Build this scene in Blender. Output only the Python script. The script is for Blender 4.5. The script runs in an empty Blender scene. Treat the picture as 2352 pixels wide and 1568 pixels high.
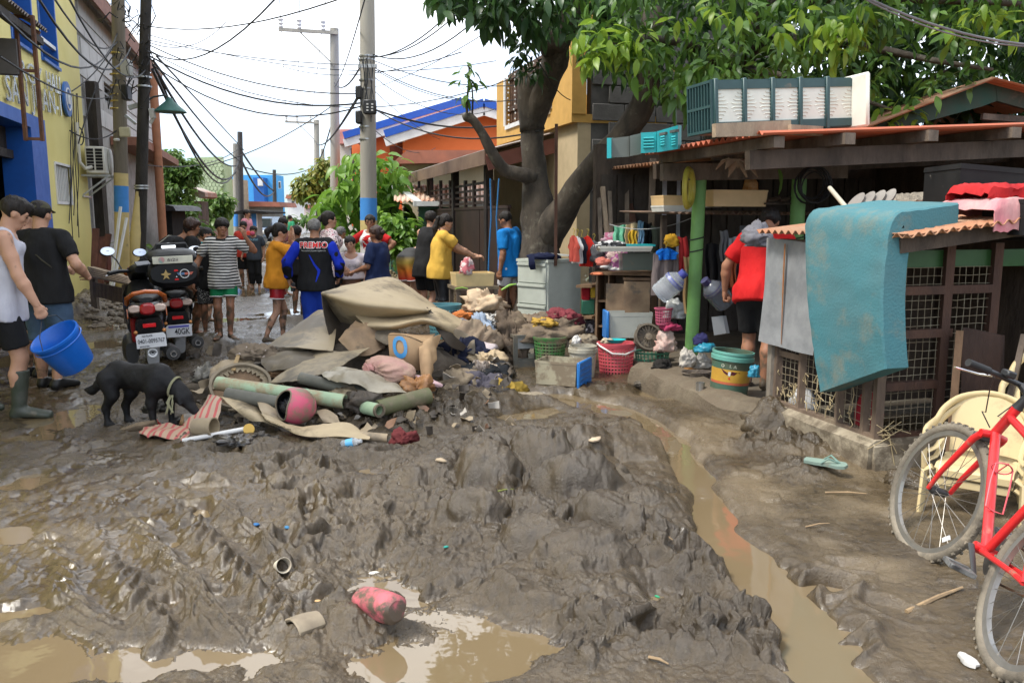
import bpy,math,random
import numpy as np
from mathutils import Vector,Matrix
from mathutils.bvhtree import BVHTree
cos,sin,PI,rotm,trm,Vc=math.cos,math.sin,math.pi,Matrix.Rotation,Matrix.Translation,Vector
SC=bpy.context.scene
COL=SC.collection
R=math.radians
rnd=random.Random(7)
# camera, sky, sun, exposure
CAM_H,FPX,PCX,PCY,PIT=1.55,1900.0,1176.0,784.0,R(8.5)
cam=bpy.data.objects.new('camera',bpy.data.cameras.new('camera'))
COL.objects.link(cam)
cam.location=(0,0,CAM_H)
cam.rotation_euler=(R(90)-PIT,0,0)
cam.data.sensor_width=36.0
cam.data.lens=FPX/2352.0*36.0
cam.data.clip_end=2000
cam.data.clip_start=0.05
SC.camera=cam
SUN_EL,SUN_AZ=R(58),R(-112)
world=bpy.data.worlds.new('World');SC.world=world;world.use_nodes=True
wn,wl=world.node_tree.nodes,world.node_tree.links
wn.clear()
w_out=wn.new('ShaderNodeOutputWorld');w_bg=wn.new('ShaderNodeBackground')
w_sky=wn.new('ShaderNodeTexSky');w_sky.sky_type='NISHITA';w_sky.sun_disc=False
w_sky.sun_elevation=SUN_EL;w_sky.sun_rotation=SUN_AZ
w_sky.air_density=1.0;w_sky.dust_density=0.6
w_tc=wn.new('ShaderNodeTexCoord')
w_map=wn.new('ShaderNodeMapping');w_map.inputs['Scale'].default_value=(1.0,1.0,3.2)
w_no=wn.new('ShaderNodeTexNoise');w_no.inputs['Scale'].default_value=1.9;w_no.inputs['Detail'].default_value=5
w_no.inputs['Roughness'].default_value=0.5
w_rp=wn.new('ShaderNodeValToRGB')
w_rp.color_ramp.elements[0].position=0.40;w_rp.color_ramp.elements[0].color=(0.22,0.22,0.22,1)
w_rp.color_ramp.elements[1].position=0.60;w_rp.color_ramp.elements[1].color=(0.93,0.93,0.93,1)
w_mx=wn.new('ShaderNodeMix');w_mx.data_type='RGBA'
w_mx.inputs[7].default_value=(8.6,8.75,8.9,1)
wl.new(w_tc.outputs['Generated'],w_map.inputs[0]);wl.new(w_map.outputs[0],w_no.inputs[0])
wl.new(w_no.outputs['Fac'],w_rp.inputs[0]);w_sep=wn.new('ShaderNodeSeparateXYZ');wl.new(w_tc.outputs['Generated'],w_sep.inputs[0])
w_hz=wn.new('ShaderNodeMapRange');w_hz.interpolation_type='SMOOTHSTEP';w_hz.inputs[1].default_value=0.0;w_hz.inputs[2].default_value=0.30;w_hz.inputs[3].default_value=0.22;w_hz.inputs[4].default_value=1.0
wl.new(w_sep.outputs[2],w_hz.inputs[0])
w_ml=wn.new('ShaderNodeMath');w_ml.operation='MULTIPLY';wl.new(w_rp.outputs[0],w_ml.inputs[0]);wl.new(w_hz.outputs[0],w_ml.inputs[1]);wl.new(w_ml.outputs[0],w_mx.inputs[0])
w_tint=wn.new('ShaderNodeMix');w_tint.data_type='RGBA';w_tint.blend_type='MULTIPLY';w_tint.inputs[0].default_value=1.0;w_tint.inputs[7].default_value=(.42,.54,.70,1)
wl.new(w_sky.outputs[0],w_tint.inputs[6]);wl.new(w_tint.outputs[2],w_mx.inputs[6]);wl.new(w_mx.outputs[2],w_bg.inputs[0])
w_bg.inputs[1].default_value=0.10
wl.new(w_bg.outputs[0],w_out.inputs[0])
sun_d=bpy.data.lights.new('sun','SUN');sun_d.energy=1.5;sun_d.angle=R(12);sun_d.color=(1.0,0.95,0.87)
sun=bpy.data.objects.new('sun',sun_d);COL.objects.link(sun)
sd=Vc((sin(SUN_AZ)*cos(SUN_EL),cos(SUN_AZ)*cos(SUN_EL),sin(SUN_EL)))
sun.rotation_euler=sd.to_track_quat('Z','Y').to_euler()
sun.location=sd*40
SC.view_settings.view_transform='Standard'
SC.view_settings.look='None'
SC.view_settings.exposure=1.68
SC.view_settings.gamma=1.0
SC.view_settings.use_curve_mapping=False
SC.render.engine='CYCLES'
SC.cycles.max_bounces=6
SC.cycles.diffuse_bounces=3
SC.cycles.transparent_max_bounces=12
# picture <-> place
CP,SP=cos(PIT),sin(PIT)
def ray(px,py):
 u,v=(px-PCX)/FPX,-(py-PCY)/FPX
 return Vc((u,CP+v*SP,-SP+v*CP))
O3=Vc((0,0,CAM_H))
def G(px,py,z=0.0):
 d=ray(px,py);return O3+d*((z-CAM_H)/d.z)
def D(px,py,Y):
 d=ray(px,py);return O3+d*(Y/d.y)
SA=R(16.2);UW=Vc((cos(SA),sin(SA),0));UU=Vc((-sin(SA),cos(SA),0))
def S(a,b,z=0.0):
 return UW*a+UU*b+Vc((0,0,z))
def onA(px,py,a):
 d=ray(px,py);return O3+d*(a/d.dot(UW))
def onB(px,py,b):
 d=ray(px,py);return O3+d*(b/d.dot(UU))
def ab(p):return p.dot(UW),p.dot(UU),p.z
def pxlen(Y):return Y/FPX
# noise
_ga=np.linspace(0,2*np.pi,256,endpoint=False);_gc,_gs=np.cos(_ga).astype(np.float32),np.sin(_ga).astype(np.float32)
def _h2(i,j,s):
 h=(i.astype(np.int64)*374761393+j.astype(np.int64)*668265263+s*974711)&0xffffffff
 h=((h^(h>>13))*1274126177)&0xffffffff
 return h^(h>>16)
def n2(x,y,s=0):
 x=np.asarray(x,np.float32);y=np.asarray(y,np.float32)
 i,j=np.floor(x),np.floor(y);fx,fy=x-i,y-j
 u,v=fx*fx*fx*(fx*(fx*6-15)+10),fy*fy*fy*(fy*(fy*6-15)+10)
 def g(a,b):
  k=_h2(i+a,j+b,s)&255
  return _gc[k]*(fx-a)+_gs[k]*(fy-b)
 a,b=g(0,0),g(0,1)
 a=a+u*(g(1,0)-a);b=b+u*(g(1,1)-b)
 return(a+v*(b-a))*1.5
def fbm(x,y,o=4,s=0,ridged=False):
 r,a,t=0,1.0,0
 for k in range(o):
  n=n2(x*2**k+17.3*k,y*2**k-9.1*k,s+k)
  r=r+a*((1-2*np.abs(n))if ridged else n);t+=a;a*=.5
 return r/t
def n3(P,s=0):
 P=np.asarray(P,np.float32);I=np.floor(P);Fq=P-I;U=Fq*Fq*(3-2*Fq);r=0
 for c in range(8):
  o=np.array([c&1,c>>1&1,c>>2&1]);J=I+o
  h=(J[:,0].astype(np.int64)*374761393+J[:,1].astype(np.int64)*668265263+J[:,2].astype(np.int64)*2147483647+s*974711)&0xffffffff
  h=((h^(h>>13))*1274126177)&0xffffffff;h^=h>>16
  w=np.prod(np.where(o,U,1-U),axis=1)
  r=r+w*((h&0xffff)/32767.5-1)
 return r
 # scene graph
_MW={}
def wm(o):return _MW.get(o.name,Matrix.Identity(4))
def tag(o,label=None,cat=None,group=None,kind=None):
 for k,v in(('label',label),('category',cat),('group',group),('kind',kind)):
  if v:o[k]=v
 return o
def thing(name,label,cat,loc=(0,0,0),rz=0.0,group=None,mtx=None):
 o=bpy.data.objects.new(name,None);COL.objects.link(o);o.empty_display_size=.1
 m=mtx if mtx is not None else trm(Vc(loc))@rotm(rz,4,'Z')
 o.matrix_world=m;_MW[o.name]=m.copy()
 return tag(o,label,cat,group)
def copy_tree(o,parent=None):
 c=o.copy();COL.objects.link(c);c.parent=parent
 for ch in list(o.children):copy_tree(ch,c)
 return c
def raw(name,V,polys,mats,parent=None,smooth=True,ang=None,mi=None):
 me=bpy.data.meshes.new(name);V=np.asarray(V,np.float32)
 me.vertices.add(len(V));me.vertices.foreach_set('co',V.ravel())
 if isinstance(polys,np.ndarray):
  L=polys.ravel();T=np.full(len(polys),polys.shape[1])
 else:
  T=np.array([len(p)for p in polys]);L=np.array([i for p in polys for i in p])
 me.loops.add(len(L));me.loops.foreach_set('vertex_index',L.astype(np.int32))
 me.polygons.add(len(T));me.polygons.foreach_set('loop_start',np.concatenate([[0],np.cumsum(T)[:-1]]).astype(np.int32))
 me.polygons.foreach_set('use_smooth',np.full(len(T),bool(smooth)))
 mats=mats if isinstance(mats,(list,tuple))else[mats]
 for m in mats:me.materials.append(m)
 if mi is not None:me.polygons.foreach_set('material_index',np.asarray(mi,np.int32))
 me.update(calc_edges=True);me.validate()
 if ang is not None and smooth:me.set_sharp_from_angle(angle=R(ang))
 o=bpy.data.objects.new(name,me);COL.objects.link(o)
 if parent is not None:
  o.parent=parent;_MW[o.name]=wm(parent)
 return o
def rot_to(d,up=(0,0,1)):
 z=Vc(d).normalized();u=Vc(up)
 if abs(z.dot(u))>.99:u=Vc((1,0,0))if abs(z.x)<.9 else Vc((0,1,0))
 x=u.cross(z).normalized();y=z.cross(x)
 return Matrix((x,y,z)).transposed()
class M:
 def __init__(s,T=None):s.v,s.f,s.mi,s.n,s.T,s.m=[],[],[],0,T,0
 def add(s,V,F):
  V=np.asarray(V,np.float32).reshape(-1,3)
  if s.T is not None:
   A=np.array(s.T,np.float32);V=V@A[:3,:3].T+A[:3,3]
  s.v.append(V);s.f+=[[i+s.n for i in f]for f in F];s.mi+=[s.m]*len(F);s.n+=len(V);return s
 def box(s,c,size,rz=0.0,rot=None,taper=1.0,bev=0.0):
  x,y,z=[q/2 for q in size];t=taper
  if bev:
   b=min(bev,x*.9,y*.9,z*.9);Vv=[]
   for sz in(-1,1):
    for sx in(-1,1):
     for sy in(-1,1):
      for k in range(3):
       q=[x-b,y-b,z-b];q[k]+=b
       Vv.append([sx*q[0],sy*q[1],sz*q[2]])
   import bmesh
   bm=bmesh.new();vs=[bm.verts.new(q)for q in Vv];bmesh.ops.convex_hull(bm,input=vs);bm.verts.index_update()
   bm.normal_update();bmesh.ops.dissolve_limit(bm,angle_limit=.01,verts=bm.verts,edges=bm.edges);bm.verts.index_update()
   V=np.array([q.co[:]for q in bm.verts]);Fc=[[q.index for q in f.verts]for f in bm.faces];bm.free()
  else:
   V=np.array([(-x,-y,-z),(x,-y,-z),(x,y,-z),(-x,y,-z),(-x*t,-y*t,z),(x*t,-y*t,z),(x*t,y*t,z),(-x*t,y*t,z)])
   Fc=[(3,2,1,0),(4,5,6,7),(0,1,5,4),(1,2,6,5),(2,3,7,6),(3,0,4,7)]
  Rm=np.array(rot if rot is not None else rotm(rz,3,'Z'))
  return s.add(V@Rm.T+np.array(c),Fc)
 def sbox(s,a0,a1,b0,b1,z0,z1):
  P=[S(a,b,z)for z in(z0,z1)for a,b in((a0,b0),(a1,b0),(a1,b1),(a0,b1))]
  return s.add([p[:]for p in P],[(3,2,1,0),(4,5,6,7),(0,1,5,4),(1,2,6,5),(2,3,7,6),(3,0,4,7)])
 def beam(s,p0,p1,w,h,up=(0,0,1),taper=1.0):
  p0,p1=Vc(p0),Vc(p1);L=(p1-p0).length
  return s.box((p0+p1)/2,(w,h,L),rot=rot_to(p1-p0,up),taper=taper)
 def tube(s,pts,r,n=8,cap=True,closed=False,flat=1.0):
  pts=[Vc(p)for p in pts];k=len(pts);rr=r if isinstance(r,(list,tuple))else[r]*k
  V,Fc,prev=[],[],None
  for i,p in enumerate(pts):
   if closed:d=pts[(i+1)%k]-pts[i-1]
   else:d=pts[min(i+1,k-1)]-pts[max(i-1,0)]
   d=d.normalized()if d.length>1e-9 else Vc((0,0,1))
   if prev is None:x=rot_to(d).col[0]
   else:
    x=prev-d*prev.dot(d);x=x.normalized()if x.length>1e-6 else rot_to(d).col[0]
   prev=x.copy();y=d.cross(x)
   for j in range(n):
    a=2*PI*j/n;q=p+x*(rr[i]*cos(a))+y*(rr[i]*flat*sin(a));V.append(q[:])
  m=k if closed else k-1
  for i in range(m):
   for j in range(n):
    a,b=i*n+j,i*n+(j+1)%n;c,d2=((i+1)%k)*n+(j+1)%n,((i+1)%k)*n+j
    Fc.append((a,b,c,d2))
  if cap and not closed:Fc+=[tuple(range(n))[::-1],tuple(range((k-1)*n,k*n))]
  return s.add(V,Fc)
 def cyl(s,p0,p1,r0,r1=None,n=12,cap=True):return s.tube([p0,p1],[r0,r0 if r1 is None else r1],n,cap)
 def lathe(s,prof,c=(0,0,0),n=20,rot=None,sx=1.0,sy=1.0,wob=0.0,seed=0):
  k=len(prof);A=np.linspace(0,2*np.pi,n,endpoint=False);V=[]
  for r,z in prof:
   w=1+wob*np.sin(A*3+seed+z*4)+wob*.6*np.sin(A*5+seed*2)
   V.append(np.stack([r*np.cos(A)*sx*w,r*np.sin(A)*sy*w,np.full(n,z)],1))
  V=np.concatenate(V)
  Fc=[(i*n+j,i*n+(j+1)%n,(i+1)*n+(j+1)%n,(i+1)*n+j)for i in range(k-1)for j in range(n)]
  if prof[0][0]>1e-4 and prof[-1][0]>1e-4 and k>2:Fc+=[((k-1)*n+j,(k-1)*n+(j+1)%n,(j+1)%n,j)for j in range(n)]
  elif k>2:
   if prof[0][0]>1e-4:Fc.append(tuple(range(n))[::-1])
   if prof[-1][0]>1e-4:Fc.append(tuple(range((k-1)*n,k*n)))
  if rot is not None:V=V@np.array(rot).T
  return s.add(V+np.array(c),Fc)
 def grid(s,P,thick=0.0,closed_u=False):
  P=np.asarray(P,np.float32);nu,nv=P.shape[:2]
  def q(o,flip):
   r=[]
   for i in range(nu if closed_u else nu-1):
    for j in range(nv-1):
     f=(i*nv+j+o,((i+1)%nu)*nv+j+o,((i+1)%nu)*nv+j+1+o,i*nv+j+1+o);r.append(f[::-1]if flip else f)
   return r
  if not thick:return s.add(P.reshape(-1,3),q(0,False))
  if closed_u:du=np.roll(P,-1,0)-np.roll(P,1,0)
  else:du=np.gradient(P,axis=0)
  dv=np.gradient(P,axis=1);N=np.cross(du,dv);N/=np.linalg.norm(N,axis=2,keepdims=True)+1e-9
  B=P-N*thick;m=nu*nv;Fc=q(0,False)+q(m,True)
  rim=[]
  if not closed_u:
   for j in range(nv-1):rim+=[(j,j+1,m+j+1,m+j),((nu-1)*nv+j+1,(nu-1)*nv+j,m+(nu-1)*nv+j,m+(nu-1)*nv+j+1)]
  for i in range(nu if closed_u else nu-1):
   a,b=i*nv,((i+1)%nu)*nv
   rim+=[(b,a,m+a,m+b),(a+nv-1,b+nv-1,m+b+nv-1,m+a+nv-1)]
  return s.add(np.concatenate([P.reshape(-1,3),B.reshape(-1,3)]),Fc+rim)
 def prism(s,poly,h,c=(0,0,0),rot=None):
  n=len(poly);V=np.array([(x,y,0)for x,y in poly]+[(x,y,h)for x,y in poly],float)
  Fc=[tuple(range(n))[::-1],tuple(range(n,2*n))]+[(i,(i+1)%n,n+(i+1)%n,n+i)for i in range(n)]
  if rot is not None:V=V@np.array(rot).T
  return s.add(V+np.array(c),Fc)
 def ball(s,c,r,n=10,m=8,rot=None):
  r=r if isinstance(r,(list,tuple))else(r,r,r)
  V=[(0,0,-1)]
  for i in range(1,m):
   t=PI*i/m-PI/2
   V+=[(cos(t)*cos(2*PI*j/n),cos(t)*sin(2*PI*j/n),sin(t))for j in range(n)]
  V.append((0,0,1));V=np.array(V)*np.array(r);e=len(V)-1
  Fc=[(0,1+(j+1)%n,1+j)for j in range(n)]+[(e,e-n+j,e-n+(j+1)%n)for j in range(n)]
  Fc+=[(1+i*n+j,1+i*n+(j+1)%n,1+(i+1)*n+(j+1)%n,1+(i+1)*n+j)for i in range(m-2)for j in range(n)]
  if rot is not None:V=V@np.array(rot).T
  return s.add(V+np.array(c),Fc)
 def V(s):return np.concatenate(s.v)
 def build(s,name,mats,parent=None,smooth=True,ang=38,local=False):
  V=s.V()
  if parent is not None and not local:
   A=np.array(wm(parent).inverted(),np.float64);V=V@A[:3,:3].T+A[:3,3]
  return raw(name,V,s.f,mats,parent,smooth,ang,s.mi if s.m or any(s.mi)else None)
 def solo(s,name,mats,label,cat,group=None,**k):
  V=s.V();c=np.array([(V[:,0].min()+V[:,0].max())/2,(V[:,1].min()+V[:,1].max())/2,V[:,2].min()])
  s.v=[V-c];o=s.build(name,mats,local=True,**k);o.location=c;_MW[o.name]=trm(Vc(c))
  return tag(o,label,cat,group)
  # materials
MUDC=(0.115,0.088,0.058)
_mats={}
def rgba(c):return(c[0],c[1],c[2],1)
def pm(name,c,c2=None,s=5.0,r=.6,b=0.0,bs=60.0,met=0.0,mud=0.0,ms=3.0,mc=None,spec=.4,stretch=None,trans=0.0,alpha=1.0,lo=.35,hi=.65,coat=0.0,emit=0.0):
 if name in _mats:return _mats[name]
 m=bpy.data.materials.new(name);m.use_nodes=True;N,L=m.node_tree.nodes,m.node_tree.links
 bs_=N['Principled BSDF'];tc=N.new('ShaderNodeTexCoord');oi=N.new('ShaderNodeObjectInfo')
 va=N.new('ShaderNodeVectorMath');va.operation='ADD'
 L.new(tc.outputs['Object'],va.inputs[0]);L.new(oi.outputs['Location'],va.inputs[1]);vec=va.outputs[0]
 if stretch:
  mp=N.new('ShaderNodeMapping');mp.inputs['Scale'].default_value=stretch;L.new(vec,mp.inputs[0]);vec=mp.outputs[0]
 no=N.new('ShaderNodeTexNoise');no.inputs['Scale'].default_value=s;no.inputs['Detail'].default_value=6;no.inputs['Roughness'].default_value=.62
 L.new(vec,no.inputs[0])
 mr=N.new('ShaderNodeMapRange');mr.inputs[1].default_value=lo;mr.inputs[2].default_value=hi;L.new(no.outputs['Fac'],mr.inputs[0])
 mx=N.new('ShaderNodeMix');mx.data_type='RGBA';c2=c2 or tuple(q*.72 for q in c)
 mx.inputs[6].default_value=rgba(c);mx.inputs[7].default_value=rgba(c2);L.new(mr.outputs[0],mx.inputs[0]);col=mx.outputs[2]
 if mud:
  n2_=N.new('ShaderNodeTexNoise');n2_.inputs['Scale'].default_value=ms;n2_.inputs['Detail'].default_value=8;n2_.inputs['Roughness'].default_value=.68
  L.new(va.outputs[0],n2_.inputs[0])
  m2=N.new('ShaderNodeMapRange');m2.inputs[1].default_value=.72-mud*.45;m2.inputs[2].default_value=.82-mud*.42;L.new(n2_.outputs['Fac'],m2.inputs[0])
  mx2=N.new('ShaderNodeMix');mx2.data_type='RGBA';L.new(m2.outputs[0],mx2.inputs[0]);L.new(col,mx2.inputs[6]);mx2.inputs[7].default_value=rgba(mc or(.21,.165,.11));col=mx2.outputs[2]
 L.new(col,bs_.inputs['Base Color'])
 if emit:
  L.new(col,bs_.inputs['Emission Color']);bs_.inputs['Emission Strength'].default_value=emit
 bs_.inputs['Metallic'].default_value=met;bs_.inputs['Specular IOR Level'].default_value=spec
 rr=N.new('ShaderNodeMapRange');rr.inputs[3].default_value=max(.02,r-.1);rr.inputs[4].default_value=min(1,r+.12);L.new(no.outputs['Fac'],rr.inputs[0]);L.new(rr.outputs[0],bs_.inputs['Roughness'])
 if coat:bs_.inputs['Coat Weight'].default_value=coat;bs_.inputs['Coat Roughness'].default_value=.08
 if trans:bs_.inputs['Transmission Weight'].default_value=trans
 if alpha<1:bs_.inputs['Alpha'].default_value=alpha
 if b:
  bn=N.new('ShaderNodeTexNoise');bn.inputs['Scale'].default_value=bs;bn.inputs['Detail'].default_value=5;L.new(vec,bn.inputs[0])
  bp=N.new('ShaderNodeBump');bp.inputs['Strength'].default_value=b;bp.inputs['Distance'].default_value=.02;L.new(bn.outputs['Fac'],bp.inputs['Height']);L.new(bp.outputs[0],bs_.inputs['Normal'])
 _mats[name]=m;return m
def cloth(name,c,c2=None,mud=0.0,s=4.0):return pm('cloth_'+name,c,c2 or tuple(q*.82 for q in c),s=s,r=.85,b=.5,bs=20,stretch=(1,1,.45),mud=mud,spec=.2)
def wood(name,c,c2=None,mud=0.0):return pm('wood_'+name,c,c2 or tuple(q*.45 for q in c),s=7,r=.75,b=.4,bs=40,stretch=(1,1,.35),mud=mud)
def paint(name,c,mud=0.0,r=.45,b=.06,ms=3.0):return pm('paint_'+name,c,tuple(q*.85 for q in c),r=r,b=b,bs=30,mud=mud,ms=ms)
def plastic(name,c,mud=0.0,r=.35,ms=4.0):return pm('plastic_'+name,c,tuple(q*.86 for q in c),r=r,mud=mud,ms=ms,spec=.5)
def metal(name,c,r=.35,mud=0.0):return pm('metal_'+name,c,tuple(q*.7 for q in c),r=r,met=.85,mud=mud,s=9)
# implicit bodies (smooth blends of tapered limbs, meshed on a lattice)
def nets(f,o,h):
 s=f<0;a=s.astype(np.int8)
 c=sum(a[i:a.shape[0]-1+i,j:a.shape[1]-1+j,k:a.shape[2]-1+k]for i in(0,1)for j in(0,1)for k in(0,1))
 act=(c>0)&(c<8);I=np.argwhere(act);vid=np.full(act.shape,-1,np.int32);vid[act]=np.arange(len(I))
 P=np.zeros((len(I),3));C=np.zeros((len(I),1));cs=[np.array((i,j,k))for i in(0,1)for j in(0,1)for k in(0,1)]
 for x in range(8):
  for y in range(x+1,8):
   d=cs[y]-cs[x]
   if np.abs(d).sum()!=1:continue
   A,B=I+cs[x],I+cs[y];va,vb=f[A[:,0],A[:,1],A[:,2]],f[B[:,0],B[:,1],B[:,2]]
   m=((va<0)!=(vb<0));t=np.where(m,va/np.where(m,va-vb,1),0)
   P+=m[:,None]*(cs[x]+t[:,None]*d);C+=m[:,None]
 V=(I+P/np.maximum(C,1))*h+o
 Q=[]
 for ax in range(3):
  sl0=[slice(1,-1)]*3;sl1=[slice(1,-1)]*3;sl0[ax]=slice(0,-1);sl1[ax]=slice(1,None)
  s0,s1=s[tuple(sl0)],s[tuple(sl1)];E=np.argwhere(s0!=s1)
  if not len(E):continue
  ins=s0[E[:,0],E[:,1],E[:,2]];p,q=(ax+1)%3,(ax+2)%3;ids=[]
  for dp,dq in((0,0),(1,0),(1,1),(0,1)):
   X=E.copy();X[:,p]+=dp;X[:,q]+=dq;ids.append(vid[X[:,0],X[:,1],X[:,2]])
  F4=np.stack(ids,1);F4[~ins]=F4[~ins][:,::-1];Q.append(F4)
 Q=np.concatenate(Q);i,j=Q.ravel(),np.roll(Q,-1,1).ravel();n=len(V);d=np.maximum(np.bincount(i,minlength=n)+np.bincount(j,minlength=n),1)
 for _ in range(2):
  V=V*.5+.5*np.stack([(np.bincount(i,V[j,k],n)+np.bincount(j,V[i,k],n))/d for k in range(3)],1)
 return V,Q
class Sdf:
 def __init__(s,k=.03):s.p,s.k,s.cuts=[],k,[]
 def cap(s,p0,r0,p1,r1=None,k=None):
  r1=r0 if r1 is None else r1
  s.p.append(('c',np.array(p0,float),np.array(p1,float),r0,r1,s.k if k is None else k));return s
 def seg(s,p0,p1,e0,e1,X,k=None):
  s.p.append(('e',np.array(p0,float),np.array(p1,float),e0,e1,np.array(X,float),s.k if k is None else k));return s
 def ell(s,c,r,Rm=None,k=None):
  s.p.append(('l',np.array(c,float),np.array(r,float),np.eye(3)if Rm is None else np.array(Rm,float),s.k if k is None else k));return s
 def chain(s,pts,rs,k=None):
  for i in range(len(pts)-1):s.cap(pts[i],rs[i],pts[i+1],rs[i+1],k)
  return s
 def mesh(s,h,noise=None,pad=.03):
  lo,hi=np.full(3,1e9),np.full(3,-1e9);bb=[]
  for q in s.p:
   if q[0]=='c':r=max(q[3],q[4]);a,b=np.minimum(q[1],q[2])-r,np.maximum(q[1],q[2])+r
   elif q[0]=='e':r=max(*q[3],*q[4]);a,b=np.minimum(q[1],q[2])-r,np.maximum(q[1],q[2])+r
   else:r=q[2].max();a,b=q[1]-r,q[1]+r
   bb.append((a-q[-1]-2*h,b+q[-1]+2*h));lo,hi=np.minimum(lo,a),np.maximum(hi,b)
  lo,hi=lo-pad-2*h,hi+pad+2*h;n=np.ceil((hi-lo)/h).astype(int)+1
  f=np.full(n,.5,np.float32);ax=[(lo[i]+np.arange(n[i])*h).astype(np.float32)for i in range(3)]
  for q,(a,b)in zip(s.p,bb):
   i0=np.maximum(((a-lo)/h).astype(int),0);i1=np.minimum(((b-lo)/h).astype(int)+2,n)
   sl=tuple(slice(i0[i],i1[i])for i in range(3))
   X,Y,Z=ax[0][sl[0]][:,None,None],ax[1][sl[1]][None,:,None],ax[2][sl[2]][None,None,:]
   if q[0]=='c':
    d=q[2]-q[1];L2=max(d@d,1e-9);x,y,z=X-q[1][0],Y-q[1][1],Z-q[1][2]
    t=np.clip((x*d[0]+y*d[1]+z*d[2])/L2,0,1)
    g=np.sqrt((x-t*d[0])**2+(y-t*d[1])**2+(z-t*d[2])**2)-(q[3]+(q[4]-q[3])*t)
   elif q[0]=='e':
    d=q[2]-q[1];L2=max(d@d,1e-9);L=math.sqrt(L2);x,y,z=X-q[1][0],Y-q[1][1],Z-q[1][2]
    t=np.clip((x*d[0]+y*d[1]+z*d[2])/L2,0,1);dn=d/L
    Xa=q[5]-dn*(q[5]@dn);Xa/=np.linalg.norm(Xa);Ya=np.cross(dn,Xa)
    x,y,z=x-t*d[0],y-t*d[1],z-t*d[2]
    u=x*Xa[0]+y*Xa[1]+z*Xa[2];v=x*Ya[0]+y*Ya[1]+z*Ya[2];w=x*dn[0]+y*dn[1]+z*dn[2]
    ra,rb=q[3][0]+(q[4][0]-q[3][0])*t,q[3][1]+(q[4][1]-q[3][1])*t;rm=np.minimum(ra,rb)
    g=(np.sqrt((u/ra)**2+(v/rb)**2+(w/rm)**2)-1)*rm
   else:
    x,y,z=X-q[1][0],Y-q[1][1],Z-q[1][2];Rm,r=q[3],q[2]
    g=(np.sqrt(sum(((x*Rm[0,i]+y*Rm[1,i]+z*Rm[2,i])/r[i])**2 for i in range(3)))-1)*r.min()
   k=q[-1];A=f[sl]
   if k>1e-4:
    m=np.clip(.5+.5*(g-A)/k,0,1);f[sl]=g+(A-g)*m-k*m*(1-m)
   else:f[sl]=np.minimum(A,g)
  if s.cuts or noise:
   X,Y,Z=np.meshgrid(*ax,indexing='ij')
   if noise:
    amp,sc,seed=noise[:3];st=noise[3]if len(noise)>3 else(1,1,1)
    near=np.abs(f)<amp*2.5+h*2
    P=np.stack([X[near]*st[0],Y[near]*st[1],Z[near]*st[2]],1)*sc
    f[near]+=amp*(n3(P,seed)+.5*n3(P*2.1,seed+1)).astype(np.float32)
   for c in s.cuts:f=np.maximum(f,c(X,Y,Z).astype(np.float32))
  return nets(f,lo,h)
def plane_cut(p,n):
 n=Vc(n).normalized();c=Vc(p).dot(n)
 return lambda X,Y,Z:X*n.x+Y*n.y+Z*n.z-c
def qmesh(name,V,Q,mat,parent=None):return raw(name,V,Q,mat,parent)
def text_mesh(txt,size,depth=.004,bold=0.0,spacing=1.0,font_shear=0.0):
 cu=bpy.data.curves.new('lettering','FONT');cu.body=txt;cu.size=size;cu.extrude=depth/2;cu.offset=bold
 cu.align_x='CENTER';cu.align_y='CENTER';cu.space_character=spacing;cu.shear=font_shear;cu.resolution_u=3
 o=bpy.data.objects.new('lettering_curve',cu);COL.objects.link(o);bpy.context.view_layer.update()
 me=bpy.data.meshes.new_from_object(o.evaluated_get(bpy.context.evaluated_depsgraph_get()))
 V=np.array([v.co[:]for v in me.vertices]);Fc=[tuple(p.vertices)for p in me.polygons]
 bpy.data.objects.remove(o);bpy.data.curves.remove(cu);bpy.data.meshes.remove(me)
 return V,Fc
def sag(p0,p1,s,n=10):
 p0,p1=Vc(p0),Vc(p1)
 return[p0.lerp(p1,i/n)-Vc((0,0,s*4*(i/n)*(1-i/n)))for i in range(n+1)]
def frame(o,x,y=None,z=(0,0,1)):
 x=Vc(x).normalized();z=Vc(z);z=(z-x*z.dot(x)).normalized();y=z.cross(x)
 m=Matrix((x,y,z)).transposed().to_4x4();m.translation=Vc(o);return m
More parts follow.
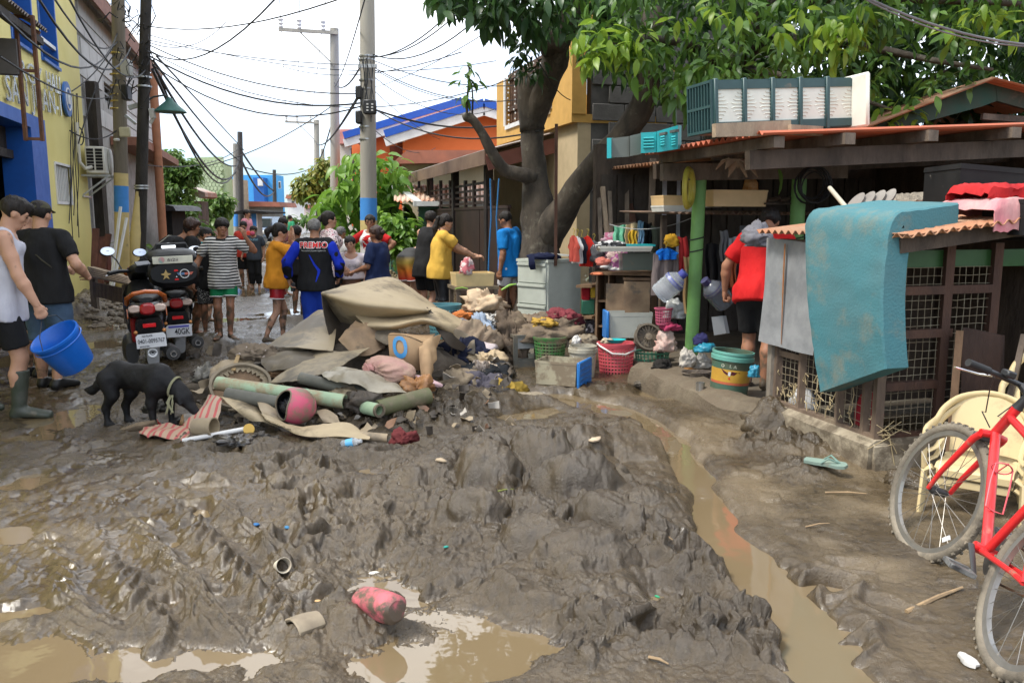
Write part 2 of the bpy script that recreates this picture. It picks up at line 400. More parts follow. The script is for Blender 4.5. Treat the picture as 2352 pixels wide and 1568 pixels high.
 # GROUND: one sheet of churned mud, standing water
def _mudmat():
 m=bpy.data.materials.new('wet_mud');m.use_nodes=True;N,L=m.node_tree.nodes,m.node_tree.links;B=N['Principled BSDF']
 tc=N.new('ShaderNodeTexCoord');gm=N.new('ShaderNodeNewGeometry')
 def noise(s,d=8,r=.6):
  n=N.new('ShaderNodeTexNoise');n.inputs['Scale'].default_value=s;n.inputs['Detail'].default_value=d;n.inputs['Roughness'].default_value=r
  L.new(tc.outputs['Object'],n.inputs[0]);return n.outputs['Fac']
 def rng(v,a,b,c=0,d=1):
  q=N.new('ShaderNodeMapRange');q.inputs[1].default_value=a;q.inputs[2].default_value=b;q.inputs[3].default_value=c;q.inputs[4].default_value=d
  L.new(v,q.inputs[0]);return q.outputs[0]
 def mix(f,a,b):
  q=N.new('ShaderNodeMix');q.data_type='RGBA';L.new(f,q.inputs[0])
  for k,v in((6,a),(7,b)):
   if isinstance(v,tuple):q.inputs[k].default_value=rgba(v)
   else:L.new(v,q.inputs[k])
  return q.outputs[2]
 c=mix(rng(noise(2.3),.35,.65),(.060,.042,.022),(.088,.064,.036))
 c=mix(rng(noise(21,6),.45,.7),c,(.035,.025,.0145))
 at=N.new('ShaderNodeAttribute');at.attribute_name='wet'
 dry=N.new('ShaderNodeAttribute');dry.attribute_name='silt'
 dug=N.new('ShaderNodeAttribute');dug.attribute_name='dug';c=mix(dug.outputs['Fac'],c,(.043,.031,.018));c=mix(dry.outputs['Fac'],c,(.165,.125,.076))
 L.new(c,B.inputs['Base Color'])
 r=rng(noise(6,5),.35,.65,.17,.44)
 r2=N.new('ShaderNodeMix');L.new(at.outputs['Fac'],r2.inputs[0]);L.new(r,r2.inputs[2]);r2.inputs[3].default_value=.1
 L.new(r2.outputs[0],B.inputs['Roughness']);B.inputs['Specular IOR Level'].default_value=.6
 a=N.new('ShaderNodeMath');a.operation='MULTIPLY_ADD';a.inputs[1].default_value=.5
 L.new(noise(160,4,.7),a.inputs[0]);L.new(noise(42,6,.72),a.inputs[2])
 bp=N.new('ShaderNodeBump');bp.inputs['Distance'].default_value=.018;L.new(a.outputs[0],bp.inputs['Height'])
 bs=rng(at.outputs['Fac'],0,1,.55,.12);L.new(bs,bp.inputs['Strength']);L.new(bp.outputs[0],B.inputs['Normal'])
 return m
def _watermat():
 m=bpy.data.materials.new('muddy_water');m.use_nodes=True;N,L=m.node_tree.nodes,m.node_tree.links;B=N['Principled BSDF']
 tc=N.new('ShaderNodeTexCoord');n=N.new('ShaderNodeTexNoise');n.inputs['Scale'].default_value=1.1;n.inputs['Detail'].default_value=4;L.new(tc.outputs['Object'],n.inputs[0])
 mx=N.new('ShaderNodeMix');mx.data_type='RGBA';mx.inputs[6].default_value=(.135,.098,.052,1);mx.inputs[7].default_value=(.18,.135,.078,1);L.new(n.outputs['Fac'],mx.inputs[0])
 L.new(mx.outputs[2],B.inputs['Base Color']);B.inputs['Roughness'].default_value=.03;B.inputs['IOR'].default_value=1.6;B.inputs['Specular IOR Level'].default_value=.62
 n3_=N.new('ShaderNodeTexNoise');n3_.inputs['Scale'].default_value=9;n3_.inputs['Detail'].default_value=2;L.new(tc.outputs['Object'],n3_.inputs[0])
 bp=N.new('ShaderNodeBump');bp.inputs['Strength'].default_value=.05;bp.inputs['Distance'].default_value=.02;L.new(n3_.outputs['Fac'],bp.inputs['Height']);L.new(bp.outputs[0],B.inputs['Normal'])
 return m
MUD,WATER=_mudmat(),_watermat()
def sst(x,a,b):
 t=np.clip((x-a)/(b-a),0,1);return t*t*(3-2*t)
def blob(x,y,px,py,rx,ry,ang=0,p=2.0):
 g=G(px,py);c,s=cos(R(ang)),sin(R(ang));u,v=(x-g.x)*c+(y-g.y)*s,-(x-g.x)*s+(y-g.y)*c
 return np.exp(-((u/rx)**2+(v/ry)**2)**(p/2))
def dome(x,y,px,py,rx,ry,ang=0):
 g=G(px,py);c,s=cos(R(ang)),sin(R(ang));u,v=(x-g.x)*c+(y-g.y)*s,-(x-g.x)*s+(y-g.y)*c
 q=(u/rx)**2+(v/ry)**2+.22*n2(x*7,y*7,91)
 return np.sqrt(np.clip(1-q,0,1))
def cells(x,y,sz,seed,jit=.9):
 X,Y=x/sz,y/sz;i,j=np.floor(X),np.floor(Y);best=np.full(x.shape,9.,np.float32);hid=np.zeros(x.shape,np.float32)
 for a in(-1,0,1):
  for b in(-1,0,1):
   h=_h2(i+a,j+b,seed);ox,oy,hz=(h&255)/255.,(h>>8&255)/255.,(h>>16&255)/255.
   d=(X-i-a-.5-(ox-.5)*jit)**2+(Y-j-b-.5-(oy-.5)*jit)**2
   m=d<best;best=np.where(m,d,best);hid=np.where(m,hz,hid)
 return np.sqrt(np.clip(1-best*1.5,0,1)),hid
CHAN=[(1130,905,.16),(1290,915,.22),(1400,940,.22),(1500,985,.17),(1575,1055,.15),(1618,1140,.12),(1655,1230,.15),(1745,1345,.17),(1835,1430,.15),(1905,1545,.165),(1965,1700,.2)]
_ch=[(G(a,b).x,G(a,b).y,w*.86)for a,b,w in CHAN]
def chan(x,y):
 d=np.full(x.shape,9.,np.float32)
 for(x0,y0,w0),(x1,y1,w1)in zip(_ch,_ch[1:]):
  L2=(x1-x0)**2+(y1-y0)**2;t=np.clip(((x-x0)*(x1-x0)+(y-y0)*(y1-y0))/L2,0,1)
  d=np.minimum(d,np.hypot(x-x0-t*(x1-x0),y-y0-t*(y1-y0))-(w0+(w1-w0)*t))
 return d
_prn=random.Random(11)
PRINTS=[]
for k in range(84):
 px,py=_prn.uniform(330,940),_prn.uniform(1020,1420)
 if k>70:px,py=_prn.uniform(1680,2050),_prn.uniform(1150,1560)
 elif k>58:px,py=_prn.uniform(20,460),_prn.uniform(930,1250)
 PRINTS.append((G(px,py),_prn.uniform(0,180),_prn.uniform(.09,.17),_prn.uniform(.05,.075),_prn.uniform(.03,.07)))
LUMPS=[]
while len(LUMPS)<85:
 _p=G(_prn.uniform(870,1560),_prn.uniform(960,1430));_c=G(1215,1165)
 if((_p.x-_c.x)/.85)**2+((_p.y-_c.y)/1.25)**2<1:LUMPS.append((_p.x,_p.y,_prn.uniform(.045,.13),_prn.uniform(.04,.10),_prn.uniform(0,3),_prn.uniform(.03,.10)))
PUD=[(880,1330,.27,.24,0),(960,1385,.30,.16,-20),(820,1370,.12,.14,0),(1060,1445,.30,.15,-10),(1170,1475,.25,.10,0),(980,1510,.45,.14,0),(880,1545,.15,.1,0),(420,1535,.34,.14,10),(560,1530,.22,.10,0),(290,1510,.12,.08,0),(70,1530,.33,.22,0),(40,1420,.16,.08,20),(15,1230,.16,.14,0),(60,1110,.14,.16,0),(60,1010,.3,.14,0),(1180,960,.26,.20,0),(1250,945,.3,.2,0),(900,1035,.25,.10,0),(1080,1530,.3,.09,0),(1290,1500,.2,.06,0),(1560,1385,.16,.12,0),(1500,1480,.1,.06,0),(850,1090,.14,.25,30),(820,1150,.1,.12,0),(230,745,1.2,1.0,0),(60,820,.5,1.0,0),(150,960,.3,.5,0),(600,660,1.3,4.5,-16),(590,590,1.4,9,-16),(250,790,.5,.5,0),(540,735,1.5,.7,0),(720,720,.8,1.0,0),(1500,905,.2,.3,0)]
def height(x,y):
 a=x*UW.x+y*UW.y;b=x*UU.x+y*UU.y
 wx,wy=.10*fbm(x*2.2,y*2.2,3,5),.10*fbm(x*2.2,y*2.2,3,8)
 X,Y=x+wx,y+wy
 h=.022+.022*fbm(X*.9,Y*.9,3,1)
 far=sst(y,9,14)
 tr=np.clip(blob(x,y,640,1180,1.05,1.35,20,3)+blob(x,y,760,1420,.6,.6,0,3)+.7*blob(x,y,480,1040,1.2,.5,0)+.55*blob(x,y,250,1250,.8,1.0,0),0,1)
 rg=fbm(X*3.1,Y*3.1,4,21,True);c1,i1=cells(X,Y,.23,3);c2,i2=cells(X+.4,Y,.11,4)
 h=h+tr*(.016+.032*rg+.05*c1*(i1-.35)+.022*c2*(i2-.3)+.009*fbm(X*8,Y*8,3,25,True))
 for g,an,L,W,dp in PRINTS:
  m=(np.abs(x-g.x)<.3)&(np.abs(y-g.y)<.3)
  if not m.any():continue
  c,s=cos(R(an)),sin(R(an));u,v=((x[m]-g.x)*c+(y[m]-g.y)*s)/L,(-(x[m]-g.x)*s+(y[m]-g.y)*c)/W
  q=np.sqrt(u*u+v*v)+.18*n2(x[m]*15,y[m]*15,77)
  h[m]+=-dp*(1-sst(q,.55,1.0))+dp*.45*np.exp(-((q-1.22)/.22)**2)
 ru=np.clip(blob(x,y,470,1330,.42,.95,36,3.5)+.8*blob(x,y,250,1300,.5,.7,36,3),0,1)
 t=x*.804+y*.594+.5*wx;sl=-x*.594+y*.804
 w=np.sin(t*2*np.pi/.20+1.2*n2(x*3,y*3,31));lug=np.sin((sl+.45*np.abs(np.sin(t*np.pi/.40)))*2*np.pi/.135+.8*n2(x*4,y*4,33))
 h=h*(1-.65*ru)+ru*(.022+.030*np.sign(w)*np.abs(w)**.8+.020*np.clip(lug,-.7,.8)*sst(w,-.5,.4)+.012*rg)
 mid=sst(y,4.6,5.6)*(1-sst(y,11,14))*(1-sst(a,2.2,2.8))*(1-tr);h=h+mid*(.028*fbm(X*5,Y*5,4,27,True)+.03*c1*(i1-.5)+.02*c2*(i2-.4))
 lf=np.clip(blob(x,y,90,1250,.8,1.3,0,3)+blob(x,y,60,900,.9,2.2,0,3)+.8*blob(x,y,220,1060,.7,.7,0),0,1)
 h=h*(1-.62*lf)+lf*(-.006+.016*fbm(X*6,Y*4,4,41,True)+.012*fbm(X*14,Y*10,3,43))
 bank=sst(a,2.05,2.6)*(1-sst(y,6.5,7.6));cd=chan(X,Y)
 h=h*(1-bank)+bank*(.028+.035*sst(a,2.3,3.4)+.013*fbm(X*3,Y*3,4,51)+.016*c2*np.clip(i2-.8,0,1)*5+.006*fbm(X*16,Y*16,3,52,True))
 mo=blob(X,Y,1225,1165,.76,1.28,12,3.0);mo=np.clip(mo+.55*blob(x,y,1420,1010,.45,.55,0,3),0,1)
 c3,i3=cells(X,Y,.36,13);c4,i4=cells(X+.7,Y+.3,.15,14);c5,i5=cells(X,Y,.062,15)
 crumb=np.clip(blob(x,y,1440,1050,.5,.75,0,3)+blob(x,y,960,1130,.35,.6,0,3)+blob(x,y,1280,1120,.35,.4,0)+.4,0,1)
 rg2=fbm(X*7+3,Y*7,3,23,True);c3b,i3b=cells(X,Y,.30,13);hm=.03+.11*c3b*(.2+i3b)+.05*c4*(i4-.2)*(1.1-.4*crumb)+.06*c5*(i5-.25)*crumb+.03*rg+.02*rg2*crumb
 big=np.zeros_like(x)
 for px,py,rx,ry,an,hh in((1178,1395,.175,.15,0,.13),(1350,1320,.27,.20,-12,.185),(1090,1235,.19,.15,10,.22),(1320,1185,.27,.18,0,.27),(1400,1255,.21,.17,-20,.24),(1250,1130,.24,.2,0,.28),(1120,1140,.22,.25,20,.25),(1330,1060,.3,.25,0,.27),(1450,1050,.28,.3,0,.25),(1230,1290,.22,.16,0,.19),(980,1110,.2,.3,0,.17),(1190,1050,.35,.25,0,.2),(1050,1330,.2,.15,0,.12),(1480,1190,.2,.25,10,.15),(1020,1010,.3,.2,0,.12)):
  dm_=dome(X,Y,px,py,rx*.92,ry*.92,an);big=np.maximum(big,1.36*hh*(.18+.78*dm_)*(dm_>0.02))
 for gx_,gy_,ra,rb,an,hh in LUMPS:
  m=(np.abs(x-gx_)<.3)&(np.abs(y-gy_)<.3)
  if not m.any():continue
  c,s=cos(an),sin(an);u,v=(X[m]-gx_)*c+(Y[m]-gy_)*s,-(X[m]-gx_)*s+(Y[m]-gy_)*c
  q=(u/ra)**2+(v/rb)**2+.35*n2(x[m]*9,y[m]*9,93);dm_=np.sqrt(np.clip(1-q,0,1));base_=np.maximum(hm[m]*.6,big[m]);big[m]=np.where(dm_>.02,np.maximum(big[m],base_*.8+hh*(.22+.78*dm_)),big[m])
 hm=np.where(big>0,np.maximum(hm*.8,big+.012*rg+.008*rg2+.02*(c4*i4)*crumb+.045*c5*np.clip(i5-.45,0,1)*crumb),hm)
 st=np.sin(hm*70+3*n2(x*5,y*5,61))*.006
 h=np.maximum(h,mo*(hm+st)+(1-mo)*h)
 sp=np.clip(.95*blob(x,y,1330,1500,.20,.17,0,3)+.9*blob(x,y,1520,1470,.34,.16,0,3)+.95*blob(x,y,1700,1490,.30,.16,-20,3)+.8*blob(x,y,1600,1330,.28,.14,-50,3)+.7*blob(x,y,1520,1290,.16,.3,0)+blob(x,y,1800,1050,.34,.22,-20,3)+.7*blob(x,y,1840,1100,.2,.16,0,3)+.9*blob(x,y,1000,965,.5,.35,0,3)+.8*blob(x,y,870,985,.3,.2,0,3)+.6*blob(x,y,1370,900,.4,.2,0,3),0,1)
 h=h+sp*(.022+.085*c5*i5+.05*c4*(i4-.15)+.03*rg)*.85
 h=h+.12*blob(x,y,850,885,1.2,.5,8,3)+.05*blob(x,y,1060,930,.8,.35,0,3)*(1+rg)+.14*blob(x,y,740,745,1.2,.35,0,3)*(1+.6*rg)+.12*blob(x,y,470,800,.6,.4,0,3)*(.8+.5*rg)
 h=h+far*(.035*fbm(X*1.4,Y*1.4,4,71)+.03*rg*sst(n2(x*.4,y*.4,72),-.1,.4))+sst(-a,2.4,3.0)*sst(y,10,12)*(.14+.10*rg+.1*fbm(X*1.1,Y*1.1,3,73))
 h=h+.34*blob(x,y,560,632,1.1,.7,0,3)+.14*blob(x,y,640,735,1.3,.5,0,3)*(.8+.6*rg)
 h=h+far*.5*sst(a,1.8,3.2)*sst(y,15,17)*(.5+.5*rg)
 for px,py,rx,ry,an in PUD:
  g=G(px,py)
  w_=blob(X,Y,px,py,rx,ry,an,3.5);h=h*(1-w_)+w_*(-.016+.22*(h-.02)*(h<.12))
 for px,py,rx,ry,hh in((905,1372,.05,.03,.05),(985,1376,.035,.025,.04),(1010,1372,.05,.025,.035),(370,1500,.05,.04,.04),(430,1560,.09,.04,.03),(640,1540,.08,.04,.03),(330,1470,.12,.03,.03),(520,1545,.06,.05,.03)):
  h=h+hh*blob(X,Y,px,py,rx,ry,0,3)*(.6+.5*c5)
 cw=1-sst(cd,-.06,.03);h=h*(1-cw)-.05*cw
 h=h+.012*np.exp(-((cd-.10)/.05)**2)*(.5+rg)
 h=h+(.004+.008*tr+(.002+.012*sst(fbm(x*3,y*3,2,83),.0,.35))*mo+.010*sp)*fbm(x*24,y*24,3,81,True)*(1-.7*lf)*(1-.75*bank*(1-sp))
 info=(tr,mo,lf,bank,sp,cd)
 return h,info
def gz(x,y):
 return float(height(np.array([x],np.float32),np.array([y],np.float32))[0][0])
def GM(px,py,lift=0.0):
 z=0.0
 for _ in range(4):
  p=G(px,py,z);z=gz(p.x,p.y)
 return Vc((p.x,p.y,z+lift))
NA,NR=1240,640
ang=np.linspace(R(-49),R(49),NA)
pyr=np.linspace(1720,519,NR);rr_=np.array([G(PCX,q).y for q in pyr])
AA,RR=np.meshgrid(ang,rr_);gx,gy=(np.tan(AA)*RR).ravel().astype(np.float32),RR.ravel().astype(np.float32)
gh,ginf=height(gx,gy)
tr,mo,lf,bank,sp,cd=ginf
rough_w=np.clip(.6*tr*(1-np.clip(blob(gx,gy,470,1330,.5,1.0,36,3),0,1))+.6*mo+sp,0,1)*(1-sst(gy,7,10))
dx=.040*rough_w*fbm(gx*7,gy*7+gh*9,3,101);dy=.040*rough_w*fbm(gx*7+5,gy*7-gh*9,3,105)
gv=np.stack([gx+dx,gy+dy,gh],1)
ii=np.arange(NA*NR).reshape(NR,NA)
gq=np.stack([ii[:-1,:-1],ii[:-1,1:],ii[1:,1:],ii[1:,:-1]],-1).reshape(-1,4)
ground=raw('ground',gv,gq,MUD);tag(ground,'churned wet brown mud covering the whole street',kind='structure')
wet=np.clip(1-sst(gh,-.004,.022),0,1)*.9+.45*sst(fbm(gx*1.7,gy*1.7,3,111),.1,.45)*(1-mo)*(1-sp)+.75*lf*sst(fbm(gx*5,gy*4,3,119),-.35,.25)+.5*np.clip(blob(gx,gy,330,1250,.9,1.1,30,3),0,1)*sst(fbm(gx*6,gy*5,3,120),-.2,.3)
silt=np.clip(.9*bank*(1-sp)*sst(fbm(gx*1.5,gy*1.5,4,115),-.25,.25)+.3*lf*sst(fbm(gx*2,gy*2,3,116),-.1,.4)+.25*sst(gy,9,13)+.12*sst(fbm(gx*.8,gy*.8,2,117),0,.4),0,1)*(1-.6*mo)
for nm,q in(('wet',np.clip(wet,0,1)),('silt',silt),('dug',np.clip(mo+sp,0,1)*(.45+.35*sst(fbm(gx*4,gy*4,3,131),-.2,.3)))):
 at_=ground.data.attributes.new(nm,'FLOAT','POINT');at_.data.foreach_set('value',q.astype(np.float32))
g2=M()
far_y=float(rr_[-1]);E_=math.tan(R(49))
pts=[(-E_*rr_[0],rr_[0]),(E_*rr_[0],rr_[0]),(E_*far_y,far_y),(-E_*far_y,far_y)]
out=[(-1500,-600),(1500,-600),(1500,1800),(-1500,1800)]
Vg=[(x,y,-.03)for x,y in pts]+[(x,y,-.06)for x,y in out]
g2.add(Vg,[(4,5,1,0),(5,6,2,1),(6,7,3,2),(7,4,0,3)])
tag(g2.build('terrain',pm('earth',(.15,.12,.085),(.12,.1,.07),s=.6,r=.8)),'flat brown earth reaching the horizon',kind='structure')
wq=M();wq.add([(-14,1.6,0),(6,1.6,0),(1,62,0),(-30,62,0)],[(0,1,2,3)])
tag(wq.build('water',WATER,smooth=False),'shallow brown flood water lying in the hollows of the mud',kind='structure')
# BUILDINGS, POLES, WIRES
def holes(m,a0,a1,b0,b1,z0,z1,hs):
 B=sorted({b0,b1}|{min(max(q,b0),b1)for h in hs for q in h[:2]});Z=sorted({z0,z1}|{min(max(q,z0),z1)for h in hs for q in h[2:]})
 for i in range(len(B)-1):
  run=None
  for k in range(len(Z)-1):
   cb,cz=(B[i]+B[i+1])/2,(Z[k]+Z[k+1])/2;op=any(h[0]<cb<h[1]and h[2]<cz<h[3]for h in hs)
   if not op:run=[run[0]if run else Z[k],Z[k+1]]
   if(op or k==len(Z)-2)and run:m.sbox(a0,a1,B[i],B[i+1],run[0],run[1]);run=None
 return m
def holesB(m,b0,b1,a0,a1,z0,z1,hs):
 A=sorted({a0,a1}|{q for h in hs for q in h[:2]});Z=sorted({z0,z1}|{q for h in hs for q in h[2:]})
 for i in range(len(A)-1):
  for k in range(len(Z)-1):
   ca,cz=(A[i]+A[i+1])/2,(Z[k]+Z[k+1])/2
   if not any(h[0]<ca<h[1]and h[2]<cz<h[3]for h in hs):m.sbox(A[i],A[i+1],b0,b1,Z[k],Z[k+1])
 return m
def corr(m,p00,p10,p11,p01,amp=.018,pitch=.076,n2_=2):
 p00,p10,p11,p01=[Vc(p)for p in(p00,p10,p11,p01)];W=(p10-p00).length;n=max(4,int(W/pitch*6))
 N=(p10-p00).cross(p01-p00).normalized();P=[]
 for i in range(n+1):
  t=i/n;o=N*(amp*sin(t*W/pitch*2*PI));r=[]
  for j in range(n2_):
   q=j/(n2_-1);r.append((p00.lerp(p10,t).lerp(p01.lerp(p11,t),q)+o)[:])
  P.append(r)
 return m.grid(P,.004)
aL=-3.36
YEL=pm('hall_yellow',(.74,.65,.25),(.66,.57,.20),s=.7,r=.7,b=.1,bs=25,mud=.12,ms=.9,mc=(.42,.36,.16))
BLU=paint('blue',(.012,.10,.42),mud=.06)
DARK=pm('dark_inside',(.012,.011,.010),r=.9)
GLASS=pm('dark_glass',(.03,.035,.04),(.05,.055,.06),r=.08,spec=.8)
RUST=pm('rusty_steel',(.17,.075,.038),(.09,.045,.03),s=9,r=.75,b=.2)
WHITEP=paint('white',(.72,.72,.70),mud=.1)
GREY=pm('concrete',(.30,.29,.26),(.22,.21,.19),s=2.2,r=.85,b=.35,bs=28,mud=.12,ms=1.2)
CONC=pm('pole_concrete',(.36,.34,.29),(.27,.255,.22),s=3,r=.8,b=.2,bs=35,stretch=(1,1,.12))
STEELM=metal('galv',(.55,.56,.57),r=.4)
BLACKP=plastic('black',(.018,.018,.019),r=.4)
def bq(px,y=300):return ab(onA(px,y,aL))[1]
def zq(px,py,a=aL):return onA(px,py,a).z
hall=thing('village_hall','yellow village hall with blue trim, wide dark doorway and silver lettering','building',S(aL,12,0))
b_d0,b_d1,b_c=bq(-140),bq(66),bq(99);z_l=zq(66,268)
W1=(bq(44),bq(93),zq(93,134),7.2);W2=(bq(108),bq(145),zq(145,166),7.2);W3=(bq(119),bq(152),zq(135,462),zq(135,379))
m=holes(M(),aL-.35,aL,5.0,18.05,-.1,8.2,[(b_d0,b_d1,-.1,z_l),W1,W2,W3]);m.sbox(aL-9,aL-.35,17.75,18.05,-.1,8.2)
m.sbox(aL-9,aL-.35,5.0,18.05,8.0,8.2);m.sbox(aL-9,aL-.35,5.0,5.3,-.1,8.0)
m.build('wall',YEL,hall)
m=M();m.sbox(aL-4.3,aL-4.2,5.3,17.75,-.1,8);m.sbox(aL-4.2,aL-.36,5.3,17.75,3.4,3.5);m.sbox(aL-4.2,aL-.39,b_c+.05,b_c+.1,-.1,3.4);m.build('interior',pm('hall_inside_shade',(.008,.0075,.007)),hall)  # room's darkness is put into the colour; cross wall added to keep it dark
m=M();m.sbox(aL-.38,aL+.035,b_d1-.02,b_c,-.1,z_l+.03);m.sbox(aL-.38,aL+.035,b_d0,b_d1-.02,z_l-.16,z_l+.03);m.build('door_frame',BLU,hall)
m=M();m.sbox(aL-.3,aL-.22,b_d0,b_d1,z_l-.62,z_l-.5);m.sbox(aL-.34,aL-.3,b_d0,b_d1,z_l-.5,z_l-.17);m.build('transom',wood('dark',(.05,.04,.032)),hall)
for(b0,b1,z0,z1)in(W1,W2):
 f=M();f.sbox(aL-.36,aL-.30,b0,b1,z0,z1);w=f.build('window',GLASS,hall)
 f=M();f.sbox(aL-.3,aL+.02,b1-.06,b1,z0,z1);f.sbox(aL-.3,aL+.02,b0,b0+.03,z0,z1);f.sbox(aL-.3,aL+.05,b0,b1,z0-.05,z0);f.build('reveal',BLU,w)
 f=M();f.sbox(aL-.3,aL-.28,b0+.03,b0+(b1-b0)*.62,z0+.05,z1);f.build('pane',GLASS,w)
 f=M();f.sbox(aL-.05,aL+.0,b0+.03,b1-.06,z0+.28,z0+.34);f.build('rail',WHITEP,w)
b0,b1,z0,z1=W3
f=M();f.sbox(aL-.3,aL-.26,b0,b1,z0,z1);w=f.build('window',GLASS,hall)
f=M();f.sbox(aL-.05,aL+.02,b0,b1,z0-.05,z0);f.sbox(aL-.05,aL+.02,b0,b1,z1,z1+.04);f.sbox(aL-.05,aL+.021,b0-.04,b0,z0-.05,z1+.04);f.sbox(aL-.05,aL+.021,b1,b1+.04,z0-.05,z1+.04);f.build('frame',WHITEP,w)
for i in range(9):
 q=b0+(b1-b0)*(i+.5)/9;f=M();f.cyl(S(aL-.03,q,z0),S(aL-.03,q,z1),.012,n=6);f.build('bar',WHITEP,w)
SILV=metal('letters',(.62,.62,.60),r=.25)
def facade_text(txt,pL,pR,hpx,parent,name='lettering',mat=SILV,bold=.003,depth=.02):
 A,Bq=onA(pL[0],pL[1],aL),onA(pR[0],pR[1],aL);V,Fc=text_mesh(txt,1.0,depth/.5,bold,1.05)
 w=V[:,0].max()-V[:,0].min();Wd=(Bq-A).length;hz=hpx
 sx=Wd/w;sz=hz/.72;mid=(A+Bq)/2+UW*.035
 X=(Bq-A).normalized();Z=Vc((0,0,1));Nn=UW
 P=np.array(mid)[None]+(V[:,:1]*sx)*np.array(X)[None]+(V[:,1:2]*sz)*np.array(Z)[None]+(V[:,2:3]*.5)*np.array(Nn)[None]
 mm=M();mm.add(P,Fc);return mm.build(name,mat,parent,smooth=False)
facade_text('SAN JUAN-1',(8,204),(136,246),.36,hall)
facade_text('BRGY',(18,153),(90,182),.30,hall);facade_text('HALL',(100,186),(136,201),.30,hall)
c=onA(147,228,aL)+UW*.03;rt=rot_to(UW)
m=M();m.lathe([(.0,0),(.30,0),(.30,.04),(.0,.04)],c,24,rt);e=m.build('emblem',paint('emblem_blue',(.03,.13,.42)),hall)
m=M();m.lathe([(.17,0),(.20,0),(.20,.012),(.17,.012)],c+UW*.041,24,rt);m.box(c+UW*.047,(.02,.16,.16),rz=SA);m.build('emblem_ring',WHITEP,e)
p0,p1=onA(188,355,aL),onA(222,350,aL);bA,bB=ab(p0)[1]-.28,ab(p0)[1]+.54;zA,zB=zq(186,389,aL+.3),zq(186,322,aL+.3)
ac=thing('aircon_unit','white outdoor aircon unit bracketed to the yellow hall wall','air conditioner',S(aL+.25,bA+.4,zA))
m=M();m.box(S(aL+.27,(bA+bB)/2,(zA+zB)/2),(.34,bB-bA,zB-zA),rz=SA,bev=.02);m.build('casing',paint('ac_white',(.66,.64,.56),mud=.08),ac)
m=M();cc=S(aL+.445,bA+.5,(zA+zB)/2);m.lathe([(.24,0),(.25,.012),(.23,.02),(.05,.02),(.0,.025)],cc,24,rot_to(UW));fg=m.build('fan_guard',paint('ac_guard',(.5,.49,.43)),ac)
for i in range(7):
 z=zA+.06+i*(zB-zA-.1)/7
 for q in(0,1):
  m=M();m.box(S(aL+.19+q*.15,bA-.004,z+.03),(.12,.012,.045),rz=SA);m.build('grille_slot',DARK,ac)
m=M();m.beam(S(aL,bA+.1,zA-.03),S(aL+.5,bA+.1,zA-.03),.04,.04);m.beam(S(aL,bA+.1,zA-.4),S(aL+.45,bA+.1,zA-.05),.03,.03)
m.beam(S(aL,bA+.7,zA-.03),S(aL+.5,bA+.7,zA-.03),.04,.04);m.beam(S(aL,bA+.7,zA-.4),S(aL+.45,bA+.7,zA-.05),.03,.03);m.beam(S(aL+.02,bA+.02,zA-.42),S(aL+.02,bA+.78,zA-.42),.03,.03);m.build('bracket',STEELM,ac)
m=M();m.tube([S(aL+.05,bA-.25,zA+.9),S(aL+.05,bA-.25,zA+.2),S(aL+.12,bA-.15,zA+.08),S(aL+.2,bA,zA+.12)],.035,8);m.build('pipe',paint('pipe_white',(.6,.58,.5)),ac)
aw=thing('awning','corrugated steel awning over the hall doorway','awning',S(-2.9,9,3.6))
m=M();corr(m,S(-2.35,6.5,3.63),S(-2.35,11.0,3.66),S(aL,11.0,4.25),S(aL,6.5,4.25),.02,.09);m.build('sheet',pm('awning_steel',(.25,.23,.22),(.10,.075,.06),s=3,r=.6,met=.3),aw)
for q in(7.2,9,10.8):
 m=M();m.beam(S(aL,q,4.17),S(-2.4,q,3.58),.06,.08);m.build('rafter',RUST,aw)
m=M();m.sbox(-2.47,-2.4,6.5,11.0,3.5,3.58);m.build('purlin',wood('dark',(.05,.04,.032)),aw)
sb_=thing('sign_board','dark blank sign box hanging under the awning','sign',S(-2.9,8.9,2.9))
pS=D(50,175,9.2);m=M();aS,bS,_=ab(pS);m.sbox(aS-.9,aS,bS-.12,bS,pS.z,pS.z+.36);m.build('panel',pm('sign_grey',(.11,.10,.095),r=.5),sb_)
m=M()
for dx in(0,.16):m.beam(S(aS+dx,bS-.05,pS.z+.62),S(aS+dx,bS-.05,pS.z-.68),.035,.035)
for dz in(.6,.05,-.66):m.beam(S(aS,bS-.05,pS.z+dz),S(aS+.16,bS-.05,pS.z+dz),.03,.03)
m.build('frame',RUST,sb_)
gh_=thing('block_house','pale grey block house with rusty roof edge behind the utility poles','house',S(-3.5,23,0))
aG=-3.42
def bG(px):return ab(onA(px,300,aG))[1]
gb0,gb1=18.1,bG(352);zt0=onA(300,118,aG).z
m=holes(M(),aG-.3,aG,gb0,gb1,-.1,zt0,[(bG(246),bG(268),zq(258,245,aG),zq(258,203,aG))]);m.sbox(aG-6,aG-.3,gb1-.3,gb1,-.1,zt0);m.sbox(aG-6,aG-.3,gb0,gb1,zt0-.2,zt0)
m.build('wall',pm('house_mortar',(.34,.33,.31),r=.8),gh_)
BLK=pm('house_block',(.47,.46,.44),(.40,.385,.365),s=2,r=.8,b=.15,mud=.08)
zlow=onA(300,350,aG).z;bm_=M();bm_.box((0,0,0),(.03,.78,.36),bev=.006);blk0=None
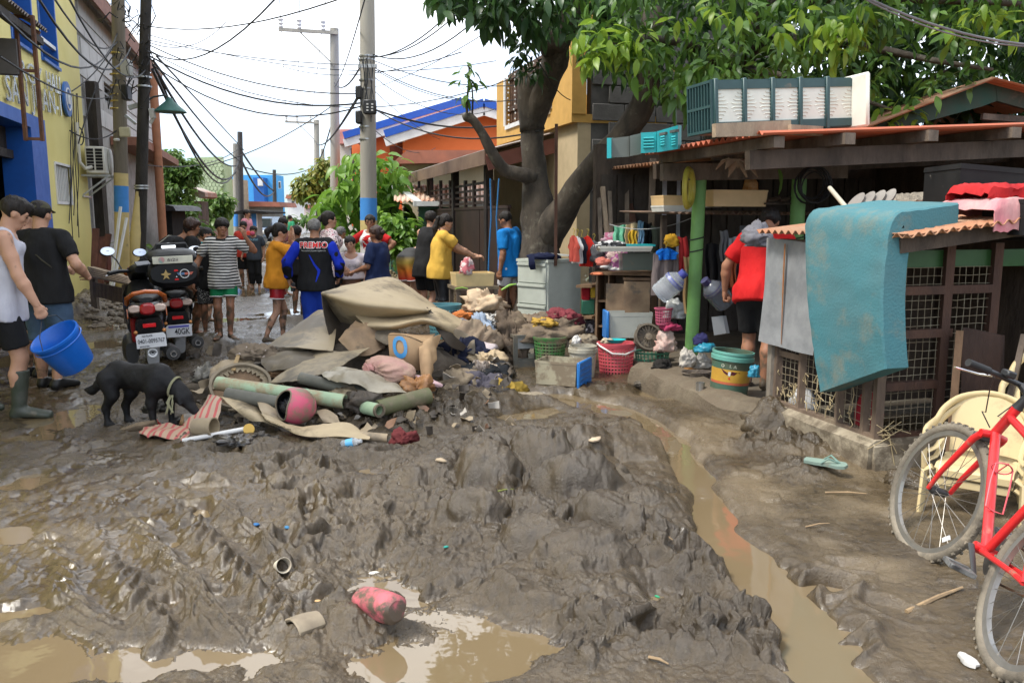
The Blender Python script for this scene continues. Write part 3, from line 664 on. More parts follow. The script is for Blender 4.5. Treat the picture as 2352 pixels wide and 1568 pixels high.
for r_ in range(30):
 z=zlow+.45+r_*.39
 if z>zt0-.2:break
 for k in range(14):
  b=gb0+.45+k*.81+(r_%2)*.4
  if b>gb1-.4 or(bG(246)-.4<b<bG(268)+.4 and zq(258,245,aG)-.2<z<zq(258,203,aG)+.2):continue
  if blk0 is None:blk0=bm_.build('block',BLK,gh_,local=True);o=blk0
  else:o=blk0.copy();COL.objects.link(o)
  o.location=wm(gh_).inverted()@S(aG+.012,b,z);o.rotation_euler.z=SA
m=M();corr(m,S(aG+.35,gb0,zt0+.02),S(aG+.35,gb1+.3,zt0+.02),S(aG-3,gb1+.3,zt0+1.5),S(aG-3,gb0,zt0+1.5),.02,.12);m.build('roof',pm('old_roof',(.42,.36,.30),(.26,.15,.09),s=1.5,r=.7),gh_)
m=M();m.sbox(aG+.31,aG+.34,gb0,gb1+.3,zt0-.32,zt0);m.build('fascia',pm('rust_red',(.24,.09,.045),(.16,.07,.045),r=.7),gh_)
m=M();m.sbox(aG+.02,aG+.7,bG(250),gb1,zlow-.05,zlow+.14);m.build('ledge',pm('rust_red2',(.27,.115,.07),r=.7),gh_)
m=M();m.sbox(aG-.2,aG-.15,bG(246),bG(268),zq(258,245,aG),zq(258,203,aG));w=m.build('window',DARK,gh_)
for i in range(5):
 z=zq(258,245,aG)+.05+i*.17;m=M();m.sbox(aG-.14,aG-.08,bG(246),bG(268),z,z+.05);m.build('louvre',pm('louvre',(.2,.2,.19)),w)
pd=D(359,300,21.5);m=M();m.cyl((pd.x,pd.y,0),(pd.x,pd.y,D(359,170,21.5).z),.105,n=14);m.solo('drain_pipe',pm('drain_orange',(.36,.15,.075),(.28,.12,.06),r=.6),'orange brown drain pipe standing at the corner of the grey house','pipe')
pd=D(226,400,16.9);m=M();m.box((pd.x,pd.y,2.6),(.19,.18,3.2));o=m.solo('timber_post',wood('charred',(.05,.04,.03)),'dark timber post beside the yellow hall corner','post')
m=M();m.box((pd.x+.02,pd.y-.02,.5),(.17,.15,1.05));m.solo('steel_post',pm('steel_red',(.16,.05,.035),(.1,.035,.03),r=.6),'dark red steel post under the dark timber post','post')
for i,(px,ln)in enumerate(((207,1.1),(213,.95),(221,1.0),(246,1.5),(251,1.3))):
 p=D(px,560,15.2);q=Vc((p.x,p.y,.25));m=M();m.beam(q,q+Vc((-.05+.06*i,.35,ln)),.12 if i<3 else.05,.03)
 m.solo('board',wood('redbrown',(.13,.05,.035))if i<3 else WHITEP,('short dark board leaning on the yellow wall, nearest the hall door','middle dark board of three leaning on the yellow wall','dark board leaning on the yellow wall next to the red post','long white batten leaning towards the striped pole','shorter white batten leaning beside the long one')[i],'board')
 # utility poles
def pole(label,px,py_top,Y,r0,r1,mat,base=0.0,topx=None,bands=(),name='utility_pole',group=None):
 b=D(px,500,Y);t=D(topx if topx is not None else px,py_top,Y)
 o=thing(name,label,'utility pole',(b.x,b.y,base),group=group)
 m=M();B0=Vc((b.x,b.y,base));T0=Vc((t.x,t.y,t.z));n=9
 m.tube([B0.lerp(T0,i/(n-1))for i in range(n)],[r0+(r1-r0)*i/(n-1)for i in range(n)],18);m.build('shaft',mat,o)
 for y0,y1,bmt in bands:
  z0,z1=D(px,y1,Y).z,D(px,y0,Y).z;q=lambda z:B0.lerp(T0,(z-base)/(T0.z-base));rr=lambda z:r0+(r1-r0)*(z-base)/(T0.z-base)+.004
  m=M();m.tube([q(z0),q(z1)],[rr(z0),rr(z1)],18);m.build('paint_band',bmt,o)
 return o,B0,T0
BANDB,BANDY=paint('band_blue',(.06,.27,.68),r=.6),paint('band_yellow',(.60,.47,.20),mud=.25,r=.6)
pP1,B1_,T1_=pole('weathered utility pole with yellow and blue painted bands beside the grey house',270,-60,16.4,.135,.115,pm('pole_wood',(.20,.17,.125),(.12,.10,.075),s=5,r=.85,b=.4,stretch=(1,1,.12)),bands=((398,427,BANDY),(427,487,BANDB),(487,700,BANDY)))
for i,y in enumerate((123,160,172,198,218,233,250)):
 p=D(270,y,16.4);m=M();m.cyl(p-Vc((0,0,.012)),p+Vc((0,0,.012)),.14,n=16);m.build('strap',metal('brass',(.55,.42,.15)),pP1)
def pbox(px0,py0,px1,py1,Y,dep,mat,name,parent,bev=.02):
 a,b=D(px0,py1,Y),D(px1,py0,Y);m=M();m.box(((a.x+b.x)/2,Y,(a.z+b.z)/2),(abs(b.x-a.x),dep,abs(b.z-a.z)),bev=bev);return m.build(name,mat,parent)
pbox(282,138,300,176,16.2,.2,paint('meter_grey',(.5,.49,.45)),'meter_box',pP1);pbox(284,196,297,231,16.2,.22,BLACKP,'splice_box',pP1)
pbox(275,292,299,315,16.2,.06,paint('cream',(.6,.55,.38)),'panel',pP1);pbox(262,318,274,324,16.2,.1,WHITEP,'insulator',pP1)
pP2,B2_,T2_=pole('charred black wooden pole leaning beside the banded pole, its foot broken open',306,-60,16.0,.115,.095,wood('charcoal',(.038,.032,.026)),topx=337)
for y in(178,199,427,433):
 t=(D(300,y,16).z)/T2_.z;p=B2_.lerp(T2_,t);m=M();m.cyl(p-Vc((0,0,.015)),p+Vc((0,0,.015)),.14,n=14);m.build('strap',STEELM,pP2)
pA,pB=B2_.lerp(T2_,.02),B2_.lerp(T2_,D(300,440,16).z/T2_.z);m=M();m.tube([pA+Vc((-.05,-.06,0)),pA.lerp(pB,.6)+Vc((-.05,-.06,0)),pB+Vc((-.02,-.05,0))],[.10,.11,.06],10);m.build('splintered_foot',BANDY,pP2)
m=M();m.beam(D(296,248,16.1),D(330,238,16.1),.06,.08);m.beam(D(288,265,16.1),D(312,285,16.1),.05,.05);m.build('cross_arm',STEELM,pP2)
lm=thing('street_lamp','green cone street lamp on a curved arm beside the charred pole','street lamp',D(330,240,16.2))
m=M();m.tube([D(*q,16.2)for q in((330,238),(352,223),(378,219),(390,226),(391,240))],.018,7);m.build('arm',pm('lamp_arm',(.06,.08,.075)),lm)
pl_=D(391,258,16.2);m=M();m.lathe([(.30,0),(.29,.02),(.08,.2),(.05,.26),(.0,.27)],pl_,20);m.build('shade',pm('lamp_green',(.035,.13,.11),r=.5),lm)
m=M();m.beam(D(348,250,16),D(352,272,16),.10,.08);m.beam(D(352,272,16),D(345,284,16),.05,.05);m.solo('street_fixture',paint('meter_grey',(.5,.49,.45)),'small grey box fixed to the orange pipe under the lamp','fixture')
pP3,B3_,T3_=pole('tall concrete utility pole with blue and cream bands before the bright bush',843,-80,15.0,.155,.125,CONC,bands=((455,506,BANDB),(506,720,BANDY)))
for y0,y1,x0,x1,dz in((198,228,818,832,0),(255,285,818,832,0)):pbox(x0,y0,x1,y1,14.9,.16,BLACKP,'splice_box',pP3)
jb=pbox(835,229,864,263,14.75,.12,BLACKP,'junction_box',pP3)
for i in range(2):
 for k in range(3):pbox(842+i*11,238+k*7,846+i*11,241+k*7,14.68,.03,WHITEP,'vent',jb,0)
for y in(130,138,185,205,292,320):
 p=D(843,y,15);m=M();m.cyl(p-Vc((0,0,.012)),p+Vc((0,0,.012)),.146,n=16);m.build('strap',STEELM,pP3)
m=M();m.beam(D(822,152,14.8),D(866,152,14.8),.05,.06);m.build('cross_arm',STEELM,pP3)
m=M();rc=random.Random(4)
for k in range(9):
 x0=843+rc.uniform(-18,20);m.tube([D(x0+rc.uniform(-14,8),130+rc.uniform(-8,14),14.78),D(x0+rc.uniform(-8,8),175+rc.uniform(-20,20),14.78),D(x0+rc.uniform(-10,12),250+rc.uniform(-30,60),14.8)],.008,5)
m.build('loose_cable',BLACKP,pP3)
def far_pole(label,px,top,Y,r,arm=None,dark=False,band=None):
 o,b,t=pole(label,px,top,Y,r,r*.8,pm('pole_dark',(.06,.055,.05))if dark else CONC,bands=band or())
 if arm:
  x0,y0,x1,y1=arm;p,q=D(x0,y0,Y-.2),D(x1,y1,Y-.2);m=M();m.beam(p,q,.1,.12);m.beam(D((x0*2+x1)/3,(y0*2+y1)/3,Y-.2),D(px,y1+(x1-x0)*.55,Y-.2),.05,.05);m.build('cross_arm',CONC,o)
  for f in(.04,.35,.75):
   c=p.lerp(q,f);m=M();m.lathe([(.05,.05),(.09,.1),(.05,.15),(.10,.22),(.06,.28),(.11,.36),(.05,.42)],c,8);m.build('insulator',WHITEP,o)
 return o
far_pole('concrete power pole with a long one sided cross arm beyond the bush',768,66,32,.2,(640,68,777,76))
far_pole('concrete power pole with cross arm by the round far tree',727,276,58,.22,(655,280,733,283))
far_pole('thin concrete pole just right of the round far tree',741,342,75,.2)
far_pole('pale pole with a blue painted foot beside the blue building',541,330,38,.15,band=((486,520,BANDB),))
far_pole('dark wooden pole beside the blue footed pale pole',551,303,37.5,.14,dark=True)
far_pole('dark pole in front of the right end of the blue building',630,390,62,.16,dark=True)
far_pole('slim grey pole at the end of the street beyond the blue building',648,422,78,.16)
# overhead wires
WIRE=pm('wire_black',(.02,.02,.022),r=.6)
def wire(pts,r,s=0.0,label='thin black overhead wire strung across the sky',grp='overhead wires across the street',n=12):
 m=M()
 for p,q in zip(pts,pts[1:]):m.tube(sag(p,q,s,n),r,5)
 return m.solo('overhead_wire',WIRE,label,'wire',grp)
e1=D(330,150,16)
WL=[((0,30,6),(270,75,16.4),.012,.5),((120,-10,9),(270,95,16.4),.012,.3),((160,0,9),(335,160,16),.012,.4),((90,0,8),(300,110,16),.014,.5),((335,110,16),(640,-10,9),.010,.4),((337,60,16),(830,-20,10),.010,.2),((335,95,16),(520,50,20),.009,.3),((345,130,16),(843,235,15),.016,.35),((350,150,16),(843,240,15),.013,.5),((345,105,16),(843,215,15),.011,.25),((350,160,16),(541,395,38),.032,1.0),((352,150,16),(545,380,38),.03,.6),((352,140,16),(551,370,37.5),.025,.2),((360,130,16),(560,345,38),.02,0),((330,90,16),(843,150,15),.008,.1),((340,80,16),(1140,140,18),.008,.4),((345,120,16),(1300,130,14),.008,.9),((843,245,15),(1140,290,17),.018,.15),((843,240,15),(1240,300,11.3),.012,.3),((843,130,15),(1100,-20,12),.010,.25),((850,132,15),(1080,-20,11),.010,.2),((855,125,15),(1130,10,11),.010,.3),((850,150,15),(1310,200,14),.008,.4),((860,140,15),(1330,170,14),.008,.3),((860,160,15),(1140,230,17),.007,.2),((850,170,15),(1140,250,18),.007,.35),((840,280,15),(1000,340,24),.008,.3),((850,200,15),(1010,320,24),.007,.1),((835,140,15),(768,190,32),.02,.3),((830,210,15),(727,330,58),.03,.4),((768,200,32),(843,-20,12),.012,.2),((768,240,32),(430,390,36),.02,.4),((768,260,32),(727,375,58),.03,.3),((551,380,37.5),(727,380,58),.03,.5),((551,360,37.5),(630,440,62),.05,.9),((556,350,37.5),(648,445,78),.05,.5),((340,380,20),(551,340,37.5),.015,.3),((640,150,30),(1060,120,18),.012,.4),((780,210,30),(1140,60,14),.008,.3),((1180,0,9),(1310,230,11),.006,.2),((0,130,7),(268,215,16.3),.010,.2),((160,300,14),(268,300,16.3),.012,.15),((165,210,14),(268,95,16.4),.01,.1),((180,330,14.5),(268,120,16.4),.012,-.2),((365,175,17),(551,360,37.5),.025,1.6)]
ANCH=((285,110,'the two left poles'),(345,130,'the charred pole'),(843,190,'the tall concrete pole'),(768,200,'the long cross arm pole'),(727,340,'the pole by the round tree'),(546,360,'the blue footed pole'),(0,60,'the upper left edge'),(165,240,'the yellow hall'),(1140,220,'the balcony house'),(1290,180,'the big tree'),(1090,0,'the hanging leaves'),(630,440,'the blue building pole'),(100,-20,'the top left corner'),(640,0,'the open sky'),(1005,330,'the orange house'),(430,390,'the pale green house'))
seen={}
for p,q,r,s in WL:
 A_,B_=[min(ANCH,key=lambda k:(k[0]-u[0])**2+(k[1]-u[1])**2)[2]for u in(p,q)]
 lb=('thick' if r/p[2]>.0011 else 'thin')+' black wire from %s to %s'%(A_,B_);seen[lb]=seen.get(lb,0)+1
 if seen[lb]>1:lb+=', %s one'%('lower','next','further','last')[min(seen[lb]-2,3)]
 wire([D(*p),D(*q)],r,s,lb)
for f in(.04,.35,.75):
 pa=D(640,68,31.8).lerp(D(777,76,31.8),f)+Vc((0,0,.42));pb_=D(655,280,57.8).lerp(D(733,283,57.8),f)+Vc((0,0,.42));d=pa+(pa-pb_)*1.0+Vc((0,0,.6))
 wire([pb_,pa,d],.012,.25,'bare power line running along the street over the cross arms','bare power lines along the street')
m=M();m.tube(sag(D(1960,-20,7.5),D(2380,105,7.5),.08),.011,6);m.tube(sag(D(1964,-14,7.5),D(2380,108,7.5),.10),.007,6);m.solo('overhead_wire',pm('wire_grey',(.22,.22,.23)),'grey twin cable crossing in front of the leaves at upper right','wire')
rc=random.Random(8);m=M()
for k in range(26):
 x,y=rc.uniform(255,350),rc.uniform(-10,190);p=[D(x,y,15.9)]
 for q in range(5):x+=rc.uniform(-18,18);y+=rc.uniform(-22,26);p.append(D(x,y,15.85+rc.uniform(-.2,.2)))
 m.tube(p,rc.uniform(.006,.014),5)
m.solo('cable_tangle',WIRE,'tangle of black service cables around the two left poles','cables')
rc=random.Random(18);m=M()
for k in range(6):
 x,y=172+rc.uniform(-12,10),215;p=[]
 while y<560:p.append(onA(x,y,aL+.04));x+=rc.uniform(-5,5);y+=rc.uniform(40,80)
 m.tube(p,.008,5)
m.tube([onA(183,313,aL+.06)+Vc((0,.14*cos(t),.16*sin(t)))for t in np.linspace(0,11,30)],.012,5)
m.solo('cable_tangle',WIRE,'loose black cables and a coil hanging on the yellow hall wall','cables')
# RIGHT-HAND HOUSES, FAR STREET, TREES
aH=4.2
def zH(px,py,a=aH):return onA(px,py,a).z
def bH(px,a=aH):return ab(onA(px,300,a))[1]
yh=thing('balcony_house','orange yellow house with a slatted balcony behind the big tree trunk','house',S(aH,13.4,0))
bn,bf=bH(1313),bH(1141);z0_,z1_=zH(1141,320),zH(1141,192)
YH=paint('house_yellow',(.62,.36,.09),mud=.06,r=.7)
m=holes(M(),aH,aH+.22,bn,bf,z0_,z1_,[(bH(1268),bH(1160),zH(1160,291),z1_+1)]);m.sbox(aH,aH+.3,bn,bn+.32,z1_,8.5);m.sbox(aH+1.5,aH+1.6,bn,bf,z0_,z1_-.25)
m.sbox(aH+.22,aH+1.5,bf-.2,bf,z0_,z1_);m.sbox(aH,aH+1.5,bn+.01,bf,z0_-.12,z0_);m.build('wall',YH,yh)
m=M();zb=zH(1160,291);bl,br_=bH(1160),bH(1268)
m.sbox(aH-.03,aH-.002,bl-.08,bl,zb,z1_);m.sbox(aH-.03,aH-.002,br_,br_+.08,zb,z1_);m.sbox(aH-.03,aH-.002,br_+.0805,bl-.0805,zb-.07,zb);m.build('trim',WHITEP,yh)
for i in range(11):
 q=br_+.12+(bl-br_-.24)*i/10;m=M();m.sbox(aH+.08,aH+.12,q-.09,q+.09,zb+.05,z1_-.05);m.build('slat',wood('balcony',(.11,.06,.035)),yh)
m=M();m.sbox(aH+.05,aH+.15,br_,bl,z1_-.05,z1_+.06);m.sbox(aH+.05,aH+.15,br_,bl,zb+.25,zb+.33);m.build('rail',wood('balcony',(.11,.06,.035)),yh)
rc=random.Random(3)
for k in range(7):
 q=br_+(bl-br_)*(k+.5)/7;m=M();z=z1_-.02
 for i in range(12):m.ball(S(aH+.02+rc.uniform(-.02,.02),q+rc.uniform(-.05,.05),z),.018,5,4);z-=rc.uniform(.06,.1)
 m.build('fairy_lights',WHITEP,yh)
m=M();m.sbox(aH+.1,aH+.3,bn+.02,bf+.6,-.1,z0_-.12);m.build('lower_wall',paint('beige',(.52,.41,.25),mud=.1,r=.75),yh)
bw=thing('block_wall','tall shaded wall of bare grey hollow blocks behind the trees','wall',S(6.5,11.3,0))
m=M();m.sbox(aH+.3,7.6,bn+.02,bn+.2,-.1,5.6);m.build('mortar',pm('mortar_shaded',(.10,.095,.088),r=.9),bw)
bm_=M();bm_.box((0,0,0),(.485,.03,.235),bev=.008);first=None
HB=pm('hollow_block_shaded',(.15,.145,.135),(.10,.095,.09),s=3,r=.9,b=.3,bs=50)  # shade under the trees is put into the dark block and mortar greys
for r_ in range(9):
 for k in range(6):
  a=aH+.56+k*.5+(r_%2)*.25;z=2.05+r_*.25
  if first is None:first=bm_.build('block',HB,bw,local=True);o=first
  else:o=first.copy();COL.objects.link(o)
  o.location=wm(bw).inverted()@S(a,bn+.01,z);o.rotation_euler.z=SA
aP=3.2;pn=12.4;pf=20.3;zP=onA(1115,345,aP).z
pr=thing('porch','brown porch roof on dark posts over the street gate','porch',S(3.4,16,0))
m=M();corr(m,S(aP,pn,zP),S(aP,pf,zP),S(aP+1.6,pf,zP+.42),S(aP+1.6,pn,zP+.42),.015,.1);m.build('roof',pm('porch_roof',(.33,.30,.28),(.2,.14,.11),s=2,r=.55),pr)
m=M();m.sbox(aP-.03,aP,pn,pf,zP-.22,zP+.0);m.build('fascia',pm('fascia_brown',(.20,.13,.085),(.13,.08,.055),s=1.5,r=.7),pr)
m=M();V0=S(aP,pn-.02,zP-.2);V1=S(aP+2.0,pn-.02,zP+.33);m.beam(V0,V1,.04,.22);m.build('end_board',pm('fascia_red',(.16,.06,.045),r=.7),pr)
for px in(985,1043,1120):
 q=bH(px,aP+.2);m=M();m.sbox(aP+.15,aP+.27,q-.08,q+.08,-.1,zP-.05);m.build('post',wood('porch',(.03,.022,.018)),pr)
aGt=3.38;gt=thing('street_gate','dark brown sheet metal gate with open rails on top','gate',S(aGt,16,0));zg=onA(1165,479,aGt).z
GB=pm('gate_brown',(.040,.021,.016),(.028,.016,.013),s=2,r=.55,mud=.1)
bb=[bH(q,aGt)for q in(1167,1100,1043,990)]
for i in range(3):m=M();m.sbox(aGt,aGt+.04,bb[i]+.02,bb[i+1]-.02,.05,zg);m.build('sheet',GB,gt)
for i in range(16):q=bb[3]+(bH(957,aGt)-bb[3])*i/16;m=M();m.sbox(aGt,aGt+.03,q,q+.09,.05,zg-.02);m.build('slat',GB,gt)
m=M();m.sbox(aGt-.01,aGt+.05,bb[0],bH(957,aGt),zg+.002,zg+.05);m.build('top_rail',GB,gt)
for k in range(4):m=M();z=onA(1100,466-k*15,aGt).z;m.sbox(aGt+.01,aGt+.035,bH(1130,aGt),bH(957,aGt),z-.02,z+.02);m.build('rail',GB,gt)
for px in(958,985,1008,1030,1065,1085,1128):q=bH(px,aGt);m=M();m.sbox(aGt,aGt+.05,q-.05,q+.05,zg+.05,onA(px,415,aGt).z);m.build('upright',GB,gt)
for i,xs in enumerate(((1126,1128,1123,1121),(1146,1140,1144,1150))):
 m=M();m.tube([D(xs[k],(410,500,580,655)[k],12.3)for k in range(4)],.012,6);m.solo('rope',plastic('rope_blue',(.05,.22,.5)),('blue rope hanging down the gate behind the yellow shirt woman','blue rope hanging down the gate behind the man in blue')[i],'rope')
def gabled(o,a0,a1,b0,b1,z0,zr,mat,over=.4,name='roof',thick=.12,fascia=None,ridge='b'):
 m=M();am,bm_=(a0+a1)/2,(b0+b1)/2
 if ridge=='b':q=[(a0-over,z0),(am,zr),(a1+over,z0)];P=[[S(a,b,z)[:]for b in(b0-over,b1+over)]for a,z in q]
 else:q=[(b0-over,z0),(bm_,zr),(b1+over,z0)];P=[[S(a,b,z)[:]for a in(a1+over,a0-over)]for b,z in q]
 m.grid(P,thick);r=m.build(name,mat,o,ang=20)
 return r
oh=thing('gabled_house','bright orange house with blue edged white gable roofs','house',D(1000,400,27))
ORG=pm('orange_wall',(.80,.20,.06),(.72,.17,.05),s=1,r=.8,mud=.05)
Yo=26.0
def wpoly(m,pts,Y,dep):
 V=[D(px,py,Y)for px,py in pts];n=len(V);W=[v+Vc((0,dep,0))for v in V]
 m.add([v[:]for v in V+W],[tuple(range(n)),tuple(range(2*n-1,n-1,-1))]+[((i+1)%n,i,n+i,n+(i+1)%n)for i in range(n)]);return m
m=M();wpoly(m,[(925,350),(925,300),(1112,240),(1300,300),(1300,500),(925,500)],Yo,5);wpoly(m,[(860,520),(860,312),(1000,262),(1000,520)],Yo+2.2,6);wpoly(m,[(808,520),(808,322),(860,318),(860,520)],Yo+5,4);m.build('wall',ORG,oh)
BR=paint('roof_blue',(.02,.10,.48));
for nm,(x0,y0,x1,y1),Y in(('front',(884,308,1112,236),Yo-.5),('rear',(790,312,1062,232),Yo+1.8)):
 for nm2,dy,th,mt,dz in(('roof_edge',0,.22,BR,0),('fascia',0,.26,WHITEP,.24)):
  m=M();up=Vc((0,0,dz));p,q=D(x0,y0,Y)-up,D(x1,y1,Y)-up;m.beam(p,q,th,.12 if nm2=='fascia' else.2,up=(0,1,0));q2=D(x1+(x1-x0),y0,Y)-up;m.beam(q,q2,th,.12 if nm2=='fascia' else.2,up=(0,1,0));m.build(nm2,mt,oh)
 p,q,q2=D(x0,y0,Y),D(x1,y1,Y),D(2*x1-x0,y0,Y);dv=Vc((0,6.5,0));m=M();m.grid([[p[:],(p+dv)[:]],[q[:],(q+dv)[:]],[q2[:],(q2+dv)[:]]],.06);m.build('roof',BR,oh,ang=20)
for(x0,y0,x1,y1)in((1020,358,1065,400),(872,322,912,420)):
 a,b=D(x0,y0,Yo-.02),D(x1,y1,Yo-.02);m=M();m.box(((a.x+b.x)/2,Yo-.02 if x0>950 else Yo+2.15,(a.z+b.z)/2),(abs(b.x-a.x),.1,abs(a.z-b.z)));m.build('window',pm('orange_recess_shade',(.22,.05,.02)),oh)  # flat box; shade of the opening is put into its dark orange
m=M();a=D(885,318,Yo-.3);m.beam(a,D(930,318,Yo-.3),.12,.2);m.build('gutter',WHITEP,oh)
def plain(label,name,px0,px1,py_top,Y,dep,mat,py_base=520,win=(),roof=None,winmat=None):
 c0,c1=D(px0,py_base,Y),D(px1,py_base,Y);o=thing(name,label,'house',((c0.x+c1.x)/2,Y+dep/2,0));zt=D(px0,py_top,Y).z
 m=M();m.box(((c0.x+c1.x)/2,Y+dep/2,zt/2-.05),(c1.x-c0.x,dep,zt+.1));m.build('wall',mat,o)
 for x0,y0,x1,y1 in win:
  a,b=D(x0,y0,Y-.03),D(x1,y1,Y-.03);m=M();m.box(((a.x+b.x)/2,Y-.03,(a.z+b.z)/2),(abs(b.x-a.x)*1.25,.08,abs(a.z-b.z)*1.2));w=m.build('window',WHITEP,o)
  m=M();m.box(((a.x+b.x)/2,Y-.08,(a.z+b.z)/2),(abs(b.x-a.x),.03,abs(a.z-b.z)));m.build('pane',winmat or GLASS,w)
 if roof:
  pts,mt,dd=roof;m=M();wpoly(m,pts,Y-.5,dd);m.build('roof',mt,o,ang=20)
 return o
TILE=pm('red_roof',(.42,.15,.09),(.30,.12,.08),s=2,r=.7);CREAM=pm('cream_wall',(.56,.47,.31),(.49,.41,.27),s=1,r=.8,stretch=(4,4,.3))
plain('cream boarded house with a reddish roof behind the street gate','boarded_house',925,1140,372,21.5,4,CREAM,win=((985,385,995,412),),roof=([(908,368),(935,345),(1150,345),(1150,372),(915,376)],TILE,3))
oo=thing('lean_to_house','low house with white eave and rusty corrugated roof left of the gate','house',D(1000,500,18.5));m=M();corr(m,D(905,462,17.6),D(1130,462,17.6),D(1130,424,20.5),D(905,424,20.5),.02,.1);m.build('roof',pm('rusty_red_roof',(.52,.26,.16),(.62,.5,.40),s=1.5,r=.7),oo)
m=M();m.beam(D(905,426,20.4),D(960,468,17.5),.16,.12);m.beam(D(958,468,17.55),D(1130,468,17.55),.26,.1);m.build('fascia',WHITEP,oo)
m=M();wpoly(m,[(962,475),(1130,475),(1130,560),(962,560)],18.2,2.5);m.build('wall',paint('green_wall',(.05,.16,.10)),oo)
plain('pink roofed house far along the street above the bush','far_house',779,832,332,40,8,paint('offwhite',(.62,.58,.5)),win=((806,340,826,356),),roof=([(776,330),(781,297),(832,297),(832,330)],pm('pink_roof',(.62,.26,.22),r=.6),6))
gh2=plain('pale green house with a patterned tiled gable beyond the left tree','tiled_house',440,520,378,40,1.2,pm('pale_green',(.42,.50,.28),(.36,.44,.24),s=3,r=.7),roof=([(420,480),(445,362),(508,360),(520,420),(520,485)],pm('green_tiles',(.44,.53,.30),(.33,.42,.22),s=14,r=.6),.3))
m=M()
for r_ in range(12):
 for k in range(9):
  px,py=440+k*8.5+(r_%2)*4,370+r_*9
  if px<512 and py<478 and px>446-(py-362)*.2:m.box(D(px,py,39.4),(.16,.04,.17),rot=rotm(R(45),3,'Y'))
t_=m.build('roof_tile',pm('green_tile2',(.50,.60,.36),r=.5),gh2);t_['kind']='stuff'
plain('bright blue two storey house at the end of the street on the left','blue_house',515,640,402,66,2,pm('sky_blue',(.07,.37,.72),(.06,.32,.64),s=.5,r=.7),win=((600,450,612,465),(648-8,418,653-8,432)),roof=None)
plain('dark blue roof room on top of the bright blue house','roof_room',586,610,408,65,3,paint('deep_blue',(.02,.12,.42)),py_base=520,win=((593,412,603,426),),winmat=WHITEP)
plain('beige unplastered house between the pale green and the blue house','bare_house',521,556,412,50,1.5,pm('bare_plaster',(.45,.36,.25),r=.8),win=((560-10,420,566-8,438),))
plain('low grey house with rusty roof in front of the blue house','low_house',548,632,472,52,2,GREY,roof=([(545,474),(550,462),(640,464),(644,475)],TILE,4))
plain('small shed with blue door under the dark lean-to roof','shed',566,590,486,36,.8,GREY,roof=([(530,488),(560,482),(612,486),(612,490),(530,492)],DARK,3),win=((578,490,590,520),),winmat=BANDB)
plain('white house at the far end of the street','end_house',662,700,455,110,8,WHITEP,roof=([(655,456),(658,447),(708,447),(712,456)],TILE,6),win=((670,462,676,475),))
plain('small pink and white house right at the vanishing point of the street','end_house',700,760,476,100,8,paint('offpink',(.6,.48,.44)),roof=([(698,478),(704,470),(760,470),(760,478)],TILE,6))
plain('grey roofed brown shack under the left street tree','street_shack',428,458,462,30,1,wood('shack',(.12,.09,.07)),roof=([(424,438),(430,428),(470,442),(472,452),(462,456),(432,444)],pm('shack_roof',(.40,.37,.33),(.3,.14,.09),s=2),1.2))
plain('dark shed with a rounded black roof left of the street tree','street_shed',372,396,480,24,1,DARK,roof=([(366,478),(378,470),(398,474),(404,484),(370,484)],BLACKP,2))
m=M();pw0,pw1=D(430,540,26),D(520,530,36);m.beam(Vc((pw0.x,pw0.y,.6)),Vc((pw1.x,pw1.y,.6)),1.2,.15,up=(1,0,0));m.solo('garden_wall',pm('brick_red',(.30,.13,.09),(.22,.1,.08),s=20),'low reddish wall on the left behind the boys','wall')
cr=thing('parked_car','silver blue car parked far down the street by rubble','car',(D(604,515,45).x,45,0));cx_=D(604,515,45).x
m=M();m.box((cx_,45,.75),(1.75,4,.55),bev=.12);m.build('body',paint('car',(.3,.38,.5),r=.25),cr)
m=M();m.box((cx_,45.3,1.3),(1.5,2,.6),taper=.8,bev=0);c_=m.build('cabin',paint('car',(.3,.38,.5),r=.25),cr);m=M();m.box((cx_,44.35,1.3),(1.3,.3,.42));m.build('windscreen',GLASS,cr)
for q in(-.75,.75):
 for w in(-1.2,1.2):m=M();m.cyl((cx_+q-.1,45+w,.33),(cx_+q+.1,45+w,.33),.33,n=14);m.build('wheel',BLACKP,cr)
 m=M();m.ball((cx_+q*.8,42.98,.8),(.15,.05,.1));m.build('headlight',WHITEP,cr)
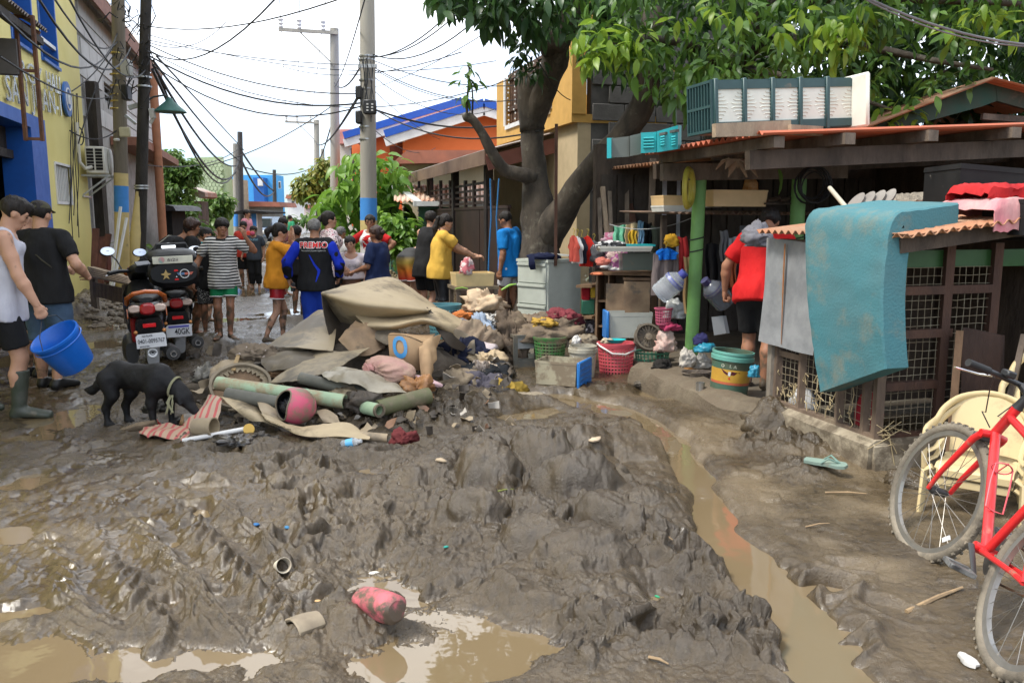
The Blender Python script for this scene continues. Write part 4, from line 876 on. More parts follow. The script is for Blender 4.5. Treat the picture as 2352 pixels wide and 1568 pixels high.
 # leaves
def leafmat(name,c,c2,tr=.35):
 m=bpy.data.materials.new(name);m.use_nodes=True;N,L=m.node_tree.nodes,m.node_tree.links;B=N['Principled BSDF']
 g=N.new('ShaderNodeNewGeometry');mx=N.new('ShaderNodeMix');mx.data_type='RGBA';mx.inputs[6].default_value=rgba(c);mx.inputs[7].default_value=rgba(c2)
 tc=N.new('ShaderNodeTexCoord');no=N.new('ShaderNodeTexNoise');no.inputs['Scale'].default_value=1.7;oi=N.new('ShaderNodeObjectInfo');va=N.new('ShaderNodeVectorMath');L.new(tc.outputs['Object'],va.inputs[0]);L.new(oi.outputs['Location'],va.inputs[1]);L.new(va.outputs[0],no.inputs[0])
 ad=N.new('ShaderNodeMath');ad.operation='ADD';L.new(g.outputs['Random Per Island'],ad.inputs[0]);L.new(no.outputs['Fac'],ad.inputs[1])
 mr=N.new('ShaderNodeMapRange');mr.inputs[1].default_value=.45;mr.inputs[2].default_value=1.55;L.new(ad.outputs[0],mr.inputs[0]);L.new(mr.outputs[0],mx.inputs[0])
 L.new(mx.outputs[2],B.inputs['Base Color']);B.inputs['Roughness'].default_value=.38;B.inputs['Specular IOR Level'].default_value=.45
 t=N.new('ShaderNodeBsdfTranslucent');L.new(mx.outputs[2],t.inputs[0]);ms=N.new('ShaderNodeMixShader');ms.inputs[0].default_value=tr
 out=N['Material Output'];L.new(B.outputs[0],ms.inputs[1]);L.new(t.outputs[0],ms.inputs[2]);L.new(ms.outputs[0],out.inputs[0]);return m
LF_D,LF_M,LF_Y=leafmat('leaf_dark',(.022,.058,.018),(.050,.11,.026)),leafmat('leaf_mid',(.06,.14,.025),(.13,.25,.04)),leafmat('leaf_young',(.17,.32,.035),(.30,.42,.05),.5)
LF_B=leafmat('leaf_bush',(.11,.24,.035),(.22,.38,.05),.45);LF_F=leafmat('leaf_far',(.085,.18,.04),(.17,.27,.055),.5);LF_O=leafmat('leaf_far_orange',(.12,.21,.04),(.34,.28,.05),.5)
def leaf_shape(L=1.0,W=.42,droop=.35,fold=.16):
 xs=[0,.12,.32,.58,.82,1.0];ws=[.03,.55,.98,.92,.48,.02];V,Fc=[],[]
 for x,w in zip(xs,ws):
  z=-droop*x*x*L;h=w*W*L/2
  V+=[(x*L,-h,z+fold*h+.02*L*sin(x*9)),(x*L,0,z),(x*L,h,z+fold*h-.02*L*sin(x*8))]
 for i in range(len(xs)-1):
  for j in(0,1):Fc.append((i*3+j,(i+1)*3+j,(i+1)*3+j+1,i*3+j+1))
 return np.array(V),Fc
def leaf_cloud(mats4,shape):
 V0,F0=shape;A=np.array(mats4);n=len(A);V=np.einsum('nij,vj->nvi',A[:,:3,:3],V0)+A[:,None,:3,3]
 F_=np.array(F0);return V.reshape(-1,3),(F_[None]+(np.arange(n)*len(V0))[:,None,None]).reshape(-1,F_.shape[1])
def cluster(rg,c,n,size,spread=.12,droop=.6,axis=None):
 out=[];a0=rg.uniform(0,6.3)
 for k in range(n):
  az=a0+2.4*k+rg.uniform(-.4,.4);el=rg.uniform(-1.15,.25)*droop-.1;d=Vc((cos(az)*cos(el),sin(az)*cos(el),sin(el)))
  s=size*rg.uniform(.7,1.2);p=Vc(c)+d*spread*rg.uniform(.1,.6)+Vc((0,0,rg.uniform(-.5,.5)*spread))
  side=Vc((0,0,1)).cross(d);side=side.normalized()if side.length>.01 else Vc((1,0,0));up=d.cross(side).normalized()
  t=rg.uniform(-.6,.6);y=side*cos(t)+up*sin(t);z=d.cross(y)
  mt=Matrix((d*s,y*s,z*s)).transposed().to_4x4();mt.translation=p;out.append(mt)
 return out
def tree_leaves(o,groups,shape,nsolo=0,name='leaf',massname='foliage'):
 allm=[(mt,g[1])for g in groups for mt in g[0]]
 near=sorted(range(len(allm)),key=lambda i:(allm[i][0].translation-O3).length)[:nsolo]if nsolo else[]
 ns=set(near);base={};inv=wm(o).inverted()
 for i in near:
  mt,mat=allm[i]
  if mat.name not in base:base[mat.name]=raw(name,shape[0],shape[1],mat,o);q=base[mat.name]
  else:q=base[mat.name].copy();COL.objects.link(q)
  q.matrix_local=inv@mt
 used=[]
 V_,F_,mi,nv=[],[],[],0
 for gi,mat in enumerate({g[1].name:g[1]for g in groups}.values()):
  P=[mt for i,(mt,q)in enumerate(allm)if q.name==mat.name and i not in ns]
  if not P:continue
  V,F0=leaf_cloud(P,shape);V_.append(V);F_.append(F0+nv);nv+=len(V);mi+=[len(used)]*len(F0);used.append(mat)
 if used:
  V=np.concatenate(V_);A=np.array(inv);V=V@A[:3,:3].T+A[:3,3]
  f=raw(massname,V,np.concatenate(F_),used,o,mi=mi);f['kind']='stuff'
BARK=pm('bark',(.105,.085,.065),(.05,.042,.034),s=6,r=.9,b=.9,bs=18,stretch=(1,1,.45),mud=.34,ms=5.5,mc=(.15,.135,.105))
def limb(name,pts,o,mat=BARK,n=14,sub=3,wob=.06):
 P=[D(x,y,Y)for x,y,Y,w in pts];Rr=[w/2*Y/FPX for x,y,Y,w in pts];C,Q=[],[]
 for i in range(len(P)-1):
  a,b,c,d=P[max(i-1,0)],P[i],P[i+1],P[min(i+2,len(P)-1)]
  for k in range(sub):
   t=k/sub;C.append(.5*((2*b)+(c-a)*t+(2*a-5*b+4*c-d)*t*t+(3*b-a-3*c+d)*t**3));Q.append(Rr[i]+(Rr[i+1]-Rr[i])*t)
 C.append(P[-1]);Q.append(Rr[-1]);m=M();m.tube(C,Q,n);V=m.V();cc=np.repeat(np.array([c[:]for c in C]),n,0)
 d=V-cc;V=cc+d*(1+wob*2.2*n3(V*6,5)+wob*n3(V*15,6))[:,None];m.v=[V];return m.build(name,mat,o,ang=None)
bt=thing('street_tree','big old leaning tree with forked trunk and dark hanging leaves over the lane','tree',D(1240,590,11.5)*Vc((1,1,0))if False else Vc((D(1240,590,11.5).x,11.5,0)))
tk=limb('trunk',[(1236,740,11.5,120),(1238,640,11.5,100),(1240,570,11.5,90),(1238,500,11.5,82),(1232,430,11.5,64),(1224,350,11.5,54),(1224,285,11.5,52),(1240,235,11.4,54),(1262,180,11.3,54),(1277,130,11.2,58),(1268,90,11.1,60)],bt)
limb('limb',[(1222,300,11.5,58),(1216,240,11.5,52),(1214,195,11.5,50),(1213,172,11.5,44)],bt)
limb('limb',[(1270,105,11.1,56),(1235,70,10.9,36),(1190,42,10.5,26),(1130,10,10,18),(1060,-30,9.6,12)],bt)
limb('limb',[(1274,110,11.1,56),(1300,60,11,50),(1325,-20,10.8,46),(1350,-120,10.5,40)],bt)
limb('limb',[(1250,545,11.5,90),(1296,480,11.2,64),(1340,412,10.9,56),(1400,345,10.6,56),(1450,285,10.4,58),(1482,215,10.3,54),(1492,130,10.2,56),(1500,20,10.2,46)],bt)
limb('limb',[(1225,408,11.4,36),(1190,398,11.3,30),(1160,392,11.3,30),(1132,355,11.2,24),(1110,310,11.2,20),(1088,278,11.2,18),(1072,268,11.2,22),(1068,262,11.2,14)],bt)
rg=random.Random(21);gD,gM=[],[]
def inpoly(x,y,P):
 c=False
 for i in range(len(P)):
  (x0,y0),(x1,y1)=P[i],P[i-1]
  if(y0>y)!=(y1>y)and x<(x1-x0)*(y-y0)/(y1-y0)+x0:c=not c
 return c
POLY_L=[(965,-160),(985,0),(1040,12),(1085,35),(1140,55),(1185,40),(1235,60),(1300,50),(1350,-160)]  # crown goes on above, out of view, added there to block light
k=0
while k<190:
 x,y=rg.uniform(960,1340),rg.uniform(-160,60)
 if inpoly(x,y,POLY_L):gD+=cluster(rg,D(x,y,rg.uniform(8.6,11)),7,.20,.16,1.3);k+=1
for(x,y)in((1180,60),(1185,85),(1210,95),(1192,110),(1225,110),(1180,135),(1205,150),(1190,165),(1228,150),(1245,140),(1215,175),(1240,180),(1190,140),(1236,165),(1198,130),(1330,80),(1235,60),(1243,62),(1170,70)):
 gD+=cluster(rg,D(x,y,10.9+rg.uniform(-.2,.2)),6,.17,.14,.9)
for(x,y)in((1070,150),(1085,155),(1060,180),(1075,185),(1090,190),(1080,205),(1065,212),(1072,222),(1060,170)):gM+=cluster(rg,D(x,y,11.1),3,.16,.10,.7)
limb('twig',[(1072,268,11.2,6),(1074,220,11.15,5),(1078,170,11.1,4),(1075,145,11.1,3)],bt,n=6);limb('twig',[(1084,272,11.2,5),(1086,230,11.15,4),(1083,190,11.1,3)],bt,n=6)
SH1=leaf_shape(1,.40,.32,.2)
tree_leaves(bt,[(gD,LF_D),(gM,LF_M)],SH1,60)
ft=thing('fruit_tree','broad leafy tree spreading bright and dark leaves above the shack roof','tree',Vc((D(1500,500,11).x+1,11.2,0)))
limb('trunk',[(1640,760,11.4,90),(1640,500,11.3,80),(1650,330,11.2,70),(1680,200,11,60),(1740,60,10.6,50),(1800,-80,10.2,40)],ft)
for pts in([(1690,180,11,34),(1600,110,10.2,24),(1500,90,9.4,16),(1420,95,8.8,10),(1345,110,8.3,6)],[(1720,110,10.8,34),(1850,90,10,26),(2000,110,9.3,18),(2150,140,8.8,12),(2280,160,8.4,8)],[(1760,10,10.4,34),(1950,-10,9.6,26),(2150,0,9,18),(2350,10,8.6,12)],[(1700,160,11,24),(1780,170,9.8,16),(1900,200,9.2,10),(2040,250,8.8,7),(2085,265,8.7,5)],[(1950,140,11,20),(2100,190,10.6,14),(2200,150,10.4,10)]):
 limb('branch',pts,ft,n=8)
gD,gM,gY=[],[],[]
POLY_R=[(1310,70),(1330,110),(1400,150),(1440,170),(1475,190),(1530,210),(1570,230),(1640,190),(1760,190),(1960,200),(1985,265),(2010,285),(2060,225),(2120,215),(2200,190),(2360,180),(2560,200),(2560,-200),(1330,-200)]  # unseen upper part of this crown is added to block light
k=0
while k<1350:
 x,y=rg.uniform(1305,2560),rg.uniform(-200,290)
 if not inpoly(x,y,POLY_R):continue
 if 2060<x<2340 and 60<y<210 and rg.random()<.55:continue
 Y=rg.uniform(8.2,11.8)if y>-40 else rg.uniform(7.2,11.5)
 g=cluster(rg,D(x,y,Y),7,.152 if Y<10 else.19,.17,1.0)
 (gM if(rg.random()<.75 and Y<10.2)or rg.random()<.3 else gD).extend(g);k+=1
YG=[(1322,95),(1340,78),(1352,110),(1378,60),(1390,72),(1402,95),(1420,85),(1435,105),(1440,68),(1455,88),(1370,118),(1345,130),(1450,130),(1465,112),(1480,78),(1900,55),(1915,42),(1930,55),(1945,30),(1960,45),(1975,15),(1925,85),(1938,100),(1915,115),(1960,95),(1980,65),(1990,30),(2240,30),(2260,22),(2300,20),(2020,240),(2040,255),(2060,245),(2075,265),(2030,275),(2085,250),(2110,258),(2070,235),(1870,70),(1840,20),(1700,20),(1640,10),(2180,60),(2330,60),(1560,40),(1790,60)]
for x,y in YG:
 dep=8.1 if x<1500 else 7.95
 if y>220:dep=8.5
 if rg.random()<.5:gM+=cluster(rg,D(x+10,y+15,dep+.15),5,.2,.14,1.1)
 gY+=cluster(rg,D(x,y,dep+rg.uniform(-.1,.15)),6 if y<220 else 4,.17,.13,1.2)
for x,y in((1590,155),(1610,150),(1625,165),(1640,150),(1660,170),(1600,185),(1560,210)):gM+=cluster(rg,D(x,y,8.3),6,.24,.14,1.1)
for k in range(330):
 x,y=rg.uniform(1900,2560),rg.uniform(-60,300)
 if 2080<x<2330 and 70<y<190 and rg.random()<.6:continue
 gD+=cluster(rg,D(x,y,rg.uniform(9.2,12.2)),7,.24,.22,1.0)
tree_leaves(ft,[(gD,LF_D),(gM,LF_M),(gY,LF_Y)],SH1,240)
bu=thing('broadleaf_bush','bright green large leaved bush behind the concrete pole','bush',(D(850,500,19).x,19,0))
limb('stem',[(850,620,19,14),(835,500,19,12),(815,420,19,8),(810,360,19,5)],bu,n=8);limb('stem',[(852,620,19,12),(880,520,19.2,10),(905,450,19.2,6),(900,390,19.2,4)],bu,n=8)
gB,gB2=[],[]
BP=[(805,340),(830,355),(890,362),(925,385),(938,420),(915,440),(905,460),(945,490),(955,540),(955,600),(735,600),(735,540),(745,480),(730,470),(738,440),(755,415),(765,385),(790,372)]
k=0
while k<210:
 x,y=rg.uniform(725,960),rg.uniform(335,610)
 if inpoly(x,y,BP):gB+=cluster(rg,D(x,y,rg.uniform(18.2,20)),5,.36,.22,1.3)if y<520 or rg.random()<.6 else cluster(rg,D(x,y,rg.uniform(18,19)),7,.2,.2,.6);k+=1
tree_leaves(bu,[(gB,LF_B)],leaf_shape(1,.45,.45,.25),80)
SH2=leaf_shape(1,.5,.3,.2)
def crown(label,name,cat,px,Y,blobs,n,size,mat,trunk=None,dens=6):
 o=thing(name,label,cat,(D(px,500,Y).x,Y,0))
 if trunk:limb('trunk',trunk,o,n=8)
 g=[]
 for k in range(n):
  bx,by,br,bh=blobs[rg.randrange(len(blobs))];
  while True:
   u,v,w=rg.uniform(-1,1),rg.uniform(-1,1),rg.uniform(-1,1)
   if.25<u*u+v*v+w*w<1:break
  g+=cluster(rg,D(bx+u*br,by+v*bh,Y+w*br*Y/FPX),dens,size,size*1.3,1.0)
 tree_leaves(o,[(g,mat)],SH2,0);return o
crown('feathery green tree standing beyond the grey house on the left','street_tree','tree',405,29,[(400,385,30,32),(430,395,28,26),(385,430,22,30),(410,440,40,34),(440,385,20,18),(395,360,18,14),(420,480,45,20)],620,.20,LF_F,[(400,560,29,12),(402,480,29,10),(405,400,29,6)],6)
crown('dark green shrub in front of the pale green house','shrub','shrub',495,34,[(490,470,24,22),(505,455,15,15),(480,500,25,15),(515,465,14,14)],110,.3,LF_F,None,6)
crown('round orange tinged tree far along the right side of the street','street_tree','tree',715,52,[(712,420,30,25),(735,395,22,22),(700,440,22,14),(740,430,20,20),(690,425,14,14),(750,380,14,14)],260,.42,LF_O,[(735,560,52,10),(730,480,52,9),(725,420,52,6)],6)
crown('low green shrubs at the far end of the street','shrub','shrub',690,70,[(705,500,16,10),(730,505,20,12),(665,505,10,8)],60,.5,LF_F)
crown('green weeds around the banded pole','weeds','weeds',310,17.5,[(292,560,12,30),(318,580,14,20)],40,.16,LF_F)
crown('bush behind the rubble on the left of the far road','shrub','shrub',445,26,[(430,520,30,16),(465,530,20,12)],80,.24,LF_F)
crown('leafy shrub with feathery leaves right of the concrete pole','shrub','shrub',920,16.5,[(905,510,22,18),(930,525,24,20),(920,560,26,24),(890,540,16,26),(945,560,10,30)],130,.2,LF_B,None,6)
# THE SHACK, THE CAGE AND WHAT HANGS ON THEM
ROOFRED=pm('roof_red',(.50,.12,.055),(.34,.11,.06),s=2.5,r=.6,mud=.1)
RUSTROOF=pm('roof_rusty',(.36,.15,.07),(.34,.22,.14),s=2.2,r=.7,mud=.15)
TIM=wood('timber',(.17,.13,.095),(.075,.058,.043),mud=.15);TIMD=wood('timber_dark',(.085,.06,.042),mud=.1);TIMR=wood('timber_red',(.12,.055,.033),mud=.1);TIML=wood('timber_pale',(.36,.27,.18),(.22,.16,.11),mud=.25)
POSTG=pm('post_green',(.17,.36,.10),(.13,.27,.085),s=4,r=.55,mud=.2,ms=2.2,mc=(.34,.19,.08))
ks=thing('kerb','mud caked concrete kerb and floor edge under the green posts','kerb',S(3.4,6,0))
m=M();nb=40
P=[]
for i in range(nb+1):
 b=4.9+i*2.12/nb;r_=[]
 for a,z in((3.22,-.05),(3.235,.07),(3.25,.135),(3.29,.152),(3.4,.15),(3.5,.148)):r_.append((S(a+.03*n2(b*3,z*9+3,5),b,z+.02*n2(b*4,a*9,6)))[:])
 P.append(r_)
m.grid(P,.06);m.build('kerb_edge',pm('kerb_concrete',(.15,.12,.08),(.09,.07,.046),s=5,r=.8,b=.5,bs=40,mud=.6,ms=4,mc=MUDC),ks)
m=M();m.sbox(3.45,8,5.1,11.2,-.1,.135);m.build('floor',pm('shack_floor',(.16,.135,.10),(.10,.085,.065),s=2,r=.6,mud=.5,mc=MUDC),ks)
sh=thing('shack','open lean-to shack with red corrugated roof on pale green posts','shack',S(4.5,6.5,.13))
zr=lambda a:2.155+.056*(a-3.45)
m=M();corr(m,S(3.45,5.37,zr(3.45)),S(3.45,7.35,zr(3.45)),S(8,7.35,zr(8)),S(8,5.37,zr(8)),.017,.085);m.build('roof',ROOFRED,sh)
m=M();corr(m,S(3.9,7.3,zr(3.9)-.08),S(3.9,9.6,zr(3.9)-.05),S(8,9.6,zr(8)),S(8,7.3,zr(8)),.017,.085);m.build('rear_roof',RUSTROOF,sh)
for a in(3.6,4.15,4.9,5.7,6.6):m=M();m.sbox(a-.03,a+.06,5.34 if a>3.8 else 5.42,7.3,zr(a)-.105,zr(a)-.022);m.build('purlin',TIM,sh)
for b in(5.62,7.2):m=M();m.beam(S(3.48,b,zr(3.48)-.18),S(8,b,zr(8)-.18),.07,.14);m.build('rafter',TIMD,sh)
m=M();m.beam(S(3.42,6.93,1.955),S(5.35,6.90,2.0),.07,.15);m.build('beam',TIM,sh)
for a,r_,zt in((3.79,.062,1.9),(4.87,.070,1.93)):
 m=M();b=S(a,6.96,.13);m.tube([b,b+Vc((.004,0,.35)),b+Vc((.03 if a<4 else.01,0,zt-.13))],[r_,r_,r_*.97],20);po=m.build('post',POSTG,sh)
 m=M();m.tube([b+Vc((0,0,.0)),b+Vc((0,0,.13 if a<4 else.02))],[r_+.002]*2,20);m.build('rust_collar',pm('post_rust',(.38,.18,.06),(.26,.17,.07),s=9,mud=.3),po)
 for z in(1.25,1.36):
  m=M();m.tube([b+Vc((.02+(r_+.004)*cos(t),(r_+.004)*sin(t),z-.13+.015*cos(t)))for t in np.linspace(0,2*PI,20,endpoint=False)],.006,5,closed=True);m.build('wire_tie',BLACKP,po)
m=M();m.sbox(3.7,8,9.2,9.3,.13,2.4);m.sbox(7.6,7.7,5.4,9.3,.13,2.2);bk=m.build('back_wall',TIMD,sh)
m0=M();m0.box((0,0,0),(.19,.02,1.9));pl0=None
for i in range(18):
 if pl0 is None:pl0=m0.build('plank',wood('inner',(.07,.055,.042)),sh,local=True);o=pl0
 else:o=pl0.copy();COL.objects.link(o)
 o.location=wm(sh).inverted()@S(3.85+i*.21,9.185-.006*(i%3),1.1);o.rotation_euler.z=SA
for i,(p,q,w,mt,lb)in enumerate((((1398,335,10.4),(1420,620,9.8),.10,TIMR,'dark red timber leaning behind the leaning tree limb, upper one'),((1430,400,10.2),(1470,600,9.6),.08,TIMR,'red brown timber leaning beside the hanging clothes'),((1500,365,9.4),(1493,620,9.2),.07,TIM,'brown plank standing just left of the shack roof end'),((1527,380,9.6),(1524,600,9.4),.05,STEELM,'grey steel pipe standing under the turquoise tray'),((1560,380,9.6),(1556,600,9.4),.04,STEELM,'thin grey steel pipe standing beside the thicker one'),((1440,420,10),(1440,600,9.7),.05,TIM,'narrow brown batten standing in the gap behind the clothes'),((1384,430,9.6),(1396,560,9.3),.05,TIML,'pale batten leaning left of the hanging clothes'),((1278,285,9.9),(1276,610,9.9),.045,TIMR,'slim brown pole standing in front of the big tree fork'))):
 m=M();m.beam(D(*p),D(*q),w,w*.8);m.solo('timber' if mt is not STEELM else 'pipe',mt,lb,'timber' if mt is not STEELM else 'pipe')
m=M();m.beam(D(1376,520,9.5),D(1460,512,9.4),.05,.03);m.beam(D(1380,560,9.3),D(1376,455,9.5),.04,.03);m.beam(D(1405,560,9.2),D(1400,440,9.5),.04,.03);m.solo('rack',TIM,'wooden frame that the clothes hangers are hooked on','rack')
shf=thing('shelf','sagging inner shelf of corrugated sheet carrying the cream trays','shelf',S(4.4,7.5,1.4))
zs=onB(1600,489,7.3).z;m=M();corr(m,S(3.65,7.12,zs),S(5.6,7.12,zs-.01),S(5.6,8.4,zs+.02),S(3.65,8.4,zs+.02),.012,.076);m.build('sheet',pm('shelf_rust',(.20,.12,.08),(.11,.08,.06),s=5,r=.8),shf)
for a in(3.75,5.5):m=M();m.sbox(a-.025,a+.025,7.5,7.55,.13,zs-.02);m.build('post',TIMD,shf)
def tray(label,px0,px1,py0,py1,b,mat,name='plastic_tray',dep=.28,rim=.008,yaw=0.0,grp=None):
 A,Bq=onB(px0,py1,b),onB(px1,py0,b);w=(Bq-A).dot(UW);h=Bq.z-A.z;T=trm(S(ab(A)[0]+w/2,b,A.z))@rotm(SA+yaw,4,'Z')
 return tub(label,w,dep,h,T,mat,name,rim,grp)
def tub(label,w,d,h,T,mat,name='plastic_tray',rim=.008,grp=None,cat='tray',taper=.94,wall=.006):
 m=M(T);V,Fc=[],[]
 rings=[(w/2*taper,d*taper,0),(w/2*.985,d*.985,h-rim*2),(w/2,d,h-rim*2),(w/2,d,h),(w/2-wall*1.4,d-wall*1.4,h),(w/2*taper-wall,d*taper-wall,wall)]
 for x,y,z in rings:V+=[(-x,-y/2+d/2,z),(x,-y/2+d/2,z),(x,y/2+d/2,z),(-x,y/2+d/2,z)]
 for i in range(len(rings)-1):
  for j in range(4):Fc.append((i*4+j,i*4+(j+1)%4,(i+1)*4+(j+1)%4,(i+1)*4+j))
 Fc+=[(3,2,1,0),(20,21,22,23)];m.add(V,Fc);return m.solo(name,mat,label,cat,grp)
CRM=plastic('cream',(.70,.48,.24),mud=.12,r=.5)
tray('cream plastic drawer tray on the inner shelf with the orange cat',1637,1765,437,474,7.0,CRM);tray('cream drawer tray on the shelf behind the green post',1523,1600,449,478,7.3,CRM)
tray('white shallow crate under the cream tray behind the green post',1524,1606,472,486,7.22,plastic('whitecrate',(.62,.62,.58),mud=.1));tray('white shallow tray just right of the green post',1625,1660,455,476,7.3,plastic('whitecrate',(.62,.62,.58),mud=.1))
for i,x in enumerate((1775,1803)):
 p=onB(x,466,7.0);m=M();m.tube([p+UW*-.06+Vc((0,0,.02)),p+UW*.0+Vc((0,0,.028)),p+UW*.07+Vc((0,0,.05))],[.028,.035,.025],8,flat=.7);m.beam(p+UW*-.09+Vc((0,0,-.008)),p+UW*.1+Vc((0,0,-.008)),.06,.016);m.solo('shoe',pm('shoe_brown',(.07,.045,.03),mud=.3),('dark muddy shoe next to the cream tray on the shelf','dark muddy shoe at the right end of the shelf')[i],'shoe')
ct=thing('cat','ginger cat sitting behind the cream tray on the shelf','cat',onB(1722,446,7.2));p=wm(ct).translation;z=Vc((0,0,1));s_=Sdf(.03)
s_.seg(p+z*.02,p+z*.13,(.075,.07),(.055,.05),UW);s_.ell(p+z*.205+UW*.015,(.05,.05,.045));s_.cap(p+z*.235+UW*-.018,.02,p+z*.285+UW*-.03,.006,.01);s_.cap(p+z*.235+UW*.048,.02,p+z*.285+UW*.06,.006,.01);s_.cap(p+UW*.06,.02,p+UW*.16+z*.03,.014)
s_.ell(p+z*.195-UU*.045+UW*.015,(.022,.02,.018));s_.cap(p+UW*-.03-UU*.05+z*.1,.022,p+UW*-.03-UU*.06,.02);s_.cap(p+UW*.03-UU*.05+z*.1,.022,p+UW*.03-UU*.06,.02)
V,Q=s_.mesh(.009,(.003,60,3));A=np.array(wm(ct).inverted());qmesh('body',V@A[:3,:3].T+A[:3,3],Q,pm('ginger_fur',(.55,.22,.06),(.66,.42,.22),s=14,r=.9,b=.5,bs=120),ct)
def coil(label,c,r,n,tube_r,mat,name,sx=1.0,seed=1,wid=.05):
 rr=random.Random(seed);pts=[]
 for i in range(n*18):t=i/18*2*PI;q=r*(1+.10*sin(i/18*1.7+seed)+.02*rr.uniform(-1,1));pts.append(Vc(c)+UW*(q*sx*cos(t))+Vc((0,0,q*sin(t)-.02*sin(i*.05)))+UU*(wid*sin(i/18*2.4+seed)))
 m=M();m.tube(pts,tube_r,6);return m.solo(name,mat,label,'coil')
c=onB(1580,432,6.82);m=M();m.tube([c+UW*(.085*cos(t))+Vc((0,0,.17*sin(t)))+UU*(.10*cos(t))for t in np.linspace(0,2*PI,24,endpoint=False)],.024,8,closed=True)
m.tube([c+UW*(.095*cos(t))+Vc((0,0,.16*sin(t)))+UU*(.10*cos(t)-.03)for t in np.linspace(0,2*PI,24,endpoint=False)],.02,8,closed=True);m.solo('hose_coil',plastic('hose_yellow',(.42,.36,.05),r=.4),'coil of yellow hose hung around the nearer green post','coil')
coil('loose coil of black cable hanging beside the farther green post',onB(1868,425,6.75),.155,8,.0065,BLACKP,'cable_coil',1.05,2)
rc=random.Random(5);m=M()
for k in range(13):
 p=D(1690+rc.uniform(-14,14),366,6.9);q=p+Vc((rc.uniform(-.11,.16),rc.uniform(-.08,.08),-rc.uniform(.06,.15)));mid=p.lerp(q,.5)+Vc((0,0,.03));w=rc.uniform(.012,.026)
 m.grid([[(p+UW*-w)[:],(mid+UW*-w*1.6)[:],q[:]],[p[:],(mid+Vc((0,0,.015)))[:],(q+UW*.003)[:]],[(p+UW*w)[:],(mid+UW*w*1.6)[:],(q+UW*.006)[:]]],.002)
m.solo('dried_leaves',pm('dry_leaf',(.33,.23,.14),(.20,.13,.08),r=.8),'bunch of dried brown leaves tucked under the shack beam','leaves')
m=M();V,Fc=leaf_shape(.22,.5,.3);T=trm(D(1788,388,7.6))@rotm(R(70),4,'Y');m.T=T;m.add(V,Fc);m.solo('plant_leaf',LF_M,'single green leaf hanging down between the two posts','leaf')
db=thing('drawer_cabinet','cream and dark green plastic drawer cabinet lying on its side on the red roof','cabinet',S(4.4,5.9,2.2))
bq_=5.75;P00,P10,P01=onB(1632,300,bq_),onB(1950,296,bq_),onB(1624,186,bq_);ex=(onB(1955,290,bq_)-onB(1640,298,bq_));ex.z=onB(1960,297,bq_).z-onB(1640,309,bq_).z
W_=ex.length;ex.normalize();ez=(P01-P00);Hh=ez.length*1.06;ez=(Vc((0,0,1))-ex*ex.z).normalized();ey=ez.cross(ex)
Tc=Matrix((ex,ey,ez)).transposed().to_4x4();Tc.translation=onB(1640,304,bq_);GRN=plastic('cabinet_green',(.030,.075,.075),mud=.12,r=.45);CRW=plastic('cabinet_cream',(.74,.74,.64),mud=.04,r=.5)
Dp=.36
m=M(Tc);t=.022
for z0_ in(.03,Hh-.055):m.box((W_/2,0,z0_+.012),(W_,.03,.06))
m.box((W_/2,Dp,Hh/2),(W_,.02,Hh*.98));m.box((W_/2,Dp/2,Hh-.012),(W_,Dp,.018));m.box((W_/2,Dp/2,.012),(W_,Dp,.018));m.build('casing',GRN,db)
nd=5;wd=W_/nd
for i in range(nd+1):
 if i<nd:m=M(Tc);m.box((i*wd+.012,-.004,Hh/2),(.034,.05,Hh*1.03),bev=.006);m.build('rib',GRN,db)
for i in range(nd):
 m=M(Tc);x0,x1=i*wd+.031,(i+1)*wd-.007;m.box(((x0+x1)/2,.012,Hh/2),(x1-x0,.03,Hh*.70));dr=m.build('drawer_front',CRW,db)
 m=M(Tc);xm,zm=(x0+x1)/2,Hh/2
 for k in range(4):
  q=.045+k*.03;l=.09-k*.017
  for sx in(-1,1):
   for sz in(-1,1):m.tube([(xm+sx*(wd*.43),-.005,zm+sz*(.012+k*.026)),(xm+sx*(wd*.43-l*.8),-.005,zm+sz*(.012+k*.026)),(xm+sx*(wd*.43-l),-.004,zm+sz*(.02+k*.026))],.0045,4)
 m.build('ridges',CRW,dr)
m=M(Tc);m.box((W_+.012,.02,Hh/2),(.035,.42,Hh*1.06),bev=.015);m.build('top_panel',CRW,db)
m=M(Tc)
for k in range(9):y=k/8;m.box((-.012,Dp*y,Hh/2+(.5-y)*.0),(.03,.014,Hh*(1.0)))
for z0_ in(.012,Hh*.5,Hh-.012):m.box((-.012,Dp/2,z0_),(.034,Dp,.02))
m.build('lattice_end',GRN,db)
for y0_,y1_ in((.06,.15),(.2,.3)):m=M(Tc);m.box((.02,Dp*(y0_+y1_)/2/.36,Hh*.42),(.015,.085,Hh*.62));m.build('end_panel',CRW,db)
pa=thing('pallet','grey weathered timber frame lying on the red roof under the cabinet','timber frame',onB(1760,304,5.5))
for p,q in(((1640,300),(1808,296)),((1640,292),(1812,284)),((1812,294),(1885,298))):m=M();m.beam(onB(p[0],p[1]+4,5.46),onB(q[0],q[1]+4,5.5),.05,.07);m.build('board',TIML,pa)
m=M();m.beam(onB(1645,296,5.6),onB(1660,292,5.95),.06,.05);m.build('board',TIML,pa)
TQ=plastic('turquoise',(.02,.40,.42),r=.4)
tq=thing('tray_stack','turquoise plastic tray with grey sides tilted on the far end of the red roof','tray',D(1520,345,7.2))
def qbox(m,P,Y0,Y1):
 V=[D(x,y,Y0)[:]for x,y in P]+[D(x+8,y,Y1)[:]for x,y in P];m.add(V,[(0,1,2,3),(7,6,5,4),(1,0,4,5),(2,1,5,6),(3,2,6,7),(0,3,7,4)]);return m
TG=plastic('traygrey',(.12,.13,.11),mud=.1)
